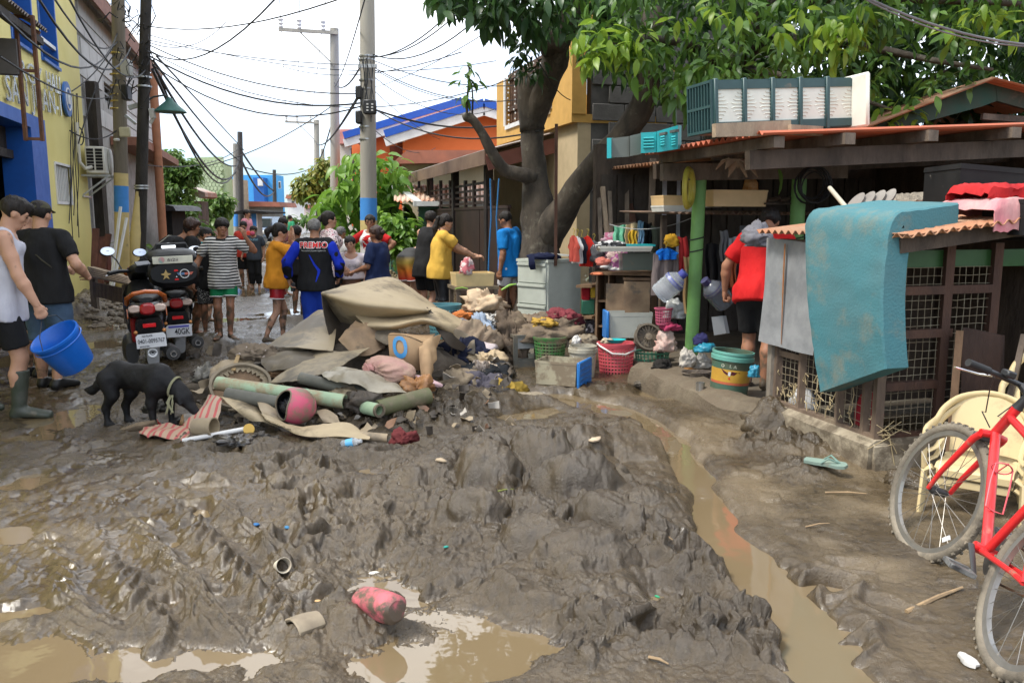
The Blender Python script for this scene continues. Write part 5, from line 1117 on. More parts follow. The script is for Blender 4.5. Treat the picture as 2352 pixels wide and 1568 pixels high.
m=M();qbox(m,[(1405,362),(1446,360),(1446,313),(1405,318)],7.3,7.65);qbox(m,[(1447,359),(1473,354),(1473,306),(1447,312)],7.25,7.65);m.build('side',TG,tq)
m=M();qbox(m,[(1394,364),(1404,363),(1404,317),(1394,317)],7.25,7.7);m.build('end',TQ,tq)
m=M();qbox(m,[(1472,352),(1508,350),(1508,303),(1472,305)],7.1,7.6);m.build('front',TQ,tq);m=M();qbox(m,[(1509,350),(1557,342),(1557,288),(1509,302)],7.05,7.5);f=m.build('front',TQ,tq)
for(x,y)in((1514,303),(1538,297)):m=M();qbox(m,[(x,y+9),(x+14,y+6),(x+14,y),(x,y+3)],7.03,7.06);m.build('hand_hole',TG,f)
for k in range(4):m=M();m.tube([D(1478,318+k*7,7.09),D(1502,317+k*7,7.09)],.009,6);m.build('ridge',TQ,f)
for k in range(4):
 for x in(1522,1547):m=M();m.tube([D(x-5,316+k*6,7.03),D(x+4,314+k*6,7.03)],.011,6);m.build('ridge',TQ,f)
gr=thing('gable_roof','dark green boarded gable roof rising behind the shack at the right','roof',D(2290,330,8.6));Y=8.5
GRB=pm('gable_green',(.022,.075,.052),(.06,.07,.05),s=3,r=.75,mud=.25,mc=(.15,.13,.10),ms=3)
m=M();wpoly(m,[(1985,318),(1985,300),(2285,182),(2290,232),(2255,245)],Y,.06);m.build('fascia',GRB,gr);m=M();wpoly(m,[(2291,232),(2286,182),(2480,235),(2480,285)],Y,.06);m.build('fascia',GRB,gr)
p,q,q2,dv=D(1970,300,Y-.2),D(2287,178,Y-.2),D(2480,230,Y-.2),Vc((0,2.5,0));m=M();corr(m,p,p+dv,q+dv,q,.015,.09);corr(m,q,q+dv,q2+dv,q2,.015,.09);m.build('sheet',RUSTROOF,gr)
m=M();wpoly(m,[(2070,330),(2280,250),(2480,300),(2480,330)],Y+1.2,.1);m.build('inner_wall',TIMD,gr);m=M();m.beam(D(2255,268,Y+.1),D(2352,275,Y+.1),.05,.06);m.build('tie_beam',TIM,gr)
# the animal cage
cg=thing('cage','low animal cage of timber and wire mesh on a concrete base with rusty roof','cage',S(3.9,4.5,0));a0,b0,b1=3.44,4.02,5.06;CT=wood('cage',(.19,.135,.095),(.10,.07,.05),mud=.3);CTR=wood('cage_red',(.085,.04,.024),(.05,.026,.018))
m=M();P=[]
for i in range(25):
 b=b0-.045+(b1-b0+.045)*i/24;P.append([(S(a0-.05+.02*n2(b*4,z*6,2),b,z))[:]for z in(-.1,.0,.08,.15,.2)]+[S(a0-.03,b,.213)[:],S(a0+.1,b,.213)[:]])
m.grid(P,.03)
P=[]
for i in range(33):
 a=a0-.055+1.9*i/32;P.append([(S(a,b0-.04+.015*n2(a*4,z*6,3),z))[:]for z in(-.1,.0,.08,.15,.2)]+[S(a,b0-.02,.213)[:],S(a,b0+.1,.213)[:]])
m.grid(P[::-1],.03);m.build('base',pm('cage_concrete',(.33,.28,.20),(.20,.165,.115),s=4,r=.85,b=.3,bs=40,mud=.55,ms=3.5,mc=(.115,.09,.06)),cg)
def rail(p,q,w=.05,h=.05,mt=CT,nm='rail'):m=M();m.beam(p,q,w,h);return m.build(nm,mt,cg)
rail(S(a0,b0,.24),S(a0,b1,.24));rail(S(a0,b0,1.38),S(a0,b1,1.38))
zz=onA(1815,815,a0).z;bb=[b1-.02,ab(onA(1843,850,a0))[1],ab(onA(1930,900,a0))[1],ab(onA(1990,920,a0))[1],b0+.0]
for i,b in enumerate(bb):rail(S(a0,b,.22),S(a0,b,1.4),.055 if i in(0,4)else.04,.045,nm='upright')
rail(S(a0+.001,bb[0],zz),S(a0+.001,bb[1],zz),.04,.04)
m=M();m.beam(S(a0+.02,b1+.05,-.05),S(a0+.02,b1+.05,1.4),.09,.09);m.build('corner_post',wood('cage_grey',(.28,.24,.19),mud=.3),cg)
def mesh_panel(P00,ex,ez,w,h,step,nm='wire_mesh',mat=None,sag_=0.004,seed=1):
 m=M();rr=random.Random(seed)
 for i in range(1,int(w/step)+1):x=i*step;m.tube([P00+ex*(x+rr.uniform(-sag_,sag_))+ez*z for z in np.linspace(0,h,5)],.0022,4)
 for i in range(1,int(h/step)+1):z=i*step;m.tube([P00+ex*x+ez*(z+rr.uniform(-sag_,sag_))for x in np.linspace(0,w,5)],.0022,4)
 o=m.build(nm,mat or pm('mesh_wire',(.30,.27,.19),(.22,.17,.11),s=9,r=.5,met=.3),cg);o['kind']='stuff';return o
for i in range(4):mesh_panel(S(a0+.01,bb[i+1],.26),UU,Vc((0,0,1)),bb[i]-bb[i+1],.8,.05,seed=i)
rr=random.Random(9);m=M()
for k in range(46):
 i=rr.choice((0,0,0,1,1,1,1,2,3));b=rr.uniform(bb[i+1],bb[i]);z=rr.uniform(.28,.52);p=S(a0-.01,b,z);pts=[p]
 for q in range(3):pts.append(pts[-1]+UU*rr.uniform(-.03,.03)+Vc((0,0,rr.uniform(-.06,.03)))-UW*rr.uniform(-.006,.008))
 m.tube(pts,.0035,4)
for k in range(12):
 p=S(a0-.02+rr.uniform(0,.12),b0-.03,.20+rr.uniform(-.02,.1));m.tube([p,p+Vc((rr.uniform(-.05,.08),rr.uniform(-.03,0),rr.uniform(-.03,.05))),p+Vc((rr.uniform(-.1,.14),rr.uniform(-.04,0),rr.uniform(-.12,.14)))],.0025,4)
o=m.solo('straw',pm('straw',(.45,.36,.20),(.30,.23,.13),s=9,r=.9),'dry straw caught in the wire mesh of the cage','straw');o['kind']='stuff'
fa=[a0,ab(onB(2155,900,b0))[0],ab(onB(2262,900,b0))[0]]
for i,a in enumerate(fa):rail(S(a,b0-.002,.22),S(a,b0-.002,1.4),.055,.05,CTR if i else CT,'upright')
for z,a1_ in((.24,fa[1]),(onB(2090,884,b0).z,fa[1]),(onB(2110,766,b0).z,fa[1]+.05),(onB(2170,665,b0).z,fa[2])):rail(S(a0+.03,b0+.001,z),S(a1_,b0+.001,z),.05,.05,CTR)
for i in range(2):mesh_panel(S(fa[i],b0+.01,.26),UW,Vc((0,0,1)),fa[i+1]-fa[i],1.0,.05,seed=7+i)
m=M();m.sbox(a0+.03,a0+1.9,b0+.02,b0+.07,onB(2150,615,b0).z,onB(2150,575,b0).z);m.build('green_board',paint('cage_green',(.035,.10,.03),mud=.2),cg)
m=M();m.sbox(a0+1.3,a0+1.35,b0,b1,.2,1.4);m.sbox(a0,a0+1.9,b1-.04,b1,.2,1.4);m.build('inner_wall',TIMD,cg)
ROb,ROt=3.72,5.14;zc=lambda a:1.455+.11*(a-3.30)
m=M();corr(m,S(3.28,ROb,zc(3.28)),S(3.28,ROt,zc(3.28)),S(5.6,ROt,zc(5.6)),S(5.6,ROb,zc(5.6)),.014,.076);m.build('roof',RUSTROOF,cg)
m=M()
m.grid([[(S(a,3.71,zc(a)+.014*sin((a)/.076*2*PI)))[:],(S(a,4.3,zc(a)+.012+.014*sin(a/.076*2*PI)))[:]]for a in np.linspace(3.28,5.6,180)],.004);m.build('roof_end',RUSTROOF,cg)
m=M();m.beam(S(3.33,ROb+.1,zc(3.3)-.06),S(5.6,ROb+.1,zc(5.6)-.06),.05,.08);m.build('roof_beam',TIMD,cg)
gsx=[[onA(x,y,3.385)for x,y in r_]for r_ in(((1762,546),(1815,552),(1875,560)),((1758,660),(1812,690),(1880,720)),((1748,782),(1808,800),(1872,816)))]
P=[]
for i in range(9):
 row=[]
 for j in range(13):
  u,v=i/8*2,j/12*2;iu,iv=min(int(u),1),min(int(v),1);fu,fv=u-iu,v-iv
  q=(gsx[iv][iu].lerp(gsx[iv][iu+1],fu)).lerp(gsx[iv+1][iu].lerp(gsx[iv+1][iu+1],fu),fv);row.append((q-UW*(.008*sin(i*1.3)+.02*(j/12)**2))[:])
 P.append(row)
m=M();m.grid(P,.003)
GALV=pm('galv_sheet',(.36,.37,.38),(.24,.25,.26),s=6,r=.42,met=.35,mud=.22,ms=4,mc=(.30,.27,.20));gs=m.solo('metal_sheet',GALV,'grey galvanised metal sheet hung on the cage side next to the red shirt man','metal sheet')
m=M();p=[onA(x,y,3.365)for x,y in((1803,560),(1799,640),(1797,700),(1794,790))];m.tube(p,[.012,.014,.01,.004],5,flat=.3);m.solo('rust_strip',pm('rust_orange',(.36,.13,.03),(.22,.1,.04),s=20,r=.8),'rusty orange batten down the grey metal sheet','batten')
ma=3.26;pBL,pBR=onA(1884,900,ma),onA(2030,848,ma);pTL,pTR=onA(1850,540,ma),onA(2036,560,ma)
def mat_pt(u,v):
 bot=pBL.lerp(pBR,u);bt_,bb_=ab(pTL)[1],ab(pTR)[1];btop=bt_+(bb_-bt_)*u;zt=zc(3.3)+.135+.02*(1-u);L1=zt-.10-bot.z;L2=.157;L3=.48-.08*u;s=v*(L1+L2+L3);_,bbt,zb=ab(bot)
 if s<L1:f=s/L1;return S(ma-.035*sin(f*3.0),bbt+(btop-bbt)*f,zb+s),-UW
 if s<L1+L2:t=(s-L1)/.10;return S(ma+.10-.10*cos(t),btop,zt-.10+.10*sin(t)),(-UW*cos(t)+Vc((0,0,sin(t))))
 f=s-L1-L2;return S(ma+.10+f,btop+.1*f,zt+.11*f),Vc((0,0,1))
P,N_=[],[]
nu,nv=14,44
top,botm=np.zeros((nu+1,nv+1,3)),np.zeros((nu+1,nv+1,3));T_=.165
for i in range(nu+1):
 for j in range(nv+1):
  p,n=mat_pt(i/nu,j/nv);w=.006*n2(i*.5,j*.35,8);top[i,j]=(p+n*w)[:];botm[i,j]=(p-n*T_)[:]
e=np.concatenate
ringU=[]
for j in range(nv+1):
 r_=[top[i,j]for i in range(nu+1)];d=(top[nu,j]-top[nu-1,j]);d/=np.linalg.norm(d);k_=(botm[nu,j]-top[nu,j]);r_+=[top[nu,j]+d*.012+k_*.06,top[nu,j]+d*.014+k_*.5,top[nu,j]+d*.012+k_*.94]
 r_+=[botm[i,j]for i in range(nu,-1,-1)];k0=botm[0,j]-top[0,j];r_+=[top[0,j]-d*.012+k0*.94,top[0,j]-d*.014+k0*.5,top[0,j]-d*.012+k0*.06];ringU.append(r_)
ringU=np.array(ringU);m=M();m.grid(np.swapaxes(ringU,0,1),closed_u=True)
for e_,flip in((0,True),(nv,False)):
 q=ringU[e_];c_=q.mean(0);V=np.concatenate([q,[c_]]);n=len(q);m.add(V,[((i+1)%n,i,n)if not flip else(i,(i+1)%n,n)for i in range(n)])
m.f=[f[::-1]for f in m.f]
MATT=pm('mattress_blue',(.055,.175,.20),(.066,.155,.17),s=2.2,r=.8,b=.2,bs=70,mud=.45,ms=2.6,mc=(.135,.175,.155),spec=.25)
m.solo('mattress',MATT,'muddy turquoise foam mattress slung over the cage roof','mattress')
def draped(label,name,c,ax,ay,w,d,h,mat,fall=.0,fold=.012,seed=1,nu=22,nv=14,cat='cloth',thick=.006,yaw=0.0,front=0.0):
 c=Vc(c);ax,ay=Vc(ax),Vc(ay);P=[]
 for i in range(nu+1):
  u=i/nu*2-1;row=[]
  for j in range(nv+1):
   t=j/nv;s=t*(h*2+d+front);x=w/2*u*(1+.05*n2(t*3,seed,3));wv=fold*(n2(u*3+seed,t*5,seed)+.6*n2(u*7+seed,t*11,seed+1))
   edge=(1-abs(u)**6)**.5
   if s<front+h:y,z=-d/2-.01,s-front
   elif s<front+h+d:y,z=-d/2+(s-front-h),h
   else:y,z=d/2,h-(s-front-h-d)
   z=(z*(.35+.65*edge)if z>0 else z)+wv+(0 if z>0 else fall*n2(u*4,seed,9));y+=wv*.7;row.append((c+ax*x+ay*y+Vc((0,0,z)))[:])
  P.append(row)
 m=M();m.grid(P,thick);return m.solo(name,mat,label,cat)
draped('pink cushion cover hanging over the edge of the rusty cage roof','cushion',S(4.14,3.93,zc(4.14)+.015),UW,UU,.52,.40,.10,cloth('pink',(.52,.17,.20),(.60,.36,.33),mud=.15),.02,.012,3,front=.09)
draped('red cloth bag folded on top of the pink cushion','bag',S(4.14,3.96,zc(4.14)+.11),UW,UU,.48,.3,.085,cloth('red_bag',(.50,.025,.025),(.25,.01,.012)),.01,.02,5)
m=M();bx=D(2280,470,5.05);a_,b_,z_=ab(bx);T=trm(S(a_+.28,b_+.1,zc(a_)+.03))@rotm(SA+R(-18),4,'Z')@rotm(R(5),4,'Y');BOXB=pm('box_black',(.010,.0105,.011),(.018,.018,.018),s=4,r=.55,spec=.2,mud=.12,ms=7,mc=(.3,.28,.24))
o=tub('black scuffed plastic storage box tilted on the cage roof',.75,.5,.27,T,BOXB,'storage_box',.016,cat='box')
T=trm(D(2392,540,4.7))@rotm(SA,4,'Z');tub('small black box at the right edge of the cage roof',.26,.3,.2,T,BOXB,'storage_box',.012,cat='box')
m=M();m.cyl(D(1906,432,6.0),D(1953,488,5.4),.016,n=10);m.solo('stick',plastic('stick_cream',(.50,.46,.36)),'pale plastic stick poking up behind the mattress','stick')
for k in range(4):
 p=D(1966+k*24,470-k*3,5.75);m=M();m.T=trm(p)@rotm(SA+R(20),4,'Z')@rotm(R(-38),4,'Y');m.lathe([(.0,0),(.10,0),(.11,.02),(.0,.022)],n=16,sy=.42);m.solo('sandal',pm('sandal_grey',(.24,.22,.19),(.17,.15,.13),mud=.3),'grey muddy sandal on edge behind the mattress, '+('next to the pale stick','second from the pale stick','third from the pale stick','farthest from the pale stick')[k],'sandal','row of sandals on the roof')
m=M();m.beam(D(1960,486,5.7),D(2190,462,5.9),.12,.05);m.solo('plank',TIMR,'brown plank along the back of the cage roof','plank');m=M();P=[]
for i in range(40):t=i/39;p=D(2010+190*t,462-12*t,6.1);P.append([(p+Vc((0,0,.02*n2(i*.9,2,4)+.03)))[:],(p+Vc((0,-.05,-.03+.02*n2(i*1.3,5,4))))[:]])
m.grid(P,.02);m.solo('straw_roll',pm('straw_grey',(.26,.22,.16),(.14,.12,.09),s=20,b=.6),'frayed straw mat rolled on the far side of the cage roof','mat')
m=M();m.beam(D(2176,1092,4.72),D(2205,760,4.86),.04,.09);m.solo('plank',wood('plank_orange',(.26,.15,.08),mud=.2),'narrow light brown plank leaning on the cage front','plank');m=M();qbox(m,[(2200,1090),(2290,1095),(2300,770),(2212,752)],4.82,4.86);m.solo('board',wood('board_dark',(.05,.026,.018)),'dark brown board leaning behind the cream chair','board');m=M();m.beam(D(2300,1000,4.4),D(2352,770,4.7),.03,.03);m.solo('broom_handle',TIMD,'dark broom handle leaning at the right edge','broom')
p=S(a0+.18,b0+.3,.22);m=M();P=[]
m.lathe([(.08,0),(.085,.1),(.06,.2),(.02,.24),(0,.24)],p,12,wob=.12,seed=2);m.solo('red_bag',cloth('maroon',(.30,.02,.03),mud=.2),'dull red bag lying inside the cage behind the mesh','bag')
m=M();m.lathe([(.09,0),(.1,.06),(.05,.14),(0,.15)],S(a0+.12,b1-.16,.22),10,wob=.2,seed=4);m.solo('plastic_bag',plastic('bagwhite',(.6,.6,.6)),'crumpled white plastic bag inside the far end of the cage','bag')
m=M();m.sbox(5.0,5.1,3.2,4.9,-.1,1.42);m.solo('inner_wall',pm('inner_wall',(.075,.068,.06),(.05,.045,.04),s=3,r=.9,mud=.2,mc=(.1,.085,.065)),'dim grey wall beyond the cage at the right edge','wall')
# PEOPLE
def V3(*a):return Vc(a)
def smooth_hand():
 out={}
 base=[(-.034,.088,.0,.0088,(.034,.024,.018)),(-.012,.094,.003,.0094,(.042,.028,.020)),(.010,.092,.003,.0094,(.038,.027,.019)),(.031,.086,.0,.0090,(.035,.023,.018))]
 curls={'relax':(22,28,18),'grip':(75,85,45),'flat':(4,6,4),'point':(70,85,45),'spread':(10,14,10)}
 for nm,(c1,c2,c3)in curls.items():
  s=Sdf(.010);s.ell((0,.05,-.002),(.040,.050,.0145),k=.008);s.ell((0,.075,0),(.041,.024,.0125));s.cap((0,-.03,0),.023,(0,.03,0),.025,.02)
  for i,(x,y,z,r,ls)in enumerate(base):
   a1,a2,a3=c1,c2,c3
   if nm=='point' and i==3:a1,a2,a3=6,6,5
   if nm=='relax':a1+=(3-i)*5;a2+=(3-i)*4
   sp=R((i-1.5)*(-9 if nm=='spread' else-2.5));p=V3(x,y-.012,z);ang=0.0;pts=[p]
   for l,a in zip(ls,(a1,a2,a3)):
    ang+=R(a);d=V3(sin(sp)*cos(ang),cos(sp)*cos(ang),-sin(ang));p=p+d*l*1.08;pts.append(p)
   s.chain(pts,[r*1.08,r,r*.92,r*.78],.004)
  t0=V3(.026,.022,-.006)
  tp={'grip':(V3(.045,.048,-.030),V3(.030,.072,-.048),V3(.010,.082,-.052)),'point':(V3(.045,.048,-.026),V3(.034,.074,-.040),V3(.016,.086,-.044)),'flat':(V3(.050,.046,-.006),V3(.062,.070,-.008),V3(.066,.094,-.009)),'spread':(V3(.055,.042,-.008),V3(.078,.062,-.012),V3(.094,.080,-.014)),'relax':(V3(.046,.050,-.016),V3(.052,.078,-.024),V3(.050,.100,-.030))}[nm]
  s.chain([t0,*tp],[.016,.0125,.0105,.0085],.008)
  out[nm]=s.mesh(.0058)
 return out
HANDS=smooth_hand()
SKINS={}
def skin(k='mid'):
 c={'light':(.52,.29,.19),'mid':(.42,.215,.13),'tan':(.33,.155,.088),'dark':(.24,.105,.058)}[k]
 if k not in SKINS:
  m=pm('skin_'+k,c,tuple(q*.86 for q in c),s=7,r=.52,b=.05,bs=160,mud=.0,spec=.35);B=m.node_tree.nodes['Principled BSDF'];B.inputs['Subsurface Weight'].default_value=.08;B.inputs['Subsurface Radius'].default_value=(.012,.005,.003);SKINS[k]=m;N,L=m.node_tree.nodes,m.node_tree.links;tc=N.new('ShaderNodeTexCoord');sp_=N.new('ShaderNodeSeparateXYZ');L.new(tc.outputs['Object'],sp_.inputs[0]);mr=N.new('ShaderNodeMapRange');mr.inputs[1].default_value=.03;mr.inputs[2].default_value=.62;mr.inputs[3].default_value=.22;mr.inputs[4].default_value=-.05;L.new(sp_.outputs[2],mr.inputs[0]);no=N.new('ShaderNodeTexNoise');no.inputs['Scale'].default_value=11;no.inputs['Detail'].default_value=5;L.new(tc.outputs['Object'],no.inputs[0]);ad=N.new('ShaderNodeMath');L.new(no.outputs['Fac'],ad.inputs[0]);L.new(mr.outputs[0],ad.inputs[1]);m2=N.new('ShaderNodeMapRange');m2.inputs[1].default_value=.60;m2.inputs[2].default_value=.74;L.new(ad.outputs[0],m2.inputs[0]);mx=N.new('ShaderNodeMix');mx.data_type='RGBA';L.new(m2.outputs[0],mx.inputs[0]);L.new(B.inputs['Base Color'].links[0].from_socket,mx.inputs[6]);mx.inputs[7].default_value=(.10,.075,.05,1);L.new(mx.outputs[2],B.inputs['Base Color'])
 return SKINS[k]
HAIRB=pm('hair_black',(.012,.010,.009),(.022,.017,.014),s=30,r=.55,b=.5,bs=90,stretch=(1,1,.2),spec=.25)
HAIRBR=pm('hair_brown',(.05,.022,.013),(.025,.012,.009),s=20,r=.45,b=.5,bs=90,stretch=(1,1,.2))
HAIRG=pm('hair_grey',(.22,.21,.20),(.10,.095,.09),s=40,r=.7,b=.6,bs=120)
EYEM,LIPM=pm('eye_dark',(.02,.014,.01),r=.25),pm('lips',(.34,.13,.10),r=.5)
def axis_rot(v,ax,deg):return rotm(R(deg),3,ax)@Vc(v)
def person(label,loc,yaw,H=1.65,sex='m',skinc='mid',lean=0,side=0,twist=0,head=(0,0,0),aL_=None,aR_=None,legs=None,ph=.53,bulk=1.0,shirt=None,pants=None,shoes=None,hair=None,cap_=None,face=True,res=.0135,group=None,sit=None):
 cz=loc.z;o=thing('person',label,'person',loc,-R(yaw),group);hands={}
 X=V3(1,0,0);f=bulk*(1.0 if sex=='m' else.92)
 P0=V3(0,0,ph*H)
 def dirv(t):return axis_rot(axis_rot(V3(0,0,1),'X',-lean*t),'Y',side*t)
 def rotf(t):return rotm(R(side*t),3,'Y')@rotm(R(-lean*t),3,'X')@rotm(-R(twist*t),3,'Z')
 waist=P0+dirv(.55)*.105*H;chest=waist+dirv(.9)*.125*H;nb=chest+dirv(1)*.082*H;Rt=rotf(1);Xs=Rt@X;Fw=Rt@V3(0,1,0);Up=Rt@V3(0,0,1);Rp=rotf(.15);Xp=Rp@X
 sw=(.108 if sex=='m' else.096)*H*(.55+.45*bulk);sh={k:nb-Up*.022*H+Xs*(sw*k)for k in(-1,1)}
 hp={k:P0-V3(0,0,.012*H)+Xp*(.052*H*k)for k in(-1,1)}
 hr=Rt@rotm(-R(head[0]),3,'Z')@rotm(R(head[1]),3,'X')@rotm(R(head[2]),3,'Y')
 if lean:hr=rotm(R(lean*.45),3,'X')@hr
 hX,hY,hZ=hr@X,hr@V3(0,1,0),hr@V3(0,0,1);hs=H/1.68 if H>1.3 else H/1.68*1.12;hs=max(hs,.86)
 neck_top=nb+(Up*.6+hZ*.4).normalized()*.045*H;hc=neck_top+hZ*.085*hs+hY*.012
 arms={};L1,L2=.172*H,.150*H
 for k,a in((-1,aL_),(1,aR_)):
  a=a or{};w=a.get('w',(.04,.03,-.30));tgt=sh[k]+Xs*(w[0]*H*k)+Fw*(w[1]*H)+(V3(0,0,1)*(w[2]*H)if a.get('abs',True)else Up*(w[2]*H));d=tgt-sh[k];L=min(d.length,(L1+L2)*.995);d.normalize();tgt=sh[k]+d*L
  ca=(L1*L1+L*L-L2*L2)/(2*L1*L);ca=max(-1,min(1,ca));pole_=Vc(a.get('pole',(.35*k,-1,-.25)));pole_.x=a['pole'][0]*k if 'pole' in a else pole_.x;pole_=Rt@pole_;pole_=(pole_-d*pole_.dot(d)).normalized();el=sh[k]+d*(L1*ca)+pole_*(L1*math.sqrt(1-ca*ca));arms[k]=(sh[k],el,tgt,a)
 lg={};T1,T2=.245*H,.235*H;legs=legs or{}
 for k in(-1,1):
  q=legs.get(k,{});an=q.get('a',(.05,-.01,.045));ank=V3(an[0]*H*k,an[1]*H,an[2]*H);d=ank-hp[k];L=min(d.length,(T1+T2)*.998);d.normalize();ank=hp[k]+d*L;ca=max(-1,min(1,(T1*T1+L*L-T2*T2)/(2*T1*L)));pole_=Vc(q.get('pole',(.12,1,0)));pole_.x*=k;pole_=(pole_-d*pole_.dot(d)).normalized();kn=hp[k]+d*(T1*ca)+pole_*(T1*math.sqrt(1-ca*ca));fd=Vc(q.get('foot',(.25,1,-.0)));fd.x*=k;lg[k]=(hp[k],kn,ank,fd.normalized())
 h=H
 def torso(s,inf,lo=True,top=True):
  i=inf
  if lo:s.seg(P0-V3(0,0,.015*h),P0+(waist-P0)*.55,(.095*h*f*(1.06 if sex=='f' else 1)+i,.070*h*f+i),(.086*h*f+i,.062*h*f+i),Xp)
  s.seg(P0+(waist-P0)*.5,chest,(.084*h*f*(.93 if sex=='f' else 1)+i,.060*h*f+i),(.093*h*f+i,.066*h*f+i),Xs)
  s.seg(chest-Up*.02*h,nb-Up*.03*h,(.098*h*f+i,.066*h*f+i),(.080*h*f+i,.050*h*f+i),Xs)
  if sex=='f':
   for k in(-1,1):s.ell(chest+Xs*(.045*h*k)+Fw*(.050*h+i*.7)+Up*.0*h,(.040*h+i*.5,.034*h+i*.5,.040*h+i*.5))
  else:s.ell(chest+Fw*.022*h+Up*.015*h,(.085*h*f+i,.052*h*f+i,.045*h+i),Rt)
  for k in(-1,1):s.cap(nb-Up*.015*h+Xs*.02*h*k,.030*h+i*.7,sh[k]-Xs*.008*h*k,.034*h*(.6+.4*f)+i)
 fa=.6+.4*f
 def arm(s,k,inf,upto=1.0,fall=1.0):
  a,e,w,_=arms[k];u1=min(1,upto*2);e2=a.lerp(e,u1);s.cap(a,.033*h*fa+inf,a.lerp(e2,.5),.0300*h*fa+inf*fall);s.cap(a.lerp(e2,.5),.0300*h*fa+inf*fall,e2,(.0255*h*fa)+inf*fall)
  if upto>.5:w2=e.lerp(w,(upto-.5)*2);s.cap(e,.0255*h*fa+inf,e.lerp(w2,.3),.0265*h*fa+inf);s.cap(e.lerp(w2,.3),.0265*h*fa+inf,w2,(.0265+(.0165-.0265)*(upto-.5)*2)*h*fa+inf)
 def leg(s,k,inf,upto=1.0,fall=0.0):
  a,kn,an,fd=lg[k];u=min(1,upto*2);k2=a.lerp(kn,u);s.cap(a+V3(0,0,.0),.056*h*f+inf,k2,(.056+(.034-.056)*u)*h*f+inf+fall)
  if upto>.5:
   u=(upto-.5)*2;a2=kn.lerp(an,u);back=(Vc((0,-1,0))if(an-kn).normalized().z<-.4 else Vc((0,0,-1)));mid=kn.lerp(a2,min(.33/max(u,.33),1))+back*.010*h;s.cap(kn,.034*h*f+inf,mid,.0355*h*f+inf+fall);s.cap(mid,.0355*h*f+inf+fall,a2,(.0355+(.021-.0355)*u)*h*f+inf+fall)
 def foot(s,k,inf):
  _,kn,an,fd=lg[k];s.ell(an-fd*.012*h-V3(0,0,.022*h),(.020*h+inf,.022*h+inf,.022*h+inf));s.seg(an+fd*.01*h-V3(0,0,.012*h),an+fd*(.105 if inf==0 else.122)*h-V3(0,0,.033*h),(.021*h+inf,.022*h+inf),(.027*h+inf,.011*h+inf),fd.cross(V3(0,0,1)))
  if inf==0:
   sd=fd.cross(V3(0,0,1))
   for t in range(5):s.cap(an+fd*.105*h+sd*(t-2)*.0105*h*-k-V3(0,0,.035*h),.0075*h,an+fd*(.132-.006*t)*h+sd*(t-2)*.0112*h*-k-V3(0,0,.037*h),.0068*h,.006)
 s=Sdf(.022*h/1.65)
 torso(s,0)
 for k in(-1,1):arm(s,k,0);leg(s,k,0)
 for k in(-1,1):foot(s,k,0)
 s.cap(nb-Up*.02*h,.036*h*fa,neck_top+hZ*.02,.031*h*fa)
 q=hs
 s.ell(hc+hZ*.030*q-hY*.008*q,(.076*q,.094*q,.086*q),hr,.015);s.seg(hc-hZ*.005*q+hY*.022*q,hc-hZ*.078*q+hY*.050*q,(.066*q,.068*q),(.034*q,.034*q),hX,.02)
 s.cap(hc+hY*.083*q+hZ*.012*q,.010*q,hc+hY*.103*q-hZ*.024*q,.0135*q,.012);s.ell(hc+hY*.086*q-hZ*.052*q,(.024*q,.012*q,.012*q),hr,.008);s.ell(hc+hY*.076*q-hZ*.082*q,(.02*q,.015*q,.014*q),hr,.012)
 for k in(-1,1):s.ell(hc+hX*.074*q*k-hY*.004*q-hZ*.010*q,(.010*q,.020*q,.032*q),hr,.006);s.ell(hc+hX*.040*q*k+hY*.064*q-hZ*.022*q,(.022*q,.018*q,.018*q),hr,.014)
 s.seg(hc+hX*-.05*q+hY*.078*q+hZ*.030*q,hc+hX*.05*q+hY*.078*q+hZ*.030*q,(.012*q,.012*q),(.012*q,.012*q),hY,.012)
 Vb,Qb=s.mesh(res)
 nV,nQ,off=[Vb],[Qb],len(Vb)
 for k in(-1,1):
  a,e,w,ar=arms[k];hn=ar.get('hand','relax')
  if hn is None:continue
  Vh,Qh=HANDS[hn];Vh=Vh*(H/1.68)*.98;d=Rt@Vc(ar['dir'])if 'dir' in ar else(w-e).normalized()*.9+V3(0,0,-.1)
  if 'dir' in ar:d=Vc((ar['dir'][0]*k,ar['dir'][1],ar['dir'][2]))
  d.normalize();pn=Vc(ar.get('palm',(-1,0,0)));pn.x*=k;z_=-(pn-d*pn.dot(d)).normalized();x_=d.cross(z_);Vh=Vh.copy();flip=False
  if k>0:Vh[:,0]*=-1;flip=True
  if ar.get('mir'):Vh[:,0]*=-1;flip=not flip
  A=np.array([x_[:],d[:],z_[:]]);nV.append(Vh@A+np.array(w));nQ.append((Qh[:,::-1]if flip else Qh)+off);off+=len(Vh);hands[k]=(w+d*.085*H/1.68-z_*.03,d,z_)
 bodym=raw('body',np.concatenate(nV),np.concatenate(nQ),skin(skinc),o)
 o['_']=0;del o['_']
 if face:
  for k in(-1,1):
   m=M();m.ball(hc+hX*.030*q*k+hY*.0855*q+hZ*.004*q,(.0125*q,.006*q,.0058*q),10,6,hr);m.build('eye',EYEM,o,local=True)
   m=M();m.tube([hc+hX*x*q*k+hY*y*q+hZ*z*q for x,y,z in((.014,.093,.024),(.03,.0925,.029),(.046,.083,.025))],[.0035,.0042,.002],5);m.build('eyebrow',HAIRB,o,local=True)
  m=M();m.ball(hc+hY*.0945*q-hZ*.052*q,(.021*q,.006*q,.0065*q),10,6,hr);m.build('mouth',LIPM,o,local=True)
 res2=res*1.0
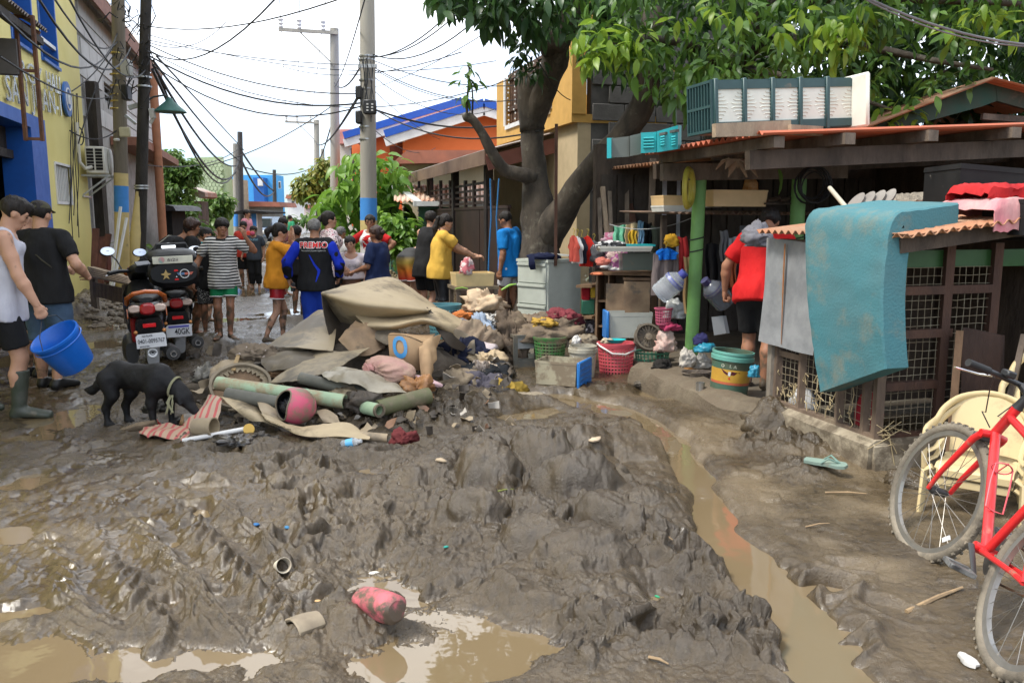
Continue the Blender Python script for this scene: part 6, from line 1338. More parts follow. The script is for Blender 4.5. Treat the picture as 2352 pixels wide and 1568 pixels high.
 if shirt:
  t=shirt.get('loose',.012);s=Sdf(.03);torso(s,t,lo=False);hem=shirt.get('hem',.47)*H;hd=dirv(.3)
  tp=(pants or{}).get('loose',.012)*.9+(.006*h if sex=='f' else 0);hb=P0-V3(0,0,(ph*H-hem))if lean<40 else P0-dirv(.5)*(ph*H-hem)*.6
  s.seg(chest,P0+(hb-P0)*.35,(.095*h*f+t,.068*h*f+t),(.100*h*f+t*1.1+tp,.074*h*f+t*1.1+tp),Xs);s.seg(P0+(hb-P0)*.2,hb-V3(0,0,.03),(.100*h*f+t*1.1+tp,.074*h*f+t*1.1+tp),(.106*h*f+t*1.4+tp,.080*h*f+t*1.4+tp),Xs)
  sl=shirt.get('sleeve',.34)
  n_=dirv(.5);s.cuts.append(plane_cut(hb,-n_));extra=[]
  if sl>0:
   for k in(-1,1):
    s2=Sdf(.02);arm(s2,k,t*.9,sl+.03,1.35 if sl<.5 else 1.0);a,e,w,_=arms[k];d=(e-a).normalized()if sl<=.5 else(w-e).normalized();c=a.lerp(e,sl*2)if sl<=.5 else e.lerp(w,(sl-.5)*2)
    if sl<=.5:s2.cuts.append(plane_cut(c,d))
    else:
     pl=plane_cut(c,d);c0=Vc(c);s2.cuts.append(lambda Xg,Yg,Zg,pl=pl,c0=c0:np.where((Xg-c0.x)**2+(Yg-c0.y)**2+(Zg-c0.z)**2<(.07*h)**2,pl(Xg,Yg,Zg),-1))
    extra.append(s2)
  else:
   for k in(-1,1):
    c0=sh[k]+Xs*.03*h*k;rr_=.062*h;s.cuts.append(lambda Xg,Yg,Zg,c0=c0,rr_=rr_:rr_-np.sqrt((Xg-c0.x)**2+(Yg-c0.y)**2+((Zg-c0.z)*.62)**2))
  nk=nb+Up*.035*h+Fw*(.022*h if shirt.get('neck')is None else shirt['neck']*h);nr=(.052 if shirt.get('neck')is None else.072)*h;s.cuts.append(lambda Xg,Yg,Zg,nk=nk,nr=nr:nr-np.sqrt((Xg-nk.x)**2+(Yg-nk.y)**2+(Zg-nk.z)**2))
  fold_=(shirt.get('fold',.006)*1.7,12/(H/1.65),rnd.randrange(99),(1,1,.55))
  V,Q=s.mesh(res2,fold_)
  for s2 in extra:V2,Q2=s2.mesh(res2,fold_);Q=np.concatenate([Q,Q2+len(V)]);V=np.concatenate([V,V2])
  so=raw(shirt.get('name','shirt'),V,Q,shirt['m'],o);o_sh=so
  if shirt.get('collar'):
   m=M();m.tube([nb+Up*.012*h+Xs*(.043*h*cos(a))+Fw*(.045*h*sin(a)+.008)-Up*(.012*h*sin(a))for a in np.linspace(0,2*PI,18,endpoint=False)],.008,6,closed=True);m.build('collar',shirt['collar'],so,local=True)
 else:o_sh=None
 if pants:
  t=pants.get('loose',.012);s=Sdf(.025);ln=pants.get('len',.35)
  s.seg(P0-V3(0,0,.02*h),P0+(waist-P0)*.5,(.096*h*f*(1.06 if sex=='f' else 1)+t,.072*h*f+t),(.088*h*f+t,.064*h*f+t),Xp);s.cuts.append(plane_cut(P0+dirv(.3)*.035*h,dirv(.3))if shirt else(lambda Xg,Yg,Zg:Xg*0-1))
  for k in(-1,1):
   leg(s,k,t,min(1,ln+.03),pants.get('flare',.012))
   a,kn,an,_=lg[k];d=(kn-a).normalized()if ln<=.5 else(an-kn).normalized();c0=a.lerp(kn,ln*2)if ln<=.5 else kn.lerp(an,(ln-.5)*2);pl=plane_cut(c0,d)
   s.cuts.append(lambda Xg,Yg,Zg,pl=pl,c0=c0:np.where((Xg-c0.x)**2+(Yg-c0.y)**2+(Zg-c0.z)**2<(.115*h)**2,pl(Xg,Yg,Zg),-1))
  V,Q=s.mesh(res2,(pants.get('fold',.005),12,rnd.randrange(99),(1,1,.6)));po_=raw(pants.get('name','shorts'),V,Q,pants['m'],o)
  if pants.get('trim'):
   for k in(-1,1):
    a,kn,an,_=lg[k];c0=a.lerp(kn,ln*2-.02);d=(kn-a).normalized();M3=rot_to(d);r_=(.056+(.034-.056)*ln*2)*h*f+t+pants.get('flare',.012)+.003;m=M();m.tube([c0+M3.col[0]*r_*cos(a_)+M3.col[1]*r_*sin(a_)for a_ in np.linspace(0,2*PI,20,endpoint=False)],.007,5,closed=True);m.build('hem',pants['trim'],po_,local=True)
 if shoes:
  for k in(-1,1):
   s=Sdf(.02);foot(s,k,.013)
   if shoes.get('boot'):a,kn,an,_=lg[k];s.cap(an,.030*h,an.lerp(kn,shoes['boot']),.040*h);c0=an.lerp(kn,shoes['boot']);s.cuts.append(plane_cut(c0,(kn-an)))
   else:a,kn,an,_=lg[k];s.cap(an,.024*h,an+(kn-an).normalized()*.02*h,.026*h);s.cuts.append(plane_cut(an+V3(0,0,.012*h),(0,0,1)))
   V,Q=s.mesh(.010,(.002,30,3));sho=raw('boot' if shoes.get('boot')else 'shoe',V,Q,shoes['m'],o)
   if shoes.get('sock'):s=Sdf(.01);s.cap(an,.0245*h,an.lerp(kn,.24),.027*h);s.cuts.append(plane_cut(an.lerp(kn,.22),(kn-an)));V,Q=s.mesh(.012);raw('sock',V,Q,shoes['sock'],o)
 if hair:
  s=Sdf(.02);st=hair.get('style','short');th=hair.get('th',.012);cut0=True
  s.ell(hc+hZ*(.036+th*.3)*q-hY*.014*q,((.078+th)*q,(.094+th)*q,(.085+th)*q),hr)
  if st in('bob','long','pony','bun'):s.ell(hc-hZ*.02*q-hY*.05*q,(.072*q,.05*q,.07*q),hr)
  if st=='mop':s.ell(hc+hZ*.055*q+hY*.02*q,(.088*q,.098*q,.062*q),hr)
  if st=='brush':s.ell(hc+hZ*.075*q+hY*.035*q,(.068*q,.075*q,.05*q),hr)
  fc=hc+hY*.150*q-hZ*(.070 if st!='mop' else.070)*q;fr=(.110 if st!='mop' else.112)*q
  s.cuts.append(lambda Xg,Yg,Zg,fc=fc,fr=fr:fr-np.sqrt((Xg-fc.x)**2+(Yg-fc.y)**2+(Zg-fc.z)**2))
  low=hc-hZ*(.045 if st in('short','mop','brush')else.09)*q-hY*.03*q;s.cuts.append(plane_cut(low,-(hZ*.9+hY*(.45 if st in('short','mop','brush')else 0))))
  for k in(-1,1):
   ec=hc+hX*.09*q*k+hY*.006*q-hZ*.022*q;s.cuts.append(lambda Xg,Yg,Zg,ec=ec:.040*q-np.sqrt((Xg-ec.x)**2+(Yg-ec.y)**2+(Zg-ec.z)**2))if st in('short','brush','pony','bun')else None
  V,Q=s.mesh(min(res,.011),(hair.get('rough',.0055)*1.3,55,rnd.randrange(50),(1,1,.3)));ho=raw('hair',V,Q,hair.get('m',HAIRB),o)
  s=None
  bk=hc-hY*.095*q
  if st=='pony':s=Sdf(.02);z0_=bk-hY*.03*q+hZ*.02*q;e_=z0_+V3(0,0,-1)*hair.get('len',.25)-hY*.05;s.chain([bk+hZ*.03*q,z0_,z0_.lerp(e_,.4)-hY*.03,e_],[.022,.030,.036,.010])
  if st=='bun':s=Sdf(.02);s.ell(bk-hY*.025*q+hZ*.03*q,(.045*q,.04*q,.042*q))
  if st=='long':
   s=Sdf(.03);z0_=hc-hY*.06*q;e_=z0_+V3(0,0,-1)*hair.get('len',.3)-hY*.035;s.chain([z0_+hZ*.03*q,z0_-V3(0,0,.1)-hY*.03,e_],[.075*q,.06,.03])
  if s:
   V,Q=s.mesh(.012,(.006,30,6,(1,1,.25)));raw('ponytail' if st!='bun' else 'bun',V,Q,hair.get('m',HAIRB),o)
 if cap_:
  s=Sdf(.01);s.ell(hc+hZ*.042*q-hY*.008*q,(.091*q,.106*q,.088*q),hr);s.cuts.append(plane_cut(hc+hZ*.045*q,-hZ));V,Q=s.mesh(.011);co=raw('cap',V,Q,cap_['m'],o)
  cd_=hY*cap_.get('dir',1);m=M();P=[]
  for i in range(7):
   a=(i/6-.5)*2.0;P.append([(hc+hZ*.050*q+cd_*(.098*q*cos(a)*.95)+hX*.086*q*sin(a))[:],(hc+hZ*.040*q+cd_*(.098*q*cos(a)+.075*q*cos(a*.8))+hX*.075*q*sin(a))[:]])
  m.grid(P,.006);m.build('brim',cap_['m'],co,local=True)
 info=dict(o=o,hc=hc,hX=hX,hY=hY,hZ=hZ,sh=sh,arms=arms,hands=hands,shirt=o_sh,nb=nb,chest=chest,P0=P0,Xs=Xs,Fw=Fw,Up=Up,H=H,legs=lg,waist=waist)
 return info
def print_on(inf,txt,size,at,back,mat,name='lettering',bold=.0,sx=1.0,mesh=None,wid=None):
 so=inf['shirt'];me=so.data;bv=BVHTree.FromPolygons([v.co[:]for v in me.vertices],[p.vertices[:]for p in me.polygons])
 V,Fc=mesh if mesh is not None else text_mesh(txt,size,.0,bold,1.1)
 if wid:V=V*np.array([wid/(V[:,0].max()-V[:,0].min()),1,1])
 D_=-inf['Fw']if back else inf['Fw'];Xr=inf['Xs']if back else-inf['Xs'];out=[]
 for x,y,z in V:
  p=inf['chest']+Xr*(at[0]+x*sx)+inf['Up']*(at[1]+y)+D_*.6;hit=bv.ray_cast(p,-D_);out.append((hit[0]+D_*.004)[:]if hit[0]is not None else(p-D_*.48)[:])
 return raw(name,np.array(out),Fc,mat,so,smooth=False)
def stripes(name,c1,c2,per,axis=2,duty=.5):
 m=bpy.data.materials.new(name);m.use_nodes=True;N,L=m.node_tree.nodes,m.node_tree.links;B=N['Principled BSDF'];tc=N.new('ShaderNodeTexCoord');sp=N.new('ShaderNodeSeparateXYZ');L.new(tc.outputs['Object'],sp.inputs[0])
 no=N.new('ShaderNodeTexNoise');no.inputs['Scale'].default_value=5;L.new(tc.outputs['Object'],no.inputs[0]);ma=N.new('ShaderNodeMath');ma.operation='MULTIPLY_ADD';ma.inputs[1].default_value=.03;L.new(no.outputs['Fac'],ma.inputs[0]);L.new(sp.outputs[axis],ma.inputs[2])
 dv=N.new('ShaderNodeMath');dv.operation='DIVIDE';dv.inputs[1].default_value=per;L.new(ma.outputs[0],dv.inputs[0]);fr=N.new('ShaderNodeMath');fr.operation='FRACT';L.new(dv.outputs[0],fr.inputs[0]);gt=N.new('ShaderNodeMath');gt.operation='GREATER_THAN';gt.inputs[1].default_value=duty;L.new(fr.outputs[0],gt.inputs[0])
 mx=N.new('ShaderNodeMix');mx.data_type='RGBA';mx.inputs[6].default_value=rgba(c1);mx.inputs[7].default_value=rgba(c2);L.new(gt.outputs[0],mx.inputs[0]);L.new(mx.outputs[2],B.inputs['Base Color']);B.inputs['Roughness'].default_value=.85;return m
def spots(name,c1,c2,s,th=.6,c3=None):
 m=bpy.data.materials.new(name);m.use_nodes=True;N,L=m.node_tree.nodes,m.node_tree.links;B=N['Principled BSDF'];tc=N.new('ShaderNodeTexCoord');no=N.new('ShaderNodeTexNoise');no.inputs['Scale'].default_value=s;no.inputs['Detail'].default_value=1;L.new(tc.outputs['Object'],no.inputs[0])
 r=N.new('ShaderNodeValToRGB');r.color_ramp.interpolation='CONSTANT';r.color_ramp.elements[0].color=rgba(c1);r.color_ramp.elements[1].position=th;r.color_ramp.elements[1].color=rgba(c2)
 if c3:e=r.color_ramp.elements.new(1-th);e.color=rgba(c1);r.color_ramp.elements[0].color=rgba(c3)
 L.new(no.outputs['Fac'],r.inputs[0]);L.new(r.outputs[0],B.inputs['Base Color']);B.inputs['Roughness'].default_value=.85;return m
def at(px,py,Y):
 p=D(px,py,Y);return Vc((p.x,p.y,gz(p.x,p.y)))
def top(px,y,Y,loc):return D(px,y,Y).z-loc.z
def atg(px,foot):return GM(px,foot)
C=cloth
BLK_T,BLK_S=C('black',(.012,.012,.013),(.02,.02,.021)),C('blackshorts',(.014,.014,.015),mud=.12)
WHT,WHS=C('white',(.70,.68,.67),mud=.04),C('whiteshorts',(.68,.66,.68))
SOCK=C('sock',(.75,.74,.72));SHOEB=pm('shoe_black',(.016,.016,.016),r=.45,mud=.18);BOOT=pm('boot_rubber',(.07,.075,.06),(.04,.05,.035),s=10,r=.4,mud=.45)
p1=person('man in grey sleeveless top and rubber boots carrying a blue bucket',Vc((D(-12,500,6.35).x,6.35,0.0)),62,1.71,skinc='light',lean=8,head=(-8,-22,0),aR_=dict(w=(.04,.115,-.30),pole=(.5,-1,-.1),hand='grip',dir=(0,.35,-.94),palm=(-1,-.2,0)),aL_=dict(w=(.06,-.10,-.29)),legs={1:dict(a=(.05,.03,.045)),-1:dict(a=(.05,-.17,.07))},shirt=dict(m=C('singlet',(.52,.52,.57),(.44,.44,.50)),sleeve=0,hem=.45,loose=.012,fold=.009,neck=.05),pants=dict(m=BLK_S,len=.40,loose=.02),shoes=dict(m=BOOT,boot=.78),hair=dict(style='brush',th=.010,rough=.008),res=.0125)
p2=person('man seen from behind in black T-shirt, olive cap and denim shorts',at(122,895,7.35),4,top(122,468,7.35,at(122,0,7.35)),skinc='light',bulk=1.12,head=(4,-6,0),aL_=dict(w=(.075,.10,-.22),pole=(.6,-1,-.3),hand='relax',dir=(-.5,.9,.1)),aR_=dict(w=(.075,.10,-.22),pole=(.6,-1,-.3),hand='relax',dir=(-.6,.9,.1)),legs={-1:dict(a=(.075,.03,.045)),1:dict(a=(.045,-.03,.05))},shirt=dict(m=BLK_T,sleeve=.36,hem=.47,loose=.018,fold=.008),pants=dict(m=pm('denim',(.075,.13,.21),(.045,.08,.14),s=5,r=.85,b=.25,bs=120,mud=.18),len=.50,loose=.024,flare=.02,fold=.009),shoes=dict(m=SHOEB,sock=SOCK),hair=dict(style='short',th=.008),cap_=dict(m=C('olive',(.075,.07,.045),mud=.1)),face=False)
m=M();q=p2;pts=[q['nb']+q['Xs']*-.06-q['Fw']*.06,q['chest']+q['Xs']*-.01-q['Fw']*.150,q['chest']+q['Xs']*.10-q['Fw']*.148-q['Up']*.10,q['waist']+q['Xs']*.19-q['Fw']*.07];m.tube(pts,.006,5,flat=.5);m.build('strap',C('strap',(.05,.045,.03)),q['o'],local=True)
p2b=person('man in pale T-shirt half hidden behind the man in the olive cap',at(84,880,8.0),25,1.64,skinc='light',aL_=dict(w=(.07,.12,-.2)),aR_=dict(w=(.06,.14,-.18)),shirt=dict(m=C('palegrey',(.50,.52,.56)),sleeve=.36,loose=.016),pants=dict(m=BLK_S,len=.48,loose=.02),shoes=dict(m=SHOEB),hair=dict(style='short',th=.012),face=False,res=.016)
p3=person('man bending forward in a black T-shirt with a pale back print and olive cap',at(352,760,10.4),62,1.68,skinc='tan',lean=58,head=(0,-8,0),aL_=dict(w=(.05,.16,-.24),hand='relax'),aR_=dict(w=(.05,.12,-.27),hand='relax'),legs={-1:dict(a=(.06,.06,.045)),1:dict(a=(.06,-.08,.045))},shirt=dict(m=BLK_T,sleeve=.36,hem=.49,loose=.016),pants=dict(m=C('darkblue_s',(.03,.035,.06)),len=.48,loose=.02),shoes=dict(m=SHOEB),hair=dict(style='short'),cap_=dict(m=C('olive',(.075,.07,.045),mud=.1)))
V_,F_=text_mesh('O',.30,0,.0);print_on(p3,'',1,(0,-.04),True,C('printgrey',(.28,.27,.22)),'print',mesh=(V_*np.array([.8,1.25,1]),F_))
p4=person('boy with reddish brown hair in a black T-shirt beside the top box',at(450,740,10.6),62,top(450,502,10.6,at(450,0,10.6)),skinc='tan',bulk=.88,head=(0,-4,0),aL_=dict(w=(.03,.02,-.31)),aR_=dict(w=(.05,.06,-.30)),shirt=dict(m=BLK_T,sleeve=.4,hem=.46,loose=.02),pants=dict(m=pm('short_pat',(.03,.03,.03),(.35,.16,.08),s=9,r=.9,lo=.5,hi=.55),len=.44,loose=.022,trim=WHT),hair=dict(style='mop',m=HAIRBR,th=.018,rough=.009))
p5=person('person in a turquoise shirt and denim shorts behind the boy in black',at(470,700,12.2),15,top(470,525,12.2,at(470,0,12.2)),skinc='light',aL_=dict(w=(.05,.1,-.27)),aR_=dict(w=(.05,.08,-.28)),shirt=dict(m=C('teal',(.03,.36,.40)),sleeve=.42,loose=.02),pants=dict(m=C('denim_l',(.22,.28,.38)),len=.36),hair=dict(style='short',th=.016),face=False,res=.016)
p6=person('boy in black and white striped T-shirt and green shorts with a hand to his face',at(522,806,9.75),166,top(522,505,9.75,at(522,0,9.75)),skinc='tan',bulk=.93,head=(-16,-2,-4),aL_=dict(w=(.09,.055,.045),pole=(1,-.2,-.7),hand='relax',dir=(-.25,.2,.95),palm=(-.5,-.4,0)),aR_=dict(w=(.14,.02,-.28),pole=(.6,-1,0)),legs={-1:dict(a=(.035,.03,.045),foot=(.5,1,0)),1:dict(a=(.05,-.02,.045))},shirt=dict(m=stripes('striped',(.62,.60,.56),(.016,.016,.017),.034,duty=.48),sleeve=.38,hem=.43,loose=.022,fold=.008,collar=BLK_T),pants=dict(m=C('green',(.012,.20,.075),(.01,.15,.06)),len=.33,loose=.018,trim=WHT),hair=dict(style='mop',th=.016))
p6b=person('child in dark patterned shorts standing right behind the striped boy',at(487,792,10.15),150,top(487,525,10.15,at(487,0,10.15)),skinc='tan',bulk=.9,aL_=dict(w=(.04,.03,-.31)),aR_=dict(w=(.05,.03,-.30)),shirt=dict(m=BLK_T,sleeve=.36,hem=.45),pants=dict(m=spots('dots',(.02,.02,.022),(.5,.5,.48),90,.62),len=.42,loose=.02),hair=dict(style='short',th=.014),face=False,res=.016)
p7=person('girl in orange T-shirt and red shorts covering her face with both hands',at(640,800,9.85),62,top(640,523,9.85,at(640,0,9.85)),'f','light',bulk=.92,lean=4,head=(10,-16,0),aL_=dict(w=(-.02,.135,.075),pole=(.5,.5,-1),hand='flat',dir=(-.15,.15,.97),palm=(-.2,-1,0)),aR_=dict(w=(-.03,.130,.06),pole=(.5,.4,-1),hand='flat',dir=(-.25,.1,.97),palm=(-.2,-1,0)),legs={-1:dict(a=(.04,.05,.05)),1:dict(a=(.03,-.11,.06))},shirt=dict(m=C('orange',(.66,.27,.022),(.58,.22,.02)),sleeve=.38,hem=.47,loose=.02,fold=.008),pants=dict(m=pm('red_satin',(.42,.01,.018),(.26,.005,.012),s=9,r=.4,b=.2,bs=40,spec=.5),len=.27,loose=.018,flare=.02,trim=WHT),hair=dict(style='pony',len=.13,th=.014),face=False)
p8=person('grey haired man seen from behind in a black and blue long sleeved racing jersey',at(733,850,9.45),-4,top(733,510,9.45,at(733,0,9.45)),skinc='mid',bulk=1.12,head=(6,0,0),aL_=dict(w=(.10,.03,-.27),pole=(.8,-1,0),hand='relax',dir=(-.1,.3,-.9)),aR_=dict(w=(.05,.08,-.26),pole=(.6,-1,0)),shirt=dict(m=C('jersey_black',(.014,.014,.015)),sleeve=.97,hem=.46,loose=.016,fold=.006),pants=dict(m=C('blue_pants',(.015,.05,.36)),len=.9,loose=.02),hair=dict(style='short',m=HAIRG,th=.008),shoes=dict(m=SHOEB),face=False)
BLUES=C('jersey_blue',(.012,.04,.50),(.008,.025,.34))
for k in(-1,1):
 a,e,w,_=p8['arms'][k];s=Sdf(.02);h=p8['H'];t=.0195;s.cap(a.lerp(e,.12),.034*h+t,e,.0265*h+t);s.cap(e,.0265*h+t,e.lerp(w,.90),.020*h+t);s.cuts.append(plane_cut(e.lerp(w,.88),w-e));V,Q=s.mesh(.0135,(.006,13,4));raw('sleeve',V,Q,BLUES,p8['o'])
REDL,WHL=C('print_red',(.62,.03,.03)),C('print_white',(.75,.75,.74))
print_on(p8,'PREMIO',.092,(0,.075),True,WHL,'lettering_outline',.007,wid=.315);o=print_on(p8,'PREMIO',.086,(0,.076),True,REDL,'lettering',.0025,wid=.30)
o.location=Vc((0,-.003,0));print_on(p8,'Motorcycle & Scooter Appliances',.019,(.0,.015),True,WHL,'lettering',.0,wid=.27)
zz_=[(-.05,-.03),(-.035,-.03),(.02,-.13),(.075,-.20),(.07,-.23),(.03,-.33),(.02,-.33),(.045,-.225),(.04,-.20),(.0,-.14)]
V_=np.array([(x,y,0)for x,y in zz_]);print_on(p8,'',1,(0,0),True,BLUES,'flash',mesh=(V_,[(0,1,2,9),(9,2,3,8),(8,3,4,7),(7,4,5,6)]))
hd_=p8['hands'][-1][0];m=M();m.box(hd_+Vc((0.0,.02,-.03)),(.05,.03,.10),bev=.008);m.build('phone',BLACKP,p8['o'],local=True)
p9=person('tall woman in a white blouse with dark flowers behind the grey haired man',at(762,760,11.0),60,top(762,488,11.0,at(762,0,11.0)),'f','light',head=(8,0,0),aL_=dict(w=(.04,.03,-.31)),aR_=dict(w=(.10,.06,-.27),pole=(.8,-1,0)),shirt=dict(m=spots('floral',(.62,.52,.52),(.05,.035,.05),32,.60,(.35,.12,.16)),sleeve=.36,loose=.024),pants=dict(m=BLK_S,len=.45),hair=dict(style='pony',len=.2,th=.010))
p10=person('slim man with bare shoulders and dark strap standing behind the girl in orange',at(688,740,12.2),20,top(688,515,12.2,at(688,0,12.2)),skinc='tan',head=(-10,0,0),aL_=dict(w=(.06,.13,-.18),hand='relax'),aR_=dict(w=(.06,.05,-.28)),shirt=dict(m=BLK_T,sleeve=0,hem=.46,neck=-.0),pants=dict(m=BLK_S,len=.45),hair=dict(style='short',th=.014),face=False,res=.016)
p11=person('woman in a white T-shirt with a pained look sitting among the group',at(812,775,11.2),172,1.48,'f','light',bulk=1.05,ph=.375,legs={-1:dict(a=(.07,.06,.045)),1:dict(a=(.07,.05,.045))},head=(8,-2,4),aL_=dict(w=(.02,.1,-.26)),aR_=dict(w=(.02,.10,-.26)),shirt=dict(m=C('white_pink',(.70,.62,.64)),sleeve=.36,loose=.022,neck=.05),pants=dict(m=BLK_S,len=.48),hair=dict(style='short',th=.012))
o=print_on(p11,'ONE',.05,(0.02,-.02),False,C('print_grey',(.35,.35,.34)),'print');print_on(p11,'love',.07,(0.02,-.10),False,BLK_T,'lettering',wid=.16)
p12=person('woman in a navy T-shirt with hair tied up pointing with an outstretched finger',at(872,770,10.6),-68,top(872,520,10.6,at(872,0,10.6)),'f','tan',bulk=1.05,head=(0,-4,0),aL_=dict(w=(.02,.17,-.21),pole=(.4,-.6,-1),hand='point',dir=(.1,1,-.2),palm=(-.4,0,-1)),aR_=dict(w=(.03,.06,-.30)),shirt=dict(m=C('navy',(.018,.03,.085),(.012,.02,.06)),sleeve=.42,hem=.46,loose=.026,fold=.008),pants=dict(m=C('floral_dark',(.03,.03,.045)),len=.48),hair=dict(style='bun',m=HAIRBR,th=.014,rough=.007))
p13=person('woman in a white shirt with red sleeves, hands on hips, behind the woman in navy',at(856,745,11.9),195,top(856,498,11.9,at(856,0,11.9)),'f','tan',head=(-20,-2,0),aL_=dict(w=(.06,.03,-.20),pole=(1,-.3,0),hand='relax'),aR_=dict(w=(.06,.03,-.20),pole=(1,-.3,0),hand='relax'),shirt=dict(m=C('white2',(.70,.68,.66)),sleeve=0,hem=.46,loose=.02),pants=dict(m=BLK_S,len=.46),hair=dict(style='bun',th=.012))
for k in(-1,1):
 a,e,w,_=p13['arms'][k];h=p13['H'];s=Sdf(.02);s.cap(a-p13['Xs']*.03*k,.034*h+.016,a.lerp(e,.75),.030*h+.020);s.cuts.append(plane_cut(a.lerp(e,.7),e-a));V,Q=s.mesh(.0135,(.005,13,4));raw('sleeve',V,Q,C('red_sleeve',(.52,.018,.02)),p13['o'])
V_,F_=text_mesh('S',.22,0,.03);print_on(p13,'',1,(.01,-.04),False,C('red_sleeve',(.52,.018,.02)),'print',mesh=(V_,F_))
p14=person('grey haired man in a white shirt far behind the flowered blouse',at(788,700,14.5),40,top(788,525,14.5,at(788,0,14.5)),skinc='tan',shirt=dict(m=WHT,sleeve=.36),pants=dict(m=BLK_S,len=.48),hair=dict(style='short',m=HAIRG),face=False,res=.018)
p15=person('man in a blue shirt and grey cap far away by the fence of debris',at(938,640,19.5),-60,1.55,skinc='tan',shirt=dict(m=C('royal',(.02,.08,.5)),sleeve=.36),pants=dict(m=BLK_S,len=.48),hair=dict(style='short'),cap_=dict(m=C('capgrey',(.16,.16,.19))),face=False,res=.02)
SUNS=bpy.data.materials.new('sunset_cloth');SUNS.use_nodes=True;_N,_L=SUNS.node_tree.nodes,SUNS.node_tree.links;_t=_N.new('ShaderNodeTexCoord');_s=_N.new('ShaderNodeSeparateXYZ');_L.new(_t.outputs['Object'],_s.inputs[0]);_r=_N.new('ShaderNodeValToRGB');_mr=_N.new('ShaderNodeMapRange');_mr.inputs[1].default_value=.58;_mr.inputs[2].default_value=.96;_L.new(_s.outputs[2],_mr.inputs[0]);_L.new(_mr.outputs[0],_r.inputs[0])
for i,(ps,c)in enumerate(((0,(.55,.05,.02)),(.3,(.70,.20,.02)),(.6,(.40,.28,.05)),(.85,(.03,.03,.03)))):
 e=_r.color_ramp.elements[i]if i<2 else _r.color_ramp.elements.new(ps);e.position=ps;e.color=rgba(c)
_L.new(_r.outputs[0],_N['Principled BSDF'].inputs['Base Color']);_N['Principled BSDF'].inputs['Roughness'].default_value=.8
p16=person('shirtless person bent double in sunset coloured shorts behind the brown sheets',at(938,745,12.0),40,1.62,skinc='light',lean=102,head=(0,10,0),aL_=dict(w=(.03,.1,-.28)),aR_=dict(w=(.03,.12,-.27)),pants=dict(m=SUNS,len=.36,loose=.016,flare=.02,trim=WHT),hair=dict(style='short'),face=False)
p17=person('person in a black basketball jersey half hidden by the woman in yellow',at(980,755,11.6),35,1.58,skinc='light',bulk=.9,lean=14,aL_=dict(w=(.02,.12,-.29)),aR_=dict(w=(.03,.12,-.27)),shirt=dict(m=BLK_T,sleeve=0,hem=.42,loose=.03),pants=dict(m=BLK_S,len=.42,loose=.03),hair=dict(style='short'),face=False)
p18=person('woman in a yellow T-shirt with a long ponytail washing clothes over a cream basin',at(1012,765,11.1),72,top(1012,492,11.1,at(1012,0,11.1)),'f','light',lean=5,head=(0,-20,0),aL_=dict(w=(.0,.27,-.145),pole=(.4,-.6,-1),hand='relax',dir=(-.1,1,.1),palm=(-.3,0,-1)),aR_=dict(w=(.0,.27,-.15),pole=(.4,-.6,-1),hand='relax',dir=(-.1,1,.1),palm=(-.3,0,-1)),shirt=dict(m=C('yellow',(.68,.42,.075),(.60,.36,.06)),sleeve=.34,hem=.46,loose=.024,fold=.007),pants=dict(m=pm('wet_black',(.016,.017,.02),r=.4,b=.3,bs=30),len=.5,loose=.02),hair=dict(style='pony',len=.38,th=.008))
p19=person('man in a bright blue printed T-shirt and white shorts looking down by the grey drawers',at(1172,745,11.5),-58,top(1172,487,11.5,at(1172,0,11.5)),skinc='tan',bulk=.97,lean=3,head=(-4,-18,0),aL_=dict(w=(.04,.0,-.315)),aR_=dict(w=(.04,.02,-.31)),legs={-1:dict(a=(.045,.06,.045)),1:dict(a=(.045,-.06,.045))},shirt=dict(m=C('bright_blue',(.012,.22,.60),(.01,.17,.5)),sleeve=.40,hem=.45,loose=.022,fold=.009),pants=dict(m=WHS,len=.30,loose=.018),hair=dict(style='short',th=.007))
V_,F_=text_mesh('Y',.10,0,.012);print_on(p19,'',1,(.02,.0),False,C('print_yellow',(.7,.42,.05)),'print',mesh=(V_,F_));V_,F_=text_mesh('8',.11,0,.014);print_on(p19,'',1,(.02,-.06),False,C('print_orange',(.6,.16,.03)),'print',mesh=(V_,F_))
p20=person('man in a red T-shirt and black shorts standing by the old paint drum',Vc((D(1738,800,6.8).x,6.8,.14)),28,1.56,skinc='tan',lean=36,head=(0,-10,0),aL_=dict(w=(.11,.02,-.275),pole=(1,-.7,0),hand='grip',dir=(0,.1,-1),palm=(-1,0,0)),aR_=dict(w=(.05,.06,-.30)),legs={-1:dict(a=(.05,.05,.045)),1:dict(a=(.05,-.03,.045))},shirt=dict(m=C('red',(.55,.016,.016),(.46,.012,.014)),sleeve=.38,hem=.45,loose=.022,fold=.008),pants=dict(m=BLK_S,len=.46,loose=.022),hair=dict(style='short'))
def far_person(label,px,foot,Y,yaw,H,sh,pa,**k):return person(label,at(px,foot,Y),yaw,H,shirt=dict(m=sh,sleeve=.36,loose=.02),pants=dict(m=pa,len=k.pop('plen',.48)),hair=dict(style='short',th=.014),face=False,res=.022,**k)
q=far_person('child in a dark printed shirt wearing a pink face mask on the road',587,634,18.2,178,1.36,C('slate',(.05,.06,.075)),BLK_S,plen=.9,aR_=dict(w=(.08,.05,-.28)));m=M();m.ball(q['hc']+q['hY']*.08-q['hZ']*.05,(.055,.04,.045));m.build('face_mask',C('maskpink',(.65,.12,.2)),q['o'],local=True)
print_on(q,'SAN JOSE',.06,(0,.06),False,C('print_cyan',(.25,.5,.6)),'lettering',wid=.22)
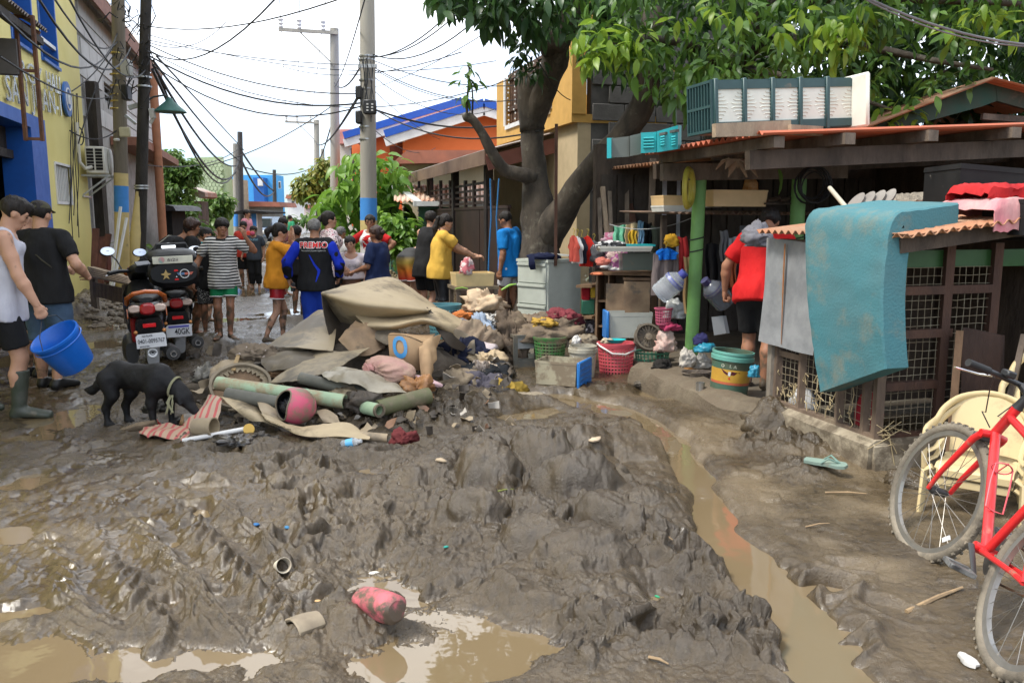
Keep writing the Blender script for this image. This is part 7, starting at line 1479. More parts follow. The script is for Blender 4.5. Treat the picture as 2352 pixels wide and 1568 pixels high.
q=far_person('person in a red shirt with a black mask behind the striped boy',565,640,18.6,175,1.46,C('red2',(.60,.06,.04)),BLK_S);m=M();m.ball(q['hc']+q['hY']*.08-q['hZ']*.05,(.055,.04,.045));m.build('face_mask',BLK_T,q['o'],local=True)
far_person('person in a pink shirt behind the red shirted one on the far road',572,620,22,100,1.55,C('rose',(.62,.25,.3)),BLK_S)
far_person('person in green far down the road by the rubble heap',668,560,33,30,1.6,C('green2',(.03,.25,.12)),BLK_S)
far_person('tiny figure in red standing on the far heap',655,545,40,30,1.6,C('red2',(.60,.06,.04)),BLK_S)
far_person('person in a mauve shirt half hidden behind the girl in orange',655,640,16.2,60,1.5,C('mauve',(.30,.12,.12)),BLK_S)
# the dog
dg=thing('dog','black dog with its nose down in the rubbish, string round its neck','dog',atg(332,975));dp=wm(dg).translation.copy();yawd=R(-14)
F_=Vc((cos(yawd),sin(yawd),0));L_=Vc((-sin(yawd),cos(yawd),0));U_=Vc((0,0,1))
def dq(x,y,z):return F_*(x*.82)+L_*y*.92+U_*z*.90
s=Sdf(.03);Wd=L_
s.seg(dq(-.24,0,.44),dq(-.02,0,.415),(.078,.085),(.088,.092),Wd);s.seg(dq(-.02,0,.415),dq(.17,0,.40),(.088,.092),(.098,.125),Wd);s.ell(dq(.18,0,.385),(.10,.10,.12));s.ell(dq(-.23,0,.43),(.10,.085,.10))
s.seg(dq(.21,0,.43),dq(.38,.0,.32),(.068,.082),(.055,.062),Wd);s.ell(dq(.42,0,.27),(.068,.062,.062));s.cap(dq(.45,0,.24),.046,dq(.535,0,.15),.030,.02)
for k in(-1,1):s.cap(dq(.40,.05*k,.31),.022,dq(.44,.075*k,.225),.012,.012)
s.chain([dq(-.30,0,.46),dq(-.38,0,.42),dq(-.44,.0,.34),dq(-.53,.0,.28),dq(-.60,0,.285)],[.034,.034,.034,.030,.014])
for k,fx in((1,.02),(-1,-.05)):
 y=.075*k;s.chain([dq(-.24+fx,y,.40),dq(-.20+fx,y,.27)],[.075,.045]);s.chain([dq(-.20+fx,y,.27),dq(-.275+fx,y,.155),dq(-.262+fx,y,.04)],[.046,.026,.021]);s.ell(dq(-.240+fx,y,.022),(.042,.026,.022))
for k,fx in((1,.07),(-1,-.01)):
 y=.065*k;s.chain([dq(.17+fx*.4,y,.34),dq(.15+fx,y,.22),dq(.165+fx,y,.045)],[.055,.034,.021]);s.ell(dq(.185+fx,y,.022),(.040,.026,.022))
V,Q=s.mesh(.010,(.003,40,8));FURB=pm('black_fur',(.006,.006,.0065),(.013,.012,.012),s=18,r=.55,b=.35,bs=150,spec=.25);raw('body',V,Q,FURB,dg)
m=M()
for k in range(2):m.tube([dq(.33+.09*sin(t)*.4+.01*k,.075*cos(t),.35+.085*sin(t)-.004*k)for t in np.linspace(0,2*PI,16,endpoint=False)],.005,5,closed=True)
rr=random.Random(3)
for k in range(7):p=dq(.35+rr.uniform(-.02,.03),-.07,.30);m.tube([p,p+dq(rr.uniform(-.03,.03),-.02,-.06),p+dq(rr.uniform(-.06,.04),-.02,-rr.uniform(.1,.17))],.004,5)
m.build('string_collar',pm('string',(.26,.25,.15),(.25,.24,.14),s=20,r=.9),dg,local=True)
hw=wm(p1['o'])@p1['hands'][1][0]
bk_=thing('bucket','bright blue plastic bucket carried tilted by the man in the grey top','bucket',hw-Vc((0,0,.34)))
ctr=hw+Vc((.075,.0,-.150));axis=Vc((-.30,-.50,.86)).normalized();Rb=rot_to(axis,(1,0,0));BB=plastic('bucket_blue',(.008,.13,.55),r=.3,mud=.0)
m=M();m.lathe([(.0,-.30),(.135,-.30),(.14,-.29),(.178,-.02),(.19,-.02),(.19,.0),(.18,.004),(.172,-.005),(.135,-.28),(.0,-.282)],ctr,32,Rb);m.lathe([(.184,-.06),(.190,-.055),(.184,-.05)],ctr,32,Rb);m.build('pail',BB,bk_)
e1_,e2_=ctr+Rb.col[0]*.185,ctr-Rb.col[0]*.185;m=M();m.tube([e1_,e1_.lerp(hw,.5)+Rb.col[0]*.05,hw+Vc((0,0,-.005)),e2_.lerp(hw,.5)-Rb.col[0]*.05,e2_],.0035,6);m.build('handle',BLACKP,bk_)
# SALVAGED THINGS AROUND THE SHACK
def rag(label,px,py,Y,w,h,mat,seed=1,name='rag',cat='cloth',dep=None,k=.30,yaw=0.0,n=44,m_=26,grp=None,tilt=0.0):
 c=D(px,py,Y);rx,rz=w/2*Y/FPX,h/2*Y/FPX;ry=dep if dep else rx*.75
 if w<36:n,m_=30,18
 m=M();m.ball((0,0,0),(1,1,1),n,m_);V=m.v[0].astype(float);sc=np.array([1.0,ry/rx,rz/rx]);rr=random.Random(seed)
 Rr=np.array(rotm(rr.uniform(0,3.1),3,(rr.random()-.5,rr.random()-.5,1)))
 Q=(V*sc)@Rr;P=Q*np.array([3.6,1.5,3.0])+seed*3.7;wv=np.stack([n3(Q*2.3+seed,seed+7),n3(Q*2.3+9+seed,seed+8),n3(Q*2.3+19,seed+9)],1);P=P+wv*.9
 r=1-2.2*np.abs(n3(P,seed));r2_=1-2.2*np.abs(n3(P*2.3+5,seed+1));b=n3(Q*1.7+seed,seed+2)
 f=1+k*(.75*r+.45*r2_+1.15*b)-k*.35;V=V*f[:,None];V[:,2]=np.where(V[:,2]<-.55,-.55+(V[:,2]+.55)*.2,V[:,2])
 sk=np.clip(-V[:,2]-.1,0,1)[:,None]*(.5*n3(V*np.array([3.0,3.0,.2])+seed,seed+3))[:,None];V[:,:2]*=1+1.3*sk
 V=V*np.array([rx,ry,rz]);V=V@np.array(rotm(R(yaw),3,'Z')).T@np.array(rotm(R(tilt),3,'Y')).T
 m.v=[V+np.array(c)];return m.solo(name,mat,label,cat,grp,ang=None)
def CR(P,t):
 P=np.asarray(P,float);n=len(P)-1;x=t*n;i=min(int(x),n-1);f=x-i;a,b,c,d=P[max(i-1,0)],P[i],P[i+1],P[min(i+2,n)]
 return.5*((2*b)+(c-a)*f+(2*a-5*b+4*c-d)*f*f+(3*b-a-3*c+d)*f**3)
def sheet(label,rows,mat,name='sheet',cat='sheet',nu=26,nv=18,thick=.006,wob=.012,seed=1,grp=None,fold=0):
 W=[[np.array(D(*q))for q in r]for r in rows];P=[]
 for i in range(nu+1):
  col=[CR(r,i/nu)for r in W];P.append([CR(col,j/nv)for j in range(nv+1)])
 P=np.array(P);Nn=np.cross(np.gradient(P,axis=0),np.gradient(P,axis=1));Nn/=np.linalg.norm(Nn,axis=2,keepdims=True)+1e-9;q=P.reshape(-1,3);w=wob*(n3(q*4,seed)+.5*n3(q*9,seed+1)+.35*(1-2*np.abs(n3(q*13,seed+2))));
 if fold:w=w+fold*(1-2*np.abs(n3(q*np.array([9,9,3]),seed+4)))
 P=P+Nn*w.reshape(nu+1,nv+1,1);m=M();m.grid(P,thick);return m.solo(name,mat,label,cat,grp,ang=60)
def stand(p,z=None):return Vc((p.x,p.y,gz(p.x,p.y)if z is None else z))
def basket(label,px,py0,py1,Y,w,mat,taper=.8,handle=None,nr=7,nrib=30,name='laundry_basket',cat='basket',sy=.8,z0=None,tilt=0.0):
 b=D(px,py1,Y);t=D(px,py0,Y);H=t.z-b.z;r=w/2*Y/FPX;o=thing(name,label,cat,b)
 m=M(trm(b)@rotm(R(tilt),4,'Y'));prof=lambda f:r*(taper+(1-taper)*f)
 m.lathe([(0,0),(prof(0),0),(prof(.03)+.002,H*.10),(prof(.03)-.004,H*.10),(prof(0)-.006,.006),(0,.006)],n=28,sy=sy);m.lathe([(prof(1)-.008,H*.86),(prof(1),H*.86),(prof(1)+.012,H*.96),(prof(1)+.012,H),(prof(1)-.008,H)],n=32,sy=sy)
 for i in range(1,nr):f=.08+.80*i/nr;m.lathe([(prof(f)-.002,H*f),(prof(f)+.004,H*f),(prof(f)+.004,H*f+H*.045),(prof(f)-.002,H*f+H*.045)],n=nrib,sy=sy)
 for i in range(nrib):a=2*PI*i/nrib;m.beam((prof(.06)*cos(a),prof(.06)*sy*sin(a),H*.06),(prof(.9)*cos(a),prof(.9)*sy*sin(a),H*.9),.013*r/.2,.005,up=(cos(a),sin(a),0))
 m.build('body',mat,o,ang=30)
 if handle:
  m=M(trm(b));m.tube([(-r*1.04,-.03,H*.98),(-r*.9,-r*sy*.6,H*.92),(-r*.3,-r*sy*1.08,H*.74),(r*.4,-r*sy*1.08,H*.72),(r*.95,-r*sy*.5,H*.80),(r*1.06,0,H*.95)],.010,7);m.build('handle',handle,o)
 return o
du=thing('drawer_unit','tall pale grey plastic drawer unit standing by the tree','drawer unit',stand(D(1262,700,10.0)))
Nn_,Ln_,Rn_=D(1258,597,9.85),D(1188,589,10.2),D(1334,590,10.15);zt_=1.04;ex_,ey_=(Ln_-Nn_),(Rn_-Nn_);ex_.z=ey_.z=0;Tdu=Matrix((ey_.normalized(),(-ex_.cross(ey_).normalized()).cross(ey_.normalized())*1,Vc((0,0,1)))).transposed()
wA,wB=ex_.length,ey_.length;eA,eB=ex_.normalized(),ey_.normalized();DUG=plastic('unit_grey',(.47,.50,.44),mud=.02,r=.45)
def pbx(m,o,a0,a1,b0,b1,z0,z1):
 P=[o+eA*a+eB*b+Vc((0,0,z))for z in(z0,z1)for a,b in((a0,b0),(a1,b0),(a1,b1),(a0,b1))];m.add([p[:]for p in P],[(0,1,2,3),(7,6,5,4),(1,0,4,5),(2,1,5,6),(3,2,6,7),(0,3,7,4)]);return m
n0=Vc((Nn_.x,Nn_.y,-.02));m=M();pbx(m,n0,.0,wA,.012,wB,0,zt_);m.build('casing',DUG,du,ang=20);m=M();pbx(m,n0,-.012,wA+.012,-.006,wB+.012,zt_+.001,zt_+.035);m.build('top',DUG,du,ang=20)
for i in range(4):
 z0_,z1_=.03+i*.255,.03+i*.255+.24;m=M();pbx(m,n0,.02,wA-.02,-.008,.012,z0_,z1_);dr=m.build('drawer',DUG,du,ang=20);m=M();pbx(m,n0,.02,wA-.02,-.024,-.009,z1_-.035,z1_-.005);m.build('handle',DUG,dr,ang=20)
 if i:m=M();pbx(m,n0,.02,wA,wB-.0005,wB+.003,z0_-.02,z0_-.012);m.build('seam',DUG,du,ang=20)
m=M();m.box(D(1300,586,10.25),(.62,.25,.014),rz=R(-18),rot=rotm(R(4),3,'Y'));m.solo('panel',plastic('panel_white',(.60,.60,.56),mud=.1),'thin off-white panel lying across the top of the grey drawers','panel')
rag('navy trousers thrown over the top of the grey drawers',1252,590,9.95,78,16,C('navy2',(.012,.016,.045)),5,'trousers',dep=.08);sheet('navy trouser leg hanging down the front of the grey drawers',[[(1213,588,9.82),(1226,586,9.82)],[(1214,602,9.78),(1228,602,9.78)],[(1218,617,9.80),(1230,616,9.80)]],C('navy2',(.012,.016,.045)),'trouser_leg','cloth',5,8,.02)
m=M();m.box(D(1318,590,10.0),(.13,.05,.02),rz=.2,bev=.006);m.solo('remote',BLACKP,'black remote lying on the right end of the grey drawers','remote')
wt=thing('wash_table','rough low wooden table under the cream wash basin','table',stand(D(1085,710,10.5)))
tz=D(1085,657,10.4).z;a_,b_,_=ab(D(1085,657,10.5));m=M();m.sbox(a_-.26,a_+.30,b_-.2,b_+.3,tz-.04,tz);m.build('top',wood('table',(.22,.17,.11),mud=.4),wt)
for x in(-.22,.26):
 for y in(-.16,.26):m=M();m.sbox(a_+x-.025,a_+x+.025,b_+y-.025,b_+y+.025,-.05,tz-.04);m.build('leg',TIM,wt)
m=M();m.sbox(a_-.2,a_+.24,b_+.1,b_+.13,.05,tz-.12);m.build('back_board',wood('table2',(.25,.18,.09),mud=.5),wt)
T=trm(S(a_+.0,b_-.16,tz+.002))@rotm(SA,4,'Z');tub('cream plastic basin on the low table in front of the woman in yellow',.50,.34,.165,T,plastic('cream2',(.72,.55,.28),mud=.04),'basin',.012,cat='basin')
rag('bundle of pink and white washing in the hands of the woman in yellow',1073,617,10.35,30,46,spots('pinkwhite',(.55,.16,.18),(.62,.50,.48),14,.5),8,'washing','washing',dep=.06);m=M();m.tube([D(1045,663,10.2),D(1062,660,10.2),D(1075,663,10.2)],[.012,.02,.012],7,flat=.4);m.solo('brush',plastic('lime',(.30,.55,.08)),'lime green scrubbing brush at the table edge below the basin','brush');m=M();m.tube([D(1152,666,10.8),D(1170,655,10.8),D(1186,652,10.8)],[.03,.04,.02],7,flat=.4);m.solo('slipper',plastic('lime',(.30,.55,.08)),'lime green slipper lying behind the man in blue','slipper')
sheet('grey towel hanging on the gate behind the woman in yellow',[[(1154,545,11.9),(1163,543,11.9)],[(1148,610,11.8),(1162,600,11.9)],[(1142,672,11.8),(1158,668,11.9)]],C('towel_grey',(.36,.38,.40)),'towel','towel',8,10,.012,.01)
basket('teal plastic basket full of wet things below the woman in yellow',1020,698,775,9.3,78,plastic('teal_b',(.12,.30,.34),mud=.15),.78,sy=.9)
KH=[(1110,705,8.9,70,42,C('cream_c',(.60,.45,.30),(.40,.30,.20),mud=.2),'cream quilted jacket thrown on top of the clothes heap'),(1135,750,8.7,60,46,spots('print_bw',(.05,.045,.04),(.50,.48,.44),26,.52),'black and white printed cloth on the clothes heap'),(1060,738,8.9,50,30,C('black_o',(.02,.02,.022),mud=.15),'black shirt crumpled beside the teal basket'),(1062,728,8.75,34,16,C('orange_c',(.55,.18,.05),mud=.2),'small orange cloth on the black shirt'),(1052,752,8.5,40,26,C('grey_c',(.30,.28,.29),mud=.2),'grey shirt crumpled below the orange cloth'),(1105,765,8.35,44,44,C('paleblue_c',(.36,.43,.53),mud=.15),'pale blue shirt hanging over the box edge'),(1085,798,8.2,74,56,pm('carton_mud',(.30,.22,.15),(.21,.16,.11),mud=.4,r=.8),'muddy cloth sack under the pale blue shirt'),(1165,768,8.6,60,66,C('mudcloth1',(.13,.095,.065),(.08,.06,.045),mud=.4),'mud brown cloth hanging left of the small grey table'),(1215,752,8.7,90,40,C('mudcloth2',(.17,.125,.085),(.10,.07,.05),mud=.4),'heap of mud soaked clothes on the small grey table'),(1265,762,8.55,100,52,pm('cloth_mud3',(.20,.15,.10),(.10,.075,.055),s=7,r=.9,mud=.4),'muddy clothes spilling from the green basket'),(1282,738,8.6,66,34,C('maroon_c',(.20,.04,.05),(.13,.03,.035)),'maroon shirt lying on top of the green basket'),(1250,744,8.45,46,18,C('mustard_c',(.42,.26,.05),mud=.2),'mustard cloth tucked under the maroon shirt'),(1180,810,8.5,40,90,C('mudcloth4',(.12,.09,.065),mud=.4),'long muddy trousers hanging in front of the small table'),(1060,830,7.7,90,66,C('navy3',(.012,.015,.035),(.02,.022,.04),mud=.12),'navy jacket lying on the clothes at the right of the tip'),(1082,868,7.45,110,52,C('charcoal',(.025,.027,.03),mud=.15),'charcoal wet garment below the navy jacket'),(1075,812,7.9,80,30,C('white_c',(.60,.52,.52),mud=.15),'white and pink shirt spread above the navy jacket'),(1115,828,7.6,50,30,C('cream3',(.55,.42,.26),mud=.3),'cream sleeve with a yellow cuff on the clothes heap'),(1120,862,7.5,64,42,C('cream4',(.52,.42,.32),mud=.3),'cream towel crumpled at the right end of the heap'),(1128,893,7.3,60,36,spots('stripe_pk',(.50,.42,.42),(.16,.12,.14),40,.55),'pale striped shirt at the foot of the heap'),(1162,905,7.15,64,34,C('ochre',(.36,.24,.045),mud=.2),'ochre cloth lying in the mud at the right end of the heap'),(1095,895,7.2,80,44,C('violetgrey',(.11,.10,.12),mud=.2),'grey violet trousers lying in front of the charcoal garment'),(1030,890,7.2,80,50,C('mudtan',(.30,.24,.16),(.22,.17,.12),mud=.4),'mud coloured cloth in front of the brown bag'),(1105,868,7.3,34,40,plastic('tan_cup',(.20,.16,.13),mud=.4),'brown round lid between the wet garments'),(1200,918,7.0,80,16,C('mudtan2',(.30,.25,.18),mud=.4),'flat mud coated cloth trailing right of the ochre cloth'),(1175,925,6.95,36,18,C('black_p',(.02,.018,.016)),'dark wet cloth beside the ochre cloth'),(1000,905,7.2,50,40,C('mudtan3',(.34,.27,.19),mud=.3),'torn tan paper sack next to the orange brown bag'),(1012,858,7.55,50,24,spots('redwhite',(.40,.34,.30),(.45,.08,.06),12,.6),'small red and white carton squashed in the heap')]
for i,(px,py,Y,w,h,mt,lb)in enumerate(KH):rag(lb,px,py-2,Y,w*1.38,h*1.42,mt,20+i,'garment','garment',k=.42)
st_=thing('side_table','small grey muddy table with clothes on top','table',stand(D(1205,860,8.5)));SG=plastic('stool_grey',(.12,.12,.105),mud=.6)
a_,b_,tz=ab(D(1206,765,8.5));m=M();m.sbox(a_-.16,a_+.20,b_-.14,b_+.2,tz-.03,tz);m.build('top',SG,st_)
for x in(-.14,.18):
 for y in(-.12,.18):m=M();m.sbox(a_+x-.02,a_+x+.02,b_+y-.02,b_+y+.02,-.03,tz-.03);m.build('leg',SG,st_)
m=M();m.sbox(a_-.12,a_+.16,b_-.13,b_-.11,tz-.14,tz-.03);m.build('drawer',plastic('stool_grey2',(.30,.30,.29),mud=.3),st_);m=M();m.sbox(a_-.14,a_+.18,b_-.12,b_+.18,.10,.12);m.sbox(a_-.12,a_+.16,b_-.13,b_-.11,.0,.1);m.build('shelf',SG,st_)
basket('green plastic basket under the maroon and muddy clothes',1263,772,835,8.3,76,plastic('green_b',(.06,.22,.06),mud=.5),.82,sy=.9)
T=trm(stand(D(1272,850,7.75))+Vc((0,0,.0)))@rotm(R(-24),4,'Z');T.translation=GM(1275,893)+Vc((.0,.0,0));T.translation.z=max(.01,T.translation.z-.01)
cb=tub('muddy cream drawer box with a blue front in front of the white bucket',.40,.30,.215,T,plastic('crate_cream',(.40,.36,.25),mud=.62,ms=7,r=.5),'drawer_box',.012,cat='crate')
m=M(T);m.box((.222,.152,.10),(.03,.34,.25),bev=.008);CBL=plastic('crate_blue',(.02,.17,.50),mud=.25,ms=8);m.build('blue_front',CBL,cb)
m=M(T)
for k in range(4):m.box((.241,.152,.03+k*.045),(.01,.28,.010))
m.build('ridges',CBL,cb)
wb_=GM(1338,864);H_=.30;m=M();r_=.135;m.lathe([(0,0),(r_*.86,0),(r_*.98,H_*.8),(r_*1.06,H_*.8),(r_*1.06,H_*.92),(r_,H_*.93),(r_,H_),(r_-.008,H_),(r_*.84,.01),(0,.01)],wb_,28)
wbk=m.solo('pail',plastic('pail_white',(.42,.39,.31),mud=.5),'dirty white plastic pail between the blue fronted box and the pink basket','pail');m=M();m.tube([wb_+Vc((-.14,-.02,.26)),wb_+Vc((-.06,-.145,.15)),wb_+Vc((.08,-.14,.20)),wb_+Vc((.143,-.02,.26))],.004,5);m.build('handle',STEELM,wbk)
rag('crumpled grey brown rags filling the white pail',1338,788,8.3,62,34,pm('cloth_mud5',(.24,.2,.14),(.14,.11,.08),s=7,r=.9,mud=.3),61,'rags','rags');rag('white paper scrap sticking out of the white pail',1325,784,8.15,24,24,C('white_d',(.6,.58,.55),mud=.1),62,'paper','paper')
basket('red pink laundry basket with a white handle in front of the cabinet',1414,786,864,8.15,86,plastic('basket_pink',(.62,.10,.12),mud=.12),.84,plastic('white_h',(.6,.55,.52)),8,32);T=trm(D(1415,787,8.15));m=M(T);m.lathe([(0,0),(.06,.0),(.095,.03),(.10,.035),(.09,.03),(0,.01)],n=20,sy=.8);m.solo('bowl',TQ,'turquoise bowl lying in the pink laundry basket','bowl');rag('cream cloth in the pink laundry basket beside the turquoise bowl',1395,783,8.2,34,16,C('cream5',(.5,.42,.3),mud=.2),66)
basket('low dark green basket beside the pink laundry basket',1497,806,840,8.2,80,plastic('green_c',(.05,.20,.12),mud=.3),.88,None,4,26)
fn=thing('fan','broken muddy fan guard lying in the low green basket','fan',D(1487,800,8.15));FT=trm(D(1487,776,8.1))@rotm(R(18),4,'Y')@rotm(R(62),4,'X');FM=pm('fan_mud',(.16,.135,.10),(.09,.075,.055),s=8,r=.8)
m=M(FT);m.lathe([(.12,0),(.14,.0),(.14,.05),(.12,.05)],n=28);m.build('rim',FM,fn)
for i in range(18):a=i*PI/9;m=M(FT);m.tube([(.02*cos(a),.02*sin(a),.045),(.13*cos(a),.13*sin(a),.04)],.0028,4);m.build('guard_wire',FM,fn)
m=M(FT);m.lathe([(0,0),(.035,0),(.035,.05),(0,.055)],n=16);m.box((0,.02,-.05),(.22,.22,.08),bev=.01);m.build('motor_box',pm('fan_box',(.11,.10,.08),mud=.5),fn)
T=trm(D(1448,776,8.7))@rotm(R(4),4,'Z');o=tub('upturned pale grey drawer with a blue edge in front of the wooden cabinet',.47,.22,.27,T,plastic('drawer_grey',(.50,.51,.45),mud=.15),'drawer',.02,cat='drawer');m=M(T);m.box((-.248,.1,.135),(.03,.26,.30),bev=.008);m.build('blue_edge',plastic('crate_blue2',(.03,.20,.58),mud=.05),o)
wc=thing('wooden_cabinet','water stained brown wooden cabinet with warped doors behind the drawer','cabinet',stand(D(1432,760,9.1)));CW=pm('wet_ply',(.25,.155,.085),(.14,.085,.05),s=5,r=.7,b=.3,bs=30,stretch=(1,1,.3),mud=.35,ms=5,mc=(.19,.15,.11));CW2=pm('wet_ply2',(.34,.235,.14),(.20,.13,.08),s=4,r=.7,mud=.4,ms=6,mc=(.15,.12,.09))
A0,A1=D(1369,640,9.1),D(1498,640,8.9);ex2=(A1-A0);ex2.z=0;w2=ex2.length;ex2.normalize();ey2=Vc((0,0,1)).cross(ex2);z0w,z1w=.02,D(1430,632,9).z
def cbx(m,x0,x1,y0,y1,z0,z1):
 o_=Vc((A0.x,A0.y,0));P=[o_+ex2*x+ey2*y+Vc((0,0,z))for z in(z0,z1)for x,y in((x0,y0),(x1,y0),(x1,y1),(x0,y1))];m.add([p[:]for p in P],[(3,2,1,0),(4,5,6,7),(0,1,5,4),(1,2,6,5),(2,3,7,6),(3,0,4,7)]);return m
m=M();cbx(m,-.02,w2+.02,-.02,.36,z1w,z1w+.035);m.build('top',CW,wc);m=M();cbx(m,0,.02,0,.35,z0w,z1w);cbx(m,w2-.02,w2,0,.35,z0w,z1w);cbx(m,.02,w2-.02,.33,.35,z0w,z1w);cbx(m,w2*.22,w2*.24,.0,.33,z0w,z1w);m.build('carcass',CW,wc)
for k in range(3):m=M();z=z0w+.05+k*.28;cbx(m,.02,w2*.22,.02,.33,z,z+.02);m.build('shelf',CW,wc)
m=M();cbx(m,w2*.20,w2*.52,-.05,-.03,z0w+.02,z1w-.09);m.build('door',CW2,wc);m=M();cbx(m,w2*.53,w2*.99,-.08,-.06,z0w+.0,z1w-.06);m.build('door',CW2,wc);m=M();cbx(m,w2*.5,w2*.99,-.05,.2,z1w-.05,z1w-.02);m.build('drawer',CW,wc)
sv=thing('shelf_unit','dark wooden shelf between the grey drawers and the wooden cabinet','shelf',stand(D(1350,760,9.6)));
for y in(655,725,775):m=M();p,q=D(1336,y,9.6),D(1372,y,9.5);m.beam(p,q,.03,.3,up=(0,1,0));m.build('shelf_board',CW,sv)
m=M();p=D(1370,700,9.45);m.box((p.x,p.y,.4),(.03,.03,.85));m.build('upright',CW2,sv)
for(x0,y0,x1,y1,mt,nm,lb)in((1337,657,1355,690,C('darkred',(.25,.01,.015)),'folder','dark red folder on the shelf behind the grey drawers'),(1356,657,1370,684,C('yellow2',(.55,.36,.04)),'folder','yellow folder on the shelf next to the red one'),(1336,688,1366,722,plastic('green_d',(.02,.12,.07)),'basin','dark green basin on the middle shelf by the grey drawers'),(1345,735,1366,765,spots('books',(.03,.03,.04),(.4,.4,.42),20,.55),'magazines','stack of wet magazines on the bottom shelf by the grey drawers')):
 a,b=D(x0,y1,9.5),D(x1,y0,9.5);m=M();m.box(((a.x+b.x)/2,9.55,(a.z+b.z)/2),(b.x-a.x,.15,b.z-a.z),bev=.01);m.solo(nm,mt,lb,nm)
T=trm(D(1467,621,8.75))@rotm(R(6),4,'Z');tub('murky grey plastic tub standing on the wooden cabinet',.36,.26,.18,T,plastic('tub_grey',(.14,.165,.135),mud=.25,ms=9),'tub',.012,cat='tub')
T=trm(D(1438,578,8.6))@rotm(R(5),4,'Z');tub('white drawer front laid flat above the grey tub with a turquoise rim',.56,.22,.055,T,plastic('drawer_white',(.62,.60,.52),mud=.05),'drawer',.01,cat='drawer');m=M();m.box(D(1468,563,8.75),(.30,.2,.02),rz=R(5));m.solo('lid',TQ,'turquoise lid lying in the white drawer','lid');rag('small black and white cloths in the white drawer',1405,563,8.7,70,18,spots('bwcloth',(.5,.5,.5),(.03,.03,.035),18,.5),71,'cloths','cloths',dep=.08)
m=M();rr=random.Random(6);tc_=D(1354,620,9.4)
for k in range(150):
 d=Vc((rr.gauss(0,1),rr.gauss(0,1),rr.gauss(0,1))).normalized();p=tc_+Vc((d.x*.10,d.y*.1,d.z*.17))*rr.uniform(.4,1);q=p+d*.035;s_=d.cross(Vc((0,0,1)))*.006;m.add([(p-s_)[:],(p+s_)[:],q[:]],[(0,1,2)])
m.solo('tinsel_wreath',pm('tinsel',(.55,.58,.52),(.04,.12,.05),s=14,r=.25,met=.5),'silver and green tinsel wreath beside the grey drawers','wreath')
for i,(x,y,w,h,mt,lb,nm)in enumerate(((1385,603,34,20,C('coral',(.55,.17,.13)),'coral cloth on the cabinet top by the shoes','cloth'),(1392,613,30,12,C('white_e',(.62,.6,.58)),'white sports shoe on the cabinet top','shoe'),(1412,617,30,12,C('white_e',(.62,.6,.58)),'second white sports shoe near the grey tub','shoe'),(1372,629,26,9,C('orange_e',(.6,.2,.1)),'orange slipper at the left end of the cabinet top','slipper'),(1420,603,66,56,spots('purple_print',(.32,.10,.24),(.50,.36,.34),16,.5),'purple patterned cloth hanging behind the shoes','cloth'),(1405,552,44,34,spots('purple_print2',(.40,.12,.20),(.45,.30,.34),18,.5),'purple floral cloth behind the white drawer','cloth'),(1372,585,30,50,C('greyd',(.10,.10,.105)),'dark grey cloth between the red shirt and the patterned cloth','cloth'))):rag(lb,x,y,8.95 if y>590 else 9.1,w,h,mt,80+i,nm,nm,dep=.05)
def garment(label,px,py,Y,w,h,mat,yaw=0.0,sleeves=True,name='hung_shirt',hanger=None,seed=1):
 c=D(px,py,Y);k=Y/FPX;W,H=w*k,h*k;Rz=rotm(R(yaw),3,'Z');ex,ey=Rz@Vc((1,0,0)),Rz@Vc((0,1,0));P=[];nu,nv=18,14
 for i in range(nu+1):
  u=i/nu*2-1;col=[]
  for j in range(nv+1):
   v=j/nv;half=.5*W*((.42+.58*min(1,v*3.2))if sleeves and v<.45 else(.80 if sleeves else.9+.1*v));top=-.10*H*abs(u)**1.2*(1-v)
   y=.018*sin(u*7+seed+v)*(.3+v)+.012*n2(u*4+seed,v*3,5);col.append((c+ex*(u*half)+ey*y+Vc((0,0,top-v*H)))[:])
  P.append(col)
 m=M();m.grid(P,.012);o=m.solo(name,mat,label,'garment')
 if hanger:
  m=M();m.tube([c+Vc((0,0,-.01)),c+Vc((0,0,.03)),c+ex*.02+Vc((0,0,.055)),c+Vc((0,0,.075)),c-ex*.02+Vc((0,0,.06))],.004,5);m.tube([c-ex*W*.2+Vc((0,0,-.05)),c,c+ex*W*.2+Vc((0,0,-.05))],.005,5);m.build('hanger',hanger,o)
 return o
HG=plastic('hanger_y',(.45,.34,.06))
for i,(px,py,w,h,mt,lb)in enumerate(((1318,540,42,60,C('brick',(.40,.07,.05)),'brick red shirt on a hanger, first from the tree'),(1326,542,42,62,C('white_g',(.62,.62,.62)),'white shirt on a hanger behind the brick red one'),(1336,544,42,60,C('blacknavy',(.02,.022,.035)),'dark navy shirt on a hanger after the white one'),(1350,541,52,70,C('scarlet',(.62,.03,.02)),'scarlet shirt on a yellow hanger among the clothes by the tree'),(1364,552,52,60,C('midgrey',(.22,.23,.24)),'grey T-shirt on a hanger next to the scarlet one'),(1385,556,40,60,C('mauve_g',(.34,.18,.24)),'mauve printed blouse on a hanger'))):garment(lb,px,py,9.0+.07*i,w,h,mt,-58+4*i,True,'hung_shirt',HG,i)
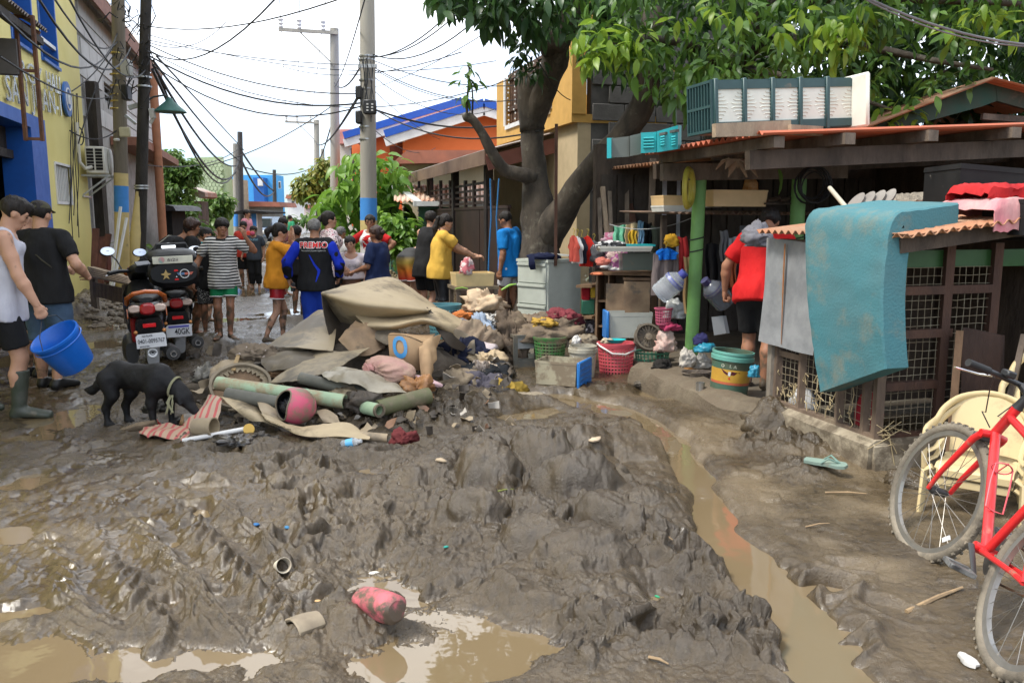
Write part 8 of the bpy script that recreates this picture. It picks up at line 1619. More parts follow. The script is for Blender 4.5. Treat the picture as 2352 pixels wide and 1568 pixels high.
for i,(x0,x1,y0,y1,Y,mt,lb,nm)in enumerate(((1410,1440,518,562,9.0,C('mint',(.18,.52,.33)),'mint green towel hanging over the line','towel'),(1436,1470,514,566,8.98,C('creamt',(.62,.48,.28)),'cream towel hanging beside the mint one','towel'),(1444,1462,530,566,8.9,C('yellowt',(.58,.34,.03)),'yellow cloth tucked in front of the cream towel','towel'),(1466,1478,508,560,8.95,C('skyt',(.22,.36,.52)),'sky blue trouser leg on the line','trousers'),(1478,1498,512,560,9.0,C('blackt',(.018,.018,.02)),'black shirt on the line beside the blue leg','shirt'),(1498,1531,520,594,8.95,C('olive_t',(.10,.105,.08),(.075,.08,.06)),'grey olive towel on the line','towel'),(1655,1672,530,600,7.9,C('grey_h',(.16,.16,.165)),'grey cloth hanging inside the shack right of the post','cloth'),(1672,1700,545,640,7.9,C('palegrey_h',(.30,.30,.31)),'long pale grey cloth hanging inside the shack','cloth'),(1700,1716,600,640,7.85,C('red_h',(.42,.03,.03)),'small red cloth hanging inside the shack','cloth'),(1620,1660,560,660,8.0,C('black_h',(.02,.02,.022)),'black dress hanging inside the shack by the post','dress'),(1700,1740,520,700,8.1,C('slate_h',(.10,.105,.115)),'long slate curtain hanging behind the red shirt man','curtain'),(1560,1578,545,640,7.9,C('red_i',(.40,.03,.03)),'dark red shirt hanging left of the green post','shirt'),(1572,1590,590,720,7.8,C('tan_i',(.42,.27,.13)),'long tan curtain hanging behind the green post','curtain'),(1665,1690,580,660,7.8,C('orange_i',(.45,.12,.05)),'orange red cloth hanging far inside the shack','cloth'))):
 n_=6;P=[]
 rows=[]
 for j in range(5):f=j/4;rows.append([(x0+(x1-x0)*(k_/n_)+2*sin(j*2+i),y0+(y1-y0)*f+(2*sin(k_+i)),Y-(.035*sin(k_*2.1+i)*(.3+f)))for k_ in range(n_+1)])
 sheet(lb,rows,mt,nm,nm,18,12,.008,.006,i)
m=M();m.tube(sag(D(1400,515,9.0),D(1590,500,8.2),.08),.004,5);m.solo('clothes_line',pm('line',(.4,.4,.4)),'thin clothes line running to the green post','line')
rag('mustard yellow bag hanging on the line left of the post',1543,555,7.9,32,36,C('mustard_b',(.62,.34,.03)),90,'bag','bag',dep=.06);rag('grey cap shaped cloth hanging in front of the red shirt man\'s head',1738,546,6.35,70,66,C('grey_v',(.17,.165,.18)),91,'cloth','cloth',dep=.1,k=.2)
garment('grey brown pleated dress with a bright blue yoke on a hanger',1530,572,7.85,66,105,pm('pleat',(.19,.15,.14),(.10,.08,.075),s=28,r=.9,stretch=(1,1,.02)),8,False,'hung_dress',HG,3);garment('bright blue yoke of the dress on the hanger',1532,570,7.80,52,26,C('yoke',(.01,.16,.60)),8,True,'yoke',None,4)
def jug(label,p,axis,L,r,mat,cap_m,seed=1):
 Rj=rot_to(axis);m=M();m.lathe([(0,0),(r*.9,.005),(r,.03),(r*.94,L*.2),(r,L*.26),(r*.94,L*.32),(r,L*.40),(r*.94,L*.48),(r,L*.58),(r,L*.66),(r*.55,L*.86),(r*.34,L*.90),(r*.34,L)],p,22,Rj);o=m.solo('water_bottle',mat,label,'bottle')
 m=M();m.lathe([(0,L-.03),(r*.40,L-.03),(r*.40,L+.02),(0,L+.022)],p,16,Rj);m.build('cap',cap_m,o);m=M();m.lathe([(r*1.01,L*.60),(r*1.015,L*.60),(r*.93,L*.71),(r*.92,L*.71)],p,22,Rj);m.build('label_band',cap_m,o);return o
BOT=bpy.data.materials.new('clear_plastic');BOT.use_nodes=True;_b=BOT.node_tree.nodes['Principled BSDF'];_b.inputs['Base Color'].default_value=(.75,.80,.84,1);_b.inputs['Roughness'].default_value=.12;_b.inputs['Transmission Weight'].default_value=.75;_b.inputs['IOR'].default_value=1.2
jug('large clear water bottle hanging left of the green post',D(1513,678,7.55),(.62,-.25,.62),.30,.105,BOT,plastic('capblue',(.05,.06,.30)));jug('dim water bottle with dark cap hanging right of the green post',D(1668,698,7.35),(-.62,-.2,.62),.30,.10,pm('bottle_dim',(.22,.24,.28),r=.15,trans=.5),plastic('capdark',(.03,.03,.09)))
basket('small pink basket hanging under the water bottle',1523,707,745,7.9,38,plastic('basket_pink2',(.55,.12,.20),mud=.15),.85,None,5,20);rag('magenta cloth below the small pink basket',1540,752,7.9,44,22,C('magenta',(.42,.05,.12)),95,'cloth','cloth',dep=.06);rag('red and white plastic bag below the pink basket',1528,790,7.9,44,56,C('redbag2',(.45,.16,.12),(.5,.4,.35)),96,'plastic_bag','bag',dep=.07);rag('clear crumpled bag hanging behind the tan curtain',1548,715,7.95,44,50,pm('clearbag',(.35,.36,.35),r=.25,spec=.6),97,'plastic_bag','bag',dep=.06)
m=M();qbox(m,[(1640,770),(1668,765),(1660,725),(1634,728)],7.3,7.34);m.solo('board',plastic('greyboard',(.32,.33,.33)),'small grey board standing right of the green post','board')
kz=.15
def kp(px,py):return G(px,py,kz)
for i,(px,py,w,h,Y,mt,lb,nm)in enumerate(((1578,828,36,50,7.55,C('whitebag',(.50,.46,.40),mud=.25),'off-white sack slumped left of the green post foot','sack'),(1612,832,40,40,7.6,C('whitebag2',(.42,.40,.36),mud=.3),'pale sack right of the green post foot','sack'),(1622,800,50,26,7.2,plastic('teal_bag',(.02,.20,.30)),'teal plastic bag tied behind the old drum','plastic_bag'),(1523,843,44,32,7.35,C('blackbag',(.02,.018,.016),mud=.15),'black muddy bag on the kerb left of the post','bag'),(1732,856,24,32,5.9,plastic('teal_bag',(.02,.20,.30)),'small teal bag behind the drum by the man\'s leg','plastic_bag'),(1608,782,30,30,7.5,C('darkblue_b',(.03,.03,.10)),'dark blue bag hanging low right of the post','bag'),(1480,880,44,16,7.4,pm('muddy_rub',(.09,.075,.055),mud=.3),'lump of muddy rubbish at the kerb end','rubbish'))):rag(lb,px,py,Y,w,h,mt,100+i,nm,nm)
pb=kp(1600,876);m=M();m.lathe([(0,0),(.10,0),(.13,.09),(.135,.09),(.125,.085),(.095,.012),(0,.012)],pb,24,sy=.7,wob=.04)
for k in range(3):m.lathe([(.108+k*.009,.02+k*.025),(.116+k*.009,.027+k*.025),(.108+k*.009,.034+k*.025)],pb,24,sy=.7)
m.solo('flat_basket',pm('wicker',(.15,.12,.09),(.07,.055,.045),s=14,r=.8,b=.5,mud=.3),'flat muddy wicker basket at the foot of the green post','basket')
m=M();m.box(kp(1582,872)+Vc((-.08,-.12,.012)),(.10,.035,.02),rz=.3,bev=.008);m.solo('wrapper',plastic('wrapper_y',(.62,.42,.04)),'yellow snack wrapper on the kerb in front of the wicker basket','wrapper');m=M();m.lathe([(.028,0),(.034,.0),(.034,.10),(.028,.10)],kp(1618,905)+Vc((-.04,-.02,0)),12,wob=.1);m.solo('can',metal('can',(.5,.48,.44),mud=.4),'crushed pale can on the kerb left of the drum','can')
db_=kp(1672,905);db_.z=.145;dr=thing('paint_drum','battered green paint drum with a yellow label and winged emblem','drum',db_);Rd=rotm(R(5),3,'Y');rD,hD=.158,.36
DG=pm('drum_green',(.045,.12,.085),(.075,.085,.05),s=5,r=.55,mud=.3,ms=4,mc=(.15,.13,.085));DT=plastic('drum_rim',(.12,.33,.27),mud=.25)
m=M();m.lathe([(0,0),(rD*.92,0),(rD,hD*.80),(rD*1.0,hD*.80),(rD*.985,hD),(rD*.96,hD),(rD*.9,.02),(0,.02)],db_,36,Rd);m.build('shell',DG,dr);m=M();m.lathe([(rD*1.005,hD*.80),(rD*1.07,hD*.81),(rD*1.07,hD*.89),(rD*1.02,hD*.90),(rD*1.02,hD*.94),(rD*1.05,hD*.95),(rD*1.04,hD*1.0),(rD*.97,hD*1.0)],db_,36,Rd);m.build('rim',DT,dr)
A_=np.linspace(R(180),R(330),20)
def band(z0,z1,off,mat,nm):m=M();m.grid([[(db_+Rd@Vc(((rD*(.92+.08*z/hD/.8)+off)*cos(a),(rD*(.92+.08*z/hD/.8)+off)*sin(a),z)))[:]for z in(z0,z1)]for a in A_],.001);return m.build(nm,mat,dr)
band(.125,.225,.0015,pm('label_yellow',(.52,.30,.035),(.40,.22,.03),s=6,r=.6,mud=.15),'label');band(.105,.124,.0015,pm('label_red',(.45,.11,.05),mud=.2),'label_stripe')
def on_drum(V2,Fc,mat,nm,a0,z0,off=.003):
 out=[]
 for x,z in V2:a=a0+x/rD;r_=rD*(.92+.08*(z0+z)/hD/.8)+off;out.append((db_+Rd@Vc((r_*cos(a),r_*sin(a),z0+z)))[:])
 m=M();m.add(out,Fc);return m.build(nm,mat,dr,smooth=False)
DKR=C('emblem_dark',(.09,.018,.025));a0_=R(252)
on_drum([(-.075,.045),(-.03,.02),(-.012,.012),(-.02,-.004),(-.05,.012)],[(0,4,3,2,1)],DKR,'emblem_wing',a0_,.185);on_drum([(.085,.025),(.04,.024),(.012,.03),(.008,.0),(.03,-.0)],[(0,1,2,3,4)],DKR,'emblem_wing',a0_,.185);on_drum([(-.012,.03),(-.014,-.0),(.004,-.004),(.006,.03)],[(0,1,2,3)],WHL,'emblem_body',a0_,.18,.0035);on_drum([(-.01,0),(-.002,-.012),(.008,-.002),(.0,.008)],[(0,1,2,3)],REDL,'emblem_dot',a0_,.158,.0035)
for ch,x in(('O',-.062),('L',.0),('A',.034)):
 V_,F_=text_mesh(ch,.034,0,.002);on_drum([(q[0]+x,q[1])for q in V_],F_,pm('letter_worn',(.42,.42,.33),(.2,.24,.17),s=30),'lettering',a0_,.252)
dh=wm(p20['o'])@p20['hands'][-1][0];m=M();m.tube([db_+Rd@Vc((-rD*1.05,0,hD*.85)),db_+Rd@Vc((0,-rD*.9,hD*.6)),db_+Rd@Vc((rD*1.05,0,hD*.85))],.004,5);m.build('handle',STEELM,dr)
pt=thing('timber_bench','rough low timber bench with slatted side at the foot of the poles','bench',GM(258,690));b0_=wm(pt).translation
ta,tb,_=ab(D(215,650,14));
for k in range(5):m=M();m.beam(D(208+k*2,614+k*5,13.6-k*.1),D(302,640+k*3,12.2-k*.1),.10,.03,up=(0,0,1));m.build('slat',TIML,pt)
for k in range(2):m=M();m.beam(D(214,655+k*17,13.2),D(292,672+k*17,12.0),.03,.11,up=(0,0,1));m.build('side_board',wood('bench',(.22,.15,.09),mud=.2),pt)
for x,Y in((216,13.2),(290,12.0)):m=M();p=D(x,660,Y);m.box((p.x,p.y,.28),(.09,.09,.62));m.build('leg',TIM,pt)
rr=random.Random(33);n_r=0
m=M()
for k in range(120):
 x,y=rr.uniform(185,300),rr.uniform(600,730);Y=rr.uniform(11.5,15);p=D(x,y,Y);p.z=gz(p.x,p.y)+.02;s_=rr.uniform(.03,.09);m.ball(p,(s_,s_*.8,s_*.5),6,4,rotm(rr.uniform(0,3),3,'Z'))
o=m.solo('rubble',pm('rubble',(.27,.23,.17),(.15,.12,.09),s=5,r=.9,mud=.3),'stones and broken bits heaped at the foot of the left walls','rubble');o['kind']='stuff'
m=M()
for k in range(420):
 f=rr.random();px=rr.uniform(885,960)if f<.5 else rr.uniform(560,690);Y=rr.uniform(13.5,17)if f<.5 else rr.uniform(24,40);p=D(px,600,Y);p.z=gz(p.x,p.y)+(abs(rr.gauss(0,.25))if f<.5 else abs(rr.gauss(0,.3)));s_=rr.uniform(.03,.10)*(1 if f<.5 else 2.0);m.box(p,(s_,s_*rr.uniform(.3,1),s_*.4),rot=rotm(rr.uniform(0,3),3,(rr.random(),rr.random(),1)))
o=m.solo('debris',pm('debris',(.42,.33,.19),(.16,.13,.08),s=3,r=.9),'heaps of straw coloured flood debris along the far road sides','debris');o['kind']='stuff'
fw=thing('iron_fence','low green wall with a curved iron fence behind the debris','fence',D(905,650,17.5));m=M();m.beam(D(870,640,17.6),D(965,640,17.2),.15,.8);m.build('wall',paint('fence_green',(.10,.22,.16),mud=.3),fw)
for k in range(9):m=M();x=880+k*10;m.tube([D(x,620,17.3),D(x,585-10*sin(k*.5),17.3)],.012,5);m.build('bar',BLACKP,fw)
# THE RUBBISH TIP
TAN=pm('vinyl_tan',(.43,.34,.21),(.37,.29,.18),s=2.5,r=.62,b=.15,bs=30,mud=.47,ms=1.9,mc=(.15,.118,.075),spec=.3);TAND=pm('vinyl_dark',(.10,.082,.06),(.16,.13,.09),s=3,r=.6,mud=.4,ms=3,mc=(.24,.19,.12));TANI=pm('fold_shade_rubber',(.045,.036,.028),(.07,.055,.04),s=3,r=.7)
TAN2=pm('vinyl_tan2',(.36,.28,.18),(.28,.215,.135),s=3,r=.6,mud=.5,ms=3,mc=(.15,.12,.085))
def mass(label,px,py,Y,rx,ry,rz,mat,seed,name='mud_heap',kind='stuff'):
 c=D(px,py,Y);m=M();m.ball((0,0,0),(1,1,1),40,20);V=m.v[0].astype(float);V=V*(1+.22*n3(V*3+seed,seed)+.12*n3(V*8,seed+1))[:,None]*np.array([rx,ry,rz]);m.v=[V+np.array([c.x,c.y,gz(c.x,c.y)])];o=m.solo(name,mat,label,'heap',ang=None);o['kind']=kind;return o
HEAPM=pm('tip_core',(.12,.095,.068),(.07,.056,.042),s=6,r=.8,b=.6,bs=30)
mass('muddy core of the rubbish tip under the brown sheets',830,900,7.35,.85,.55,.38,HEAPM,3);mass('muddy base of the rubbish tip by the round tray',640,900,7.0,.8,.5,.22,HEAPM,5);mass('muddy base under the heap of clothes',1085,880,7.95,.40,.5,.15,HEAPM,7);mass('muddy heap under the washing by the teal basket',1110,800,9.0,.45,.35,.26,HEAPM,9)
sheet('large tan floor sheet folded over on top of the rubbish tip',[[(768,735,7.5),(830,748,7.3),(905,738,7.35),(985,722,7.5)],[(752,690,7.25),(830,716,7.05),(910,722,7.05),(985,718,7.3)],[(738,672,7.2),(820,690,6.98),(905,700,6.98),(984,712,7.25)],[(769,663,7.4),(854,664,7.4),(920,678,7.45),(994,708,7.5)],[(800,655,7.7),(888,636,7.95),(935,655,8.0),(1004,704,7.8)],[(860,660,8.3),(900,655,8.35),(950,675,8.4),(1010,715,8.0)]],TAN,'floor_sheet',nv=30,wob=.008)
sheet('dark inner flap of the folded tan sheet at the left',[[(738,672,7.2),(760,700,7.4),(800,725,7.7)],[(744,725,7.1),(775,745,7.35),(820,760,7.7)],[(762,790,7.05),(800,790,7.3),(850,790,7.6)]],TANI,'floor_sheet',wob=.008,seed=2)  # shade inside the fold is put into this sheet's near-black colour
sheet('second tan floor sheet folded below the top one',[[(812,708,7.35),(900,725,7.25),(1000,708,7.5),(1060,735,7.6)],[(815,722,7.15),(900,735,7.05),(985,730,7.2),(1055,748,7.4)],[(838,747,6.98),(905,748,6.9),(975,735,7.0),(1040,760,7.3)],[(842,756,7.05),(905,756,6.98),(980,745,7.1),(1045,770,7.35)]],TAN,'floor_sheet',wob=.008,seed=3)
sheet('black rubber edge sweeping down from the tan sheets',[[(980,706,7.4),(1010,735,7.3),(1040,770,7.3),(1070,795,7.6)],[(984,722,7.3),(1006,762,7.2),(1032,795,7.2),(1062,806,7.5)]],TANI,'rubber_strip','strip',14,8,.01,.004,4)
sheet('dark brown mat curling behind the clothes right of the tip',[[(1030,752,7.9),(1062,760,7.8),(1090,780,7.7)],[(1040,785,7.8),(1070,795,7.7),(1092,800,7.6)],[(1045,800,7.7),(1075,812,7.6),(1090,815,7.5)]],TAND,'mat','mat',12,10,.012,.01,5)
sheet('brown crumpled sheet hanging under the second fold',[[(815,735,7.05),(850,745,7.0),(890,760,7.1)],[(790,770,6.9),(830,785,6.8),(880,800,6.95)],[(778,783,6.85),(822,812,6.7),(880,805,6.9)]],pm('carton_brown',(.30,.20,.11),(.16,.11,.07),s=4,r=.75,mud=.3,mc=(.1,.08,.055)),'torn_sheet','sheet',16,14,.008,.03,6,fold=.012)
sheet('smaller dark sheet crumpled beside the blue printed carton',[[(860,748,7.05),(890,755,7.0),(920,760,7.05)],[(862,775,6.9),(888,790,6.85),(915,782,6.95)]],TAND,'torn_sheet','sheet',12,10,.008,.02,7,fold=.01)
sheet('broad triangular tan sheet with wet patches leaning on the tip',[[(722,718,7.7),(745,712,7.6),(772,745,7.4)],[(668,755,7.3),(715,757,7.15),(770,775,7.05)],[(612,797,7.0),(690,800,6.75),(765,805,6.75)]],pm('vinyl_wet',(.36,.285,.18),(.32,.25,.155),s=2,r=.55,mud=.62,ms=2.2,mc=(.17,.14,.10)),'floor_sheet',wob=.012,seed=8)
sheet('long tan and grey sheet slanting down through the middle of the tip',[[(720,800,6.9),(790,810,6.75),(850,800,6.8)],[(670,840,6.6),(740,842,6.45),(815,822,6.6)],[(620,880,6.4),(690,872,6.25),(770,850,6.4)]],pm('vinyl_wet2',(.33,.26,.165),(.30,.24,.15),s=2,r=.55,mud=.6,ms=1.8,mc=(.13,.11,.08)),'floor_sheet',wob=.012,seed=9)
sheet('muddy sheet bundled under the triangular tan sheet',[[(598,808,6.95),(680,806,6.8),(770,812,6.8)],[(600,830,6.7),(670,835,6.6),(745,830,6.65)],[(610,846,6.6),(660,848,6.55),(720,842,6.6)]],TAND,'muddy_sheet','sheet',20,12,.01,.025,10,fold=.018)
cn=thing('carton','crushed brown carton with a blue letter O on the rubbish tip','carton',D(948,850,6.85));CARD=pm('card',(.46,.30,.16),(.34,.21,.11),s=3,r=.8,mud=.22,mc=(.2,.14,.085))
W0=[[(892,770,6.75),(930,772,6.7),(975,790,6.75)],[(895,812,6.72),(932,815,6.66),(970,825,6.72)],[(900,840,6.75),(935,848,6.7),(965,850,6.75)]]
def patch(o,rows,mat,nm,nu=16,nv=12,thick=.006,wob=.01,seed=1,lift=0.0):
 W=[[np.array(D(*q))for q in r]for r in rows];P=np.array([[CR([CR(r,i/nu)for r in W],j/nv)for j in range(nv+1)]for i in range(nu+1)]);q=P.reshape(-1,3);P=P+(wob*n3(q*5,seed)).reshape(nu+1,nv+1,1)*np.array([0,1,.3])-np.array([0,lift,0]);m=M();m.grid(P,thick);return m.build(nm,mat,o,ang=60),P
_,PC=patch(cn,W0,CARD,'face');patch(cn,[[(975,790,6.75),(1000,775,6.9),(1012,770,7.0)],[(972,825,6.72),(990,810,6.85),(1000,800,6.95)],[(968,850,6.75),(978,845,6.85),(985,830,6.95)]],CARD,'side',wob=.03,seed=3);patch(cn,[[(905,762,7.0),(950,768,7.0),(1000,768,7.1)],[(892,770,6.76),(930,772,6.71),(975,790,6.76)]],CARD,'flap',12,8,wob=.02,seed=4)
def carton_pt(u,v):
 i,j=u*16,v*12;a,b=int(min(i,15)),int(min(j,11));f,g=i-a,j-b;return(PC[a,b]*(1-f)+PC[a+1,b]*f)*(1-g)+(PC[a,b+1]*(1-f)+PC[a+1,b+1]*f)*g-np.array([0,.018,-.002])
BLP=pm('print_blue',(.06,.30,.62),(.25,.30,.33),s=12,r=.8,lo=.5,hi=.72)
m=M();m.grid([[carton_pt(.36+.20*r_*cos(a),.32+.30*r_*sin(a))for r_ in(.55,1)]for a in np.linspace(0,2*PI,28)],.0);m.build('print_ring',BLP,cn);m=M();m.grid([[carton_pt(u,v)for v in(.72,.88)]for u in np.linspace(.06,.55,8)]);m.build('print_bar',BLP,cn)
sheet('tall fold of brown wrapping paper right of the blue printed carton',[[(965,795,6.75),(990,775,6.8),(1013,768,6.9)],[(962,820,6.65),(985,815,6.7),(1005,800,6.85)],[(968,868,6.6),(980,866,6.6),(985,860,6.65)]],CARD,'paper','paper',14,14,.005,.03,12,fold=.02)
sk=thing('sack','pink and tan cloth sack tied with a twisted knot on the rubbish tip','sack',D(885,885,6.5));c=D(890,852,6.45);rx,rz=.21,.115;m=M();m.ball((0,0,0),(1,1,1),60,36);V=m.v[0].astype(float)
kx=np.array([-.62,-.72,.10]);kx/=np.linalg.norm(kx);ca=V@kx;e1v=np.cross(kx,[0,0,1]);e1v/=np.linalg.norm(e1v);e2v=np.cross(kx,e1v);th=np.arctan2(V@e2v,V@e1v);pin=np.clip((ca-.35)/.65,0,1)
f=1-.30*pin**2+.085*np.sin(th*11+2*n3(V*2,3))*np.clip(pin*2.2,0,1)*(1-pin*.3)+.03*np.sin(th*23+3*n3(V*3,4))*np.clip(pin*2,0,1)+.10*n3(V*2.2,5)+.035*(1-2*np.abs(n3(V*np.array([3,3,7]),6)));V=V*f[:,None]*np.array([rx,.17,rz]);V=V@np.array(rotm(R(-16),3,'Y')).T
V=V@np.array(rotm(R(24),3,'Y')).T;m.v=[V+np.array(c)];m.build('bag',pm('sack_pink',(.50,.28,.235),(.42,.31,.20),s=3,r=.85,b=.3,bs=60,mud=.25,ms=2,mc=(.40,.31,.20)),sk,ang=None)
kn=Vc(c)+Vc((-.115,-.105,.045));m=M();m.lathe([(.018,-.02),(.030,.0),(.020,.02),(.034,.05),(.030,.055),(0,.05)],kn,14,rot_to((-.6,-.75,.1)),wob=.25,seed=2);m.build('knot',pm('sack_knot',(.52,.26,.23),(.40,.20,.17),s=9,r=.9),sk)
sheet('torn grey plastic sack lying below the pink sack',[[(735,850,6.35),(790,838,6.3),(840,845,6.3),(900,880,6.25)],[(745,865,6.15),(800,858,6.1),(860,872,6.1),(930,895,6.15)],[(780,882,6.05),(830,885,6.0),(880,898,6.0),(938,902,6.1)]],pm('poly_sack',(.38,.335,.25),(.26,.22,.155),s=5,r=.4,mud=.3,ms=4,mc=(.26,.205,.13),spec=.5),'plastic_sack','sack',22,14,.004,.035,13,fold=.016)
rag('orange brown plastic bag at the right of the pink sack',958,892,6.3,62,52,pm('bag_orange',(.42,.20,.07),(.26,.13,.06),s=4,r=.45,mud=.2),130,'plastic_bag','bag',k=.5);rag('pink rolled plastic film sticking out beside the orange bag',985,876,6.5,70,16,pm('film_pink',(.62,.42,.42),(.55,.36,.36),s=6,r=.4),131,'film_roll','film',dep=.03,tilt=20,k=.12)
rag('dark brown soaked cloth draped over the end of the bamboo',828,928,6.0,84,50,pm('soaked',(.085,.066,.048),(.05,.04,.03),s=6,r=.6,b=.3),132,'cloth',k=.45,tilt=8)
def pipe(label,p,q,w,mat,name='bamboo',cat='bamboo',nodes=(),hollow=True,inner=TANI):
 A,B=D(*p),D(*q);r_=w/2*(p[2]+q[2])/2/FPX;Rp=rot_to(B-A);L=(B-A).length;prof=[(r_*.8,0),(r_,0)]
 for f in nodes:prof+=[(r_,L*f-.02),(r_*1.05,L*f),(r_,L*f+.02)]
 prof+=[(r_,L),(r_*.8,L),(r_*.8,L-.06)];m=M();m.lathe([(0,.001)]+prof+[(0,L-.061)],A,18,Rp);return m.solo(name,mat,label,cat)
BAM=pm('bamboo_green',(.36,.47,.30),(.29,.39,.24),s=5,r=.6,mud=.52,ms=4,mc=(.34,.26,.15));OLI=pm('bamboo_olive',(.17,.17,.075),(.11,.11,.055),s=3,r=.6,mud=.35,ms=3,mc=(.20,.16,.10));GRP=pm('pipe_grey',(.15,.145,.115),(.10,.095,.075),s=4,r=.6,mud=.3)
pipe('long pale green bamboo pole lying across the rubbish tip',(500,880,6.15),(792,922,5.95),34,BAM,nodes=(.14,.42,.70));pipe('thick olive bamboo half buried in the mud at the right of the tip',(868,938,5.95),(985,908,6.2),40,OLI,nodes=(.5,));pipe('short olive bamboo end behind the pink helmet',(606,925,6.05),(660,930,6.05),30,OLI);pipe('dark grey tube lying behind the long bamboo',(690,868,6.3),(862,908,6.1),28,GRP,'tube','tube');pipe('grey brown tube below the long bamboo at the left',(520,905,6.0),(640,925,5.95),32,GRP,'tube','tube')
pipe('short pale green pipe end facing us in the mud',(838,935,5.95),(868,942,5.85),32,BAM,'pipe_end','pipe');m=M();A=D(869,942,5.84);m.lathe([(.036,0),(.050,0),(.051,.02),(.036,.02)],A,20,rot_to(D(869,942,5.84)-D(838,935,5.95)));m.solo('pipe_ring',TAND,'dark collar on the end of the short pipe','pipe')
tr_=thing('round_tray','round woven winnowing tray propped against the tip behind the bamboo','tray',D(550,890,6.4));Rt_=rot_to(Vc((.15,-.55,.72)));c=D(553,892,6.4);rT=68*6.4/FPX
m=M();m.lathe([(0,-.01),(rT*.96,-.006),(rT*.98,.0),(0,-.004)],c,36,Rt_);m.build('weave',pm('tray_brown',(.20,.125,.07),(.13,.085,.05),s=10,r=.85,b=.4,bs=50),tr_);m=M();m.lathe([(rT*.92,0),(rT*.93,.045),(rT*1.02,.05),(rT*1.04,.0),(rT*1.0,-.012)],c,40,Rt_,wob=.012);m.build('rim',pm('tray_rim',(.27,.22,.15),(.18,.145,.10),s=6,r=.8,mud=.3),tr_)
m=M();P=[]
for i in range(41):a=R(10)+i/40*R(170);w=.05+.02*sin(i*1.9)+.012*sin(i*4.3);P.append([(c+Rt_@Vc((rT*.97*cos(a),rT*.97*sin(a),.012)))[:],(c+Rt_@Vc(((rT*.97-w)*cos(a),(rT*.97-w)*sin(a),.018+.01*sin(i*2.2))))[:]])
m.grid(P,.004);m.build('frayed_cloth',pm('frayed',(.31,.25,.165),(.22,.175,.115),s=7,r=.9),tr_)
sheet('brown fence of wet cardboard behind the round tray',[[(488,850,6.75),(520,830,6.8),(590,825,6.85)],[(480,895,6.4),(500,880,6.5),(560,860,6.7)]],TAN2,'wet_sheet','sheet',14,10,.008,.03,16);rag('muddy rubbish with white scraps above the round tray',580,815,6.9,90,36,spots('scraps',(.16,.12,.08),(.5,.42,.36),13,.66),140,'rubbish','rubbish',k=.5);m=M();m.beam(D(536,850,6.5),D(548,815,6.8),.03,.012);m.solo('splinter',wood('splinter',(.5,.34,.16)),'light splinter of wood sticking up over the round tray','splinter')
hm=thing('helmet','muddy pink motorcycle helmet lying open side towards us','helmet',D(678,972,5.75));c=D(680,932,5.75);rH=43*5.75/FPX;Hx=rotm(R(48),3,'Z')@rotm(R(18),3,'Y')@rotm(R(14),3,'X')
A_=np.array(Hx)
def hel(k):
 P=[]
 for i in range(49):
  ph_=i/48*2*PI;t0=.80+.16*cos(2*ph_)-.10*cos(ph_);row=[]
  for j in range(19):
   t=t0+(PI-.02-t0)*j/18;q=Vc((-cos(t),sin(t)*sin(ph_),sin(t)*cos(ph_)));q.z=max(q.z,-.86);row.append(np.array((q.x*rH*1.15*k,q.y*rH*.98*k,q.z*rH*1.02*k))@A_.T+np.array(c))
  P.append(row)
 return np.array(P)
PNK=pm('helmet_pink',(.62,.10,.17),(.56,.09,.15),s=3,r=.4,mud=.55,ms=3.2,mc=(.235,.185,.12))
m=M();m.grid(hel(1.0)[::-1]);m.build('shell',PNK,hm);m=M();m.grid(hel(.97));m.build('lining',pm('helmet_lining',(.016,.016,.02),r=.6),hm)
e_=hel(.99)[:,0];m=M();m.tube([Vc(q)for q in e_[:-1]],.006,6,closed=True);m.build('edge_trim',pm('helmet_trim',(.20,.16,.11),mud=.4),hm)
rag('black padding inside the pink helmet',668,935,5.74,44,44,pm('padding',(.014,.013,.014),r=.5),151,'padding','padding',k=.35)
sheet('tan floor sheet fold sliding out under the grey tube',[[(505,912,5.95),(545,920,5.95),(575,925,6.0)],[(540,940,5.8),(575,945,5.78),(610,955,5.85)],[(575,965,5.75),(605,970,5.72),(640,985,5.75)]],TAN,'floor_sheet','sheet',14,14,.008,.012,20);sheet('tan sheet folded back on itself left of the pink helmet',[[(590,922,5.95),(612,928,5.9),(640,945,5.85)],[(600,945,5.75),(628,955,5.7),(650,968,5.7)],[(622,972,5.68),(640,975,5.66),(652,980,5.68)]],TAN2,'floor_sheet','sheet',12,12,.008,.01,21)
sheet('long curved tan sheet lying along the front foot of the tip',[[(600,950,5.7),(690,978,5.55),(790,968,5.58),(838,996,5.5)],[(612,962,5.58),(695,990,5.42),(785,984,5.46),(850,1003,5.46)],[(640,978,5.52),(700,1003,5.38),(775,1003,5.4),(848,1008,5.43)]],TAN,'floor_sheet','sheet',26,14,.008,.014,22);sheet('tan sheet fold reaching right behind the pink helmet',[[(728,945,5.9),(750,940,5.9),(775,955,5.85)],[(735,958,5.8),(755,960,5.8),(780,972,5.8)],[(745,970,5.78),(765,972,5.76),(785,980,5.78)]],TAN2,'floor_sheet','sheet',12,10,.008,.012,23)
pipe('short tan roll lying in the mud right of the tip foot',(805,1000,5.5),(890,1007,5.5),24,TAN2,'roll','roll');sheet('red and white striped cloth trailing from the tip beside the dog',[[(478,905,6.0),(495,905,5.95),(510,912,5.95)],[(448,950,5.82),(470,955,5.78),(505,945,5.82)],[(410,985,5.78),(445,1000,5.7),(492,985,5.72)]],stripes('stripe_red',(.42,.30,.21),(.45,.10,.09),.045,0,.62),'striped_cloth','cloth',18,14,.006,.02,24,fold=.014)
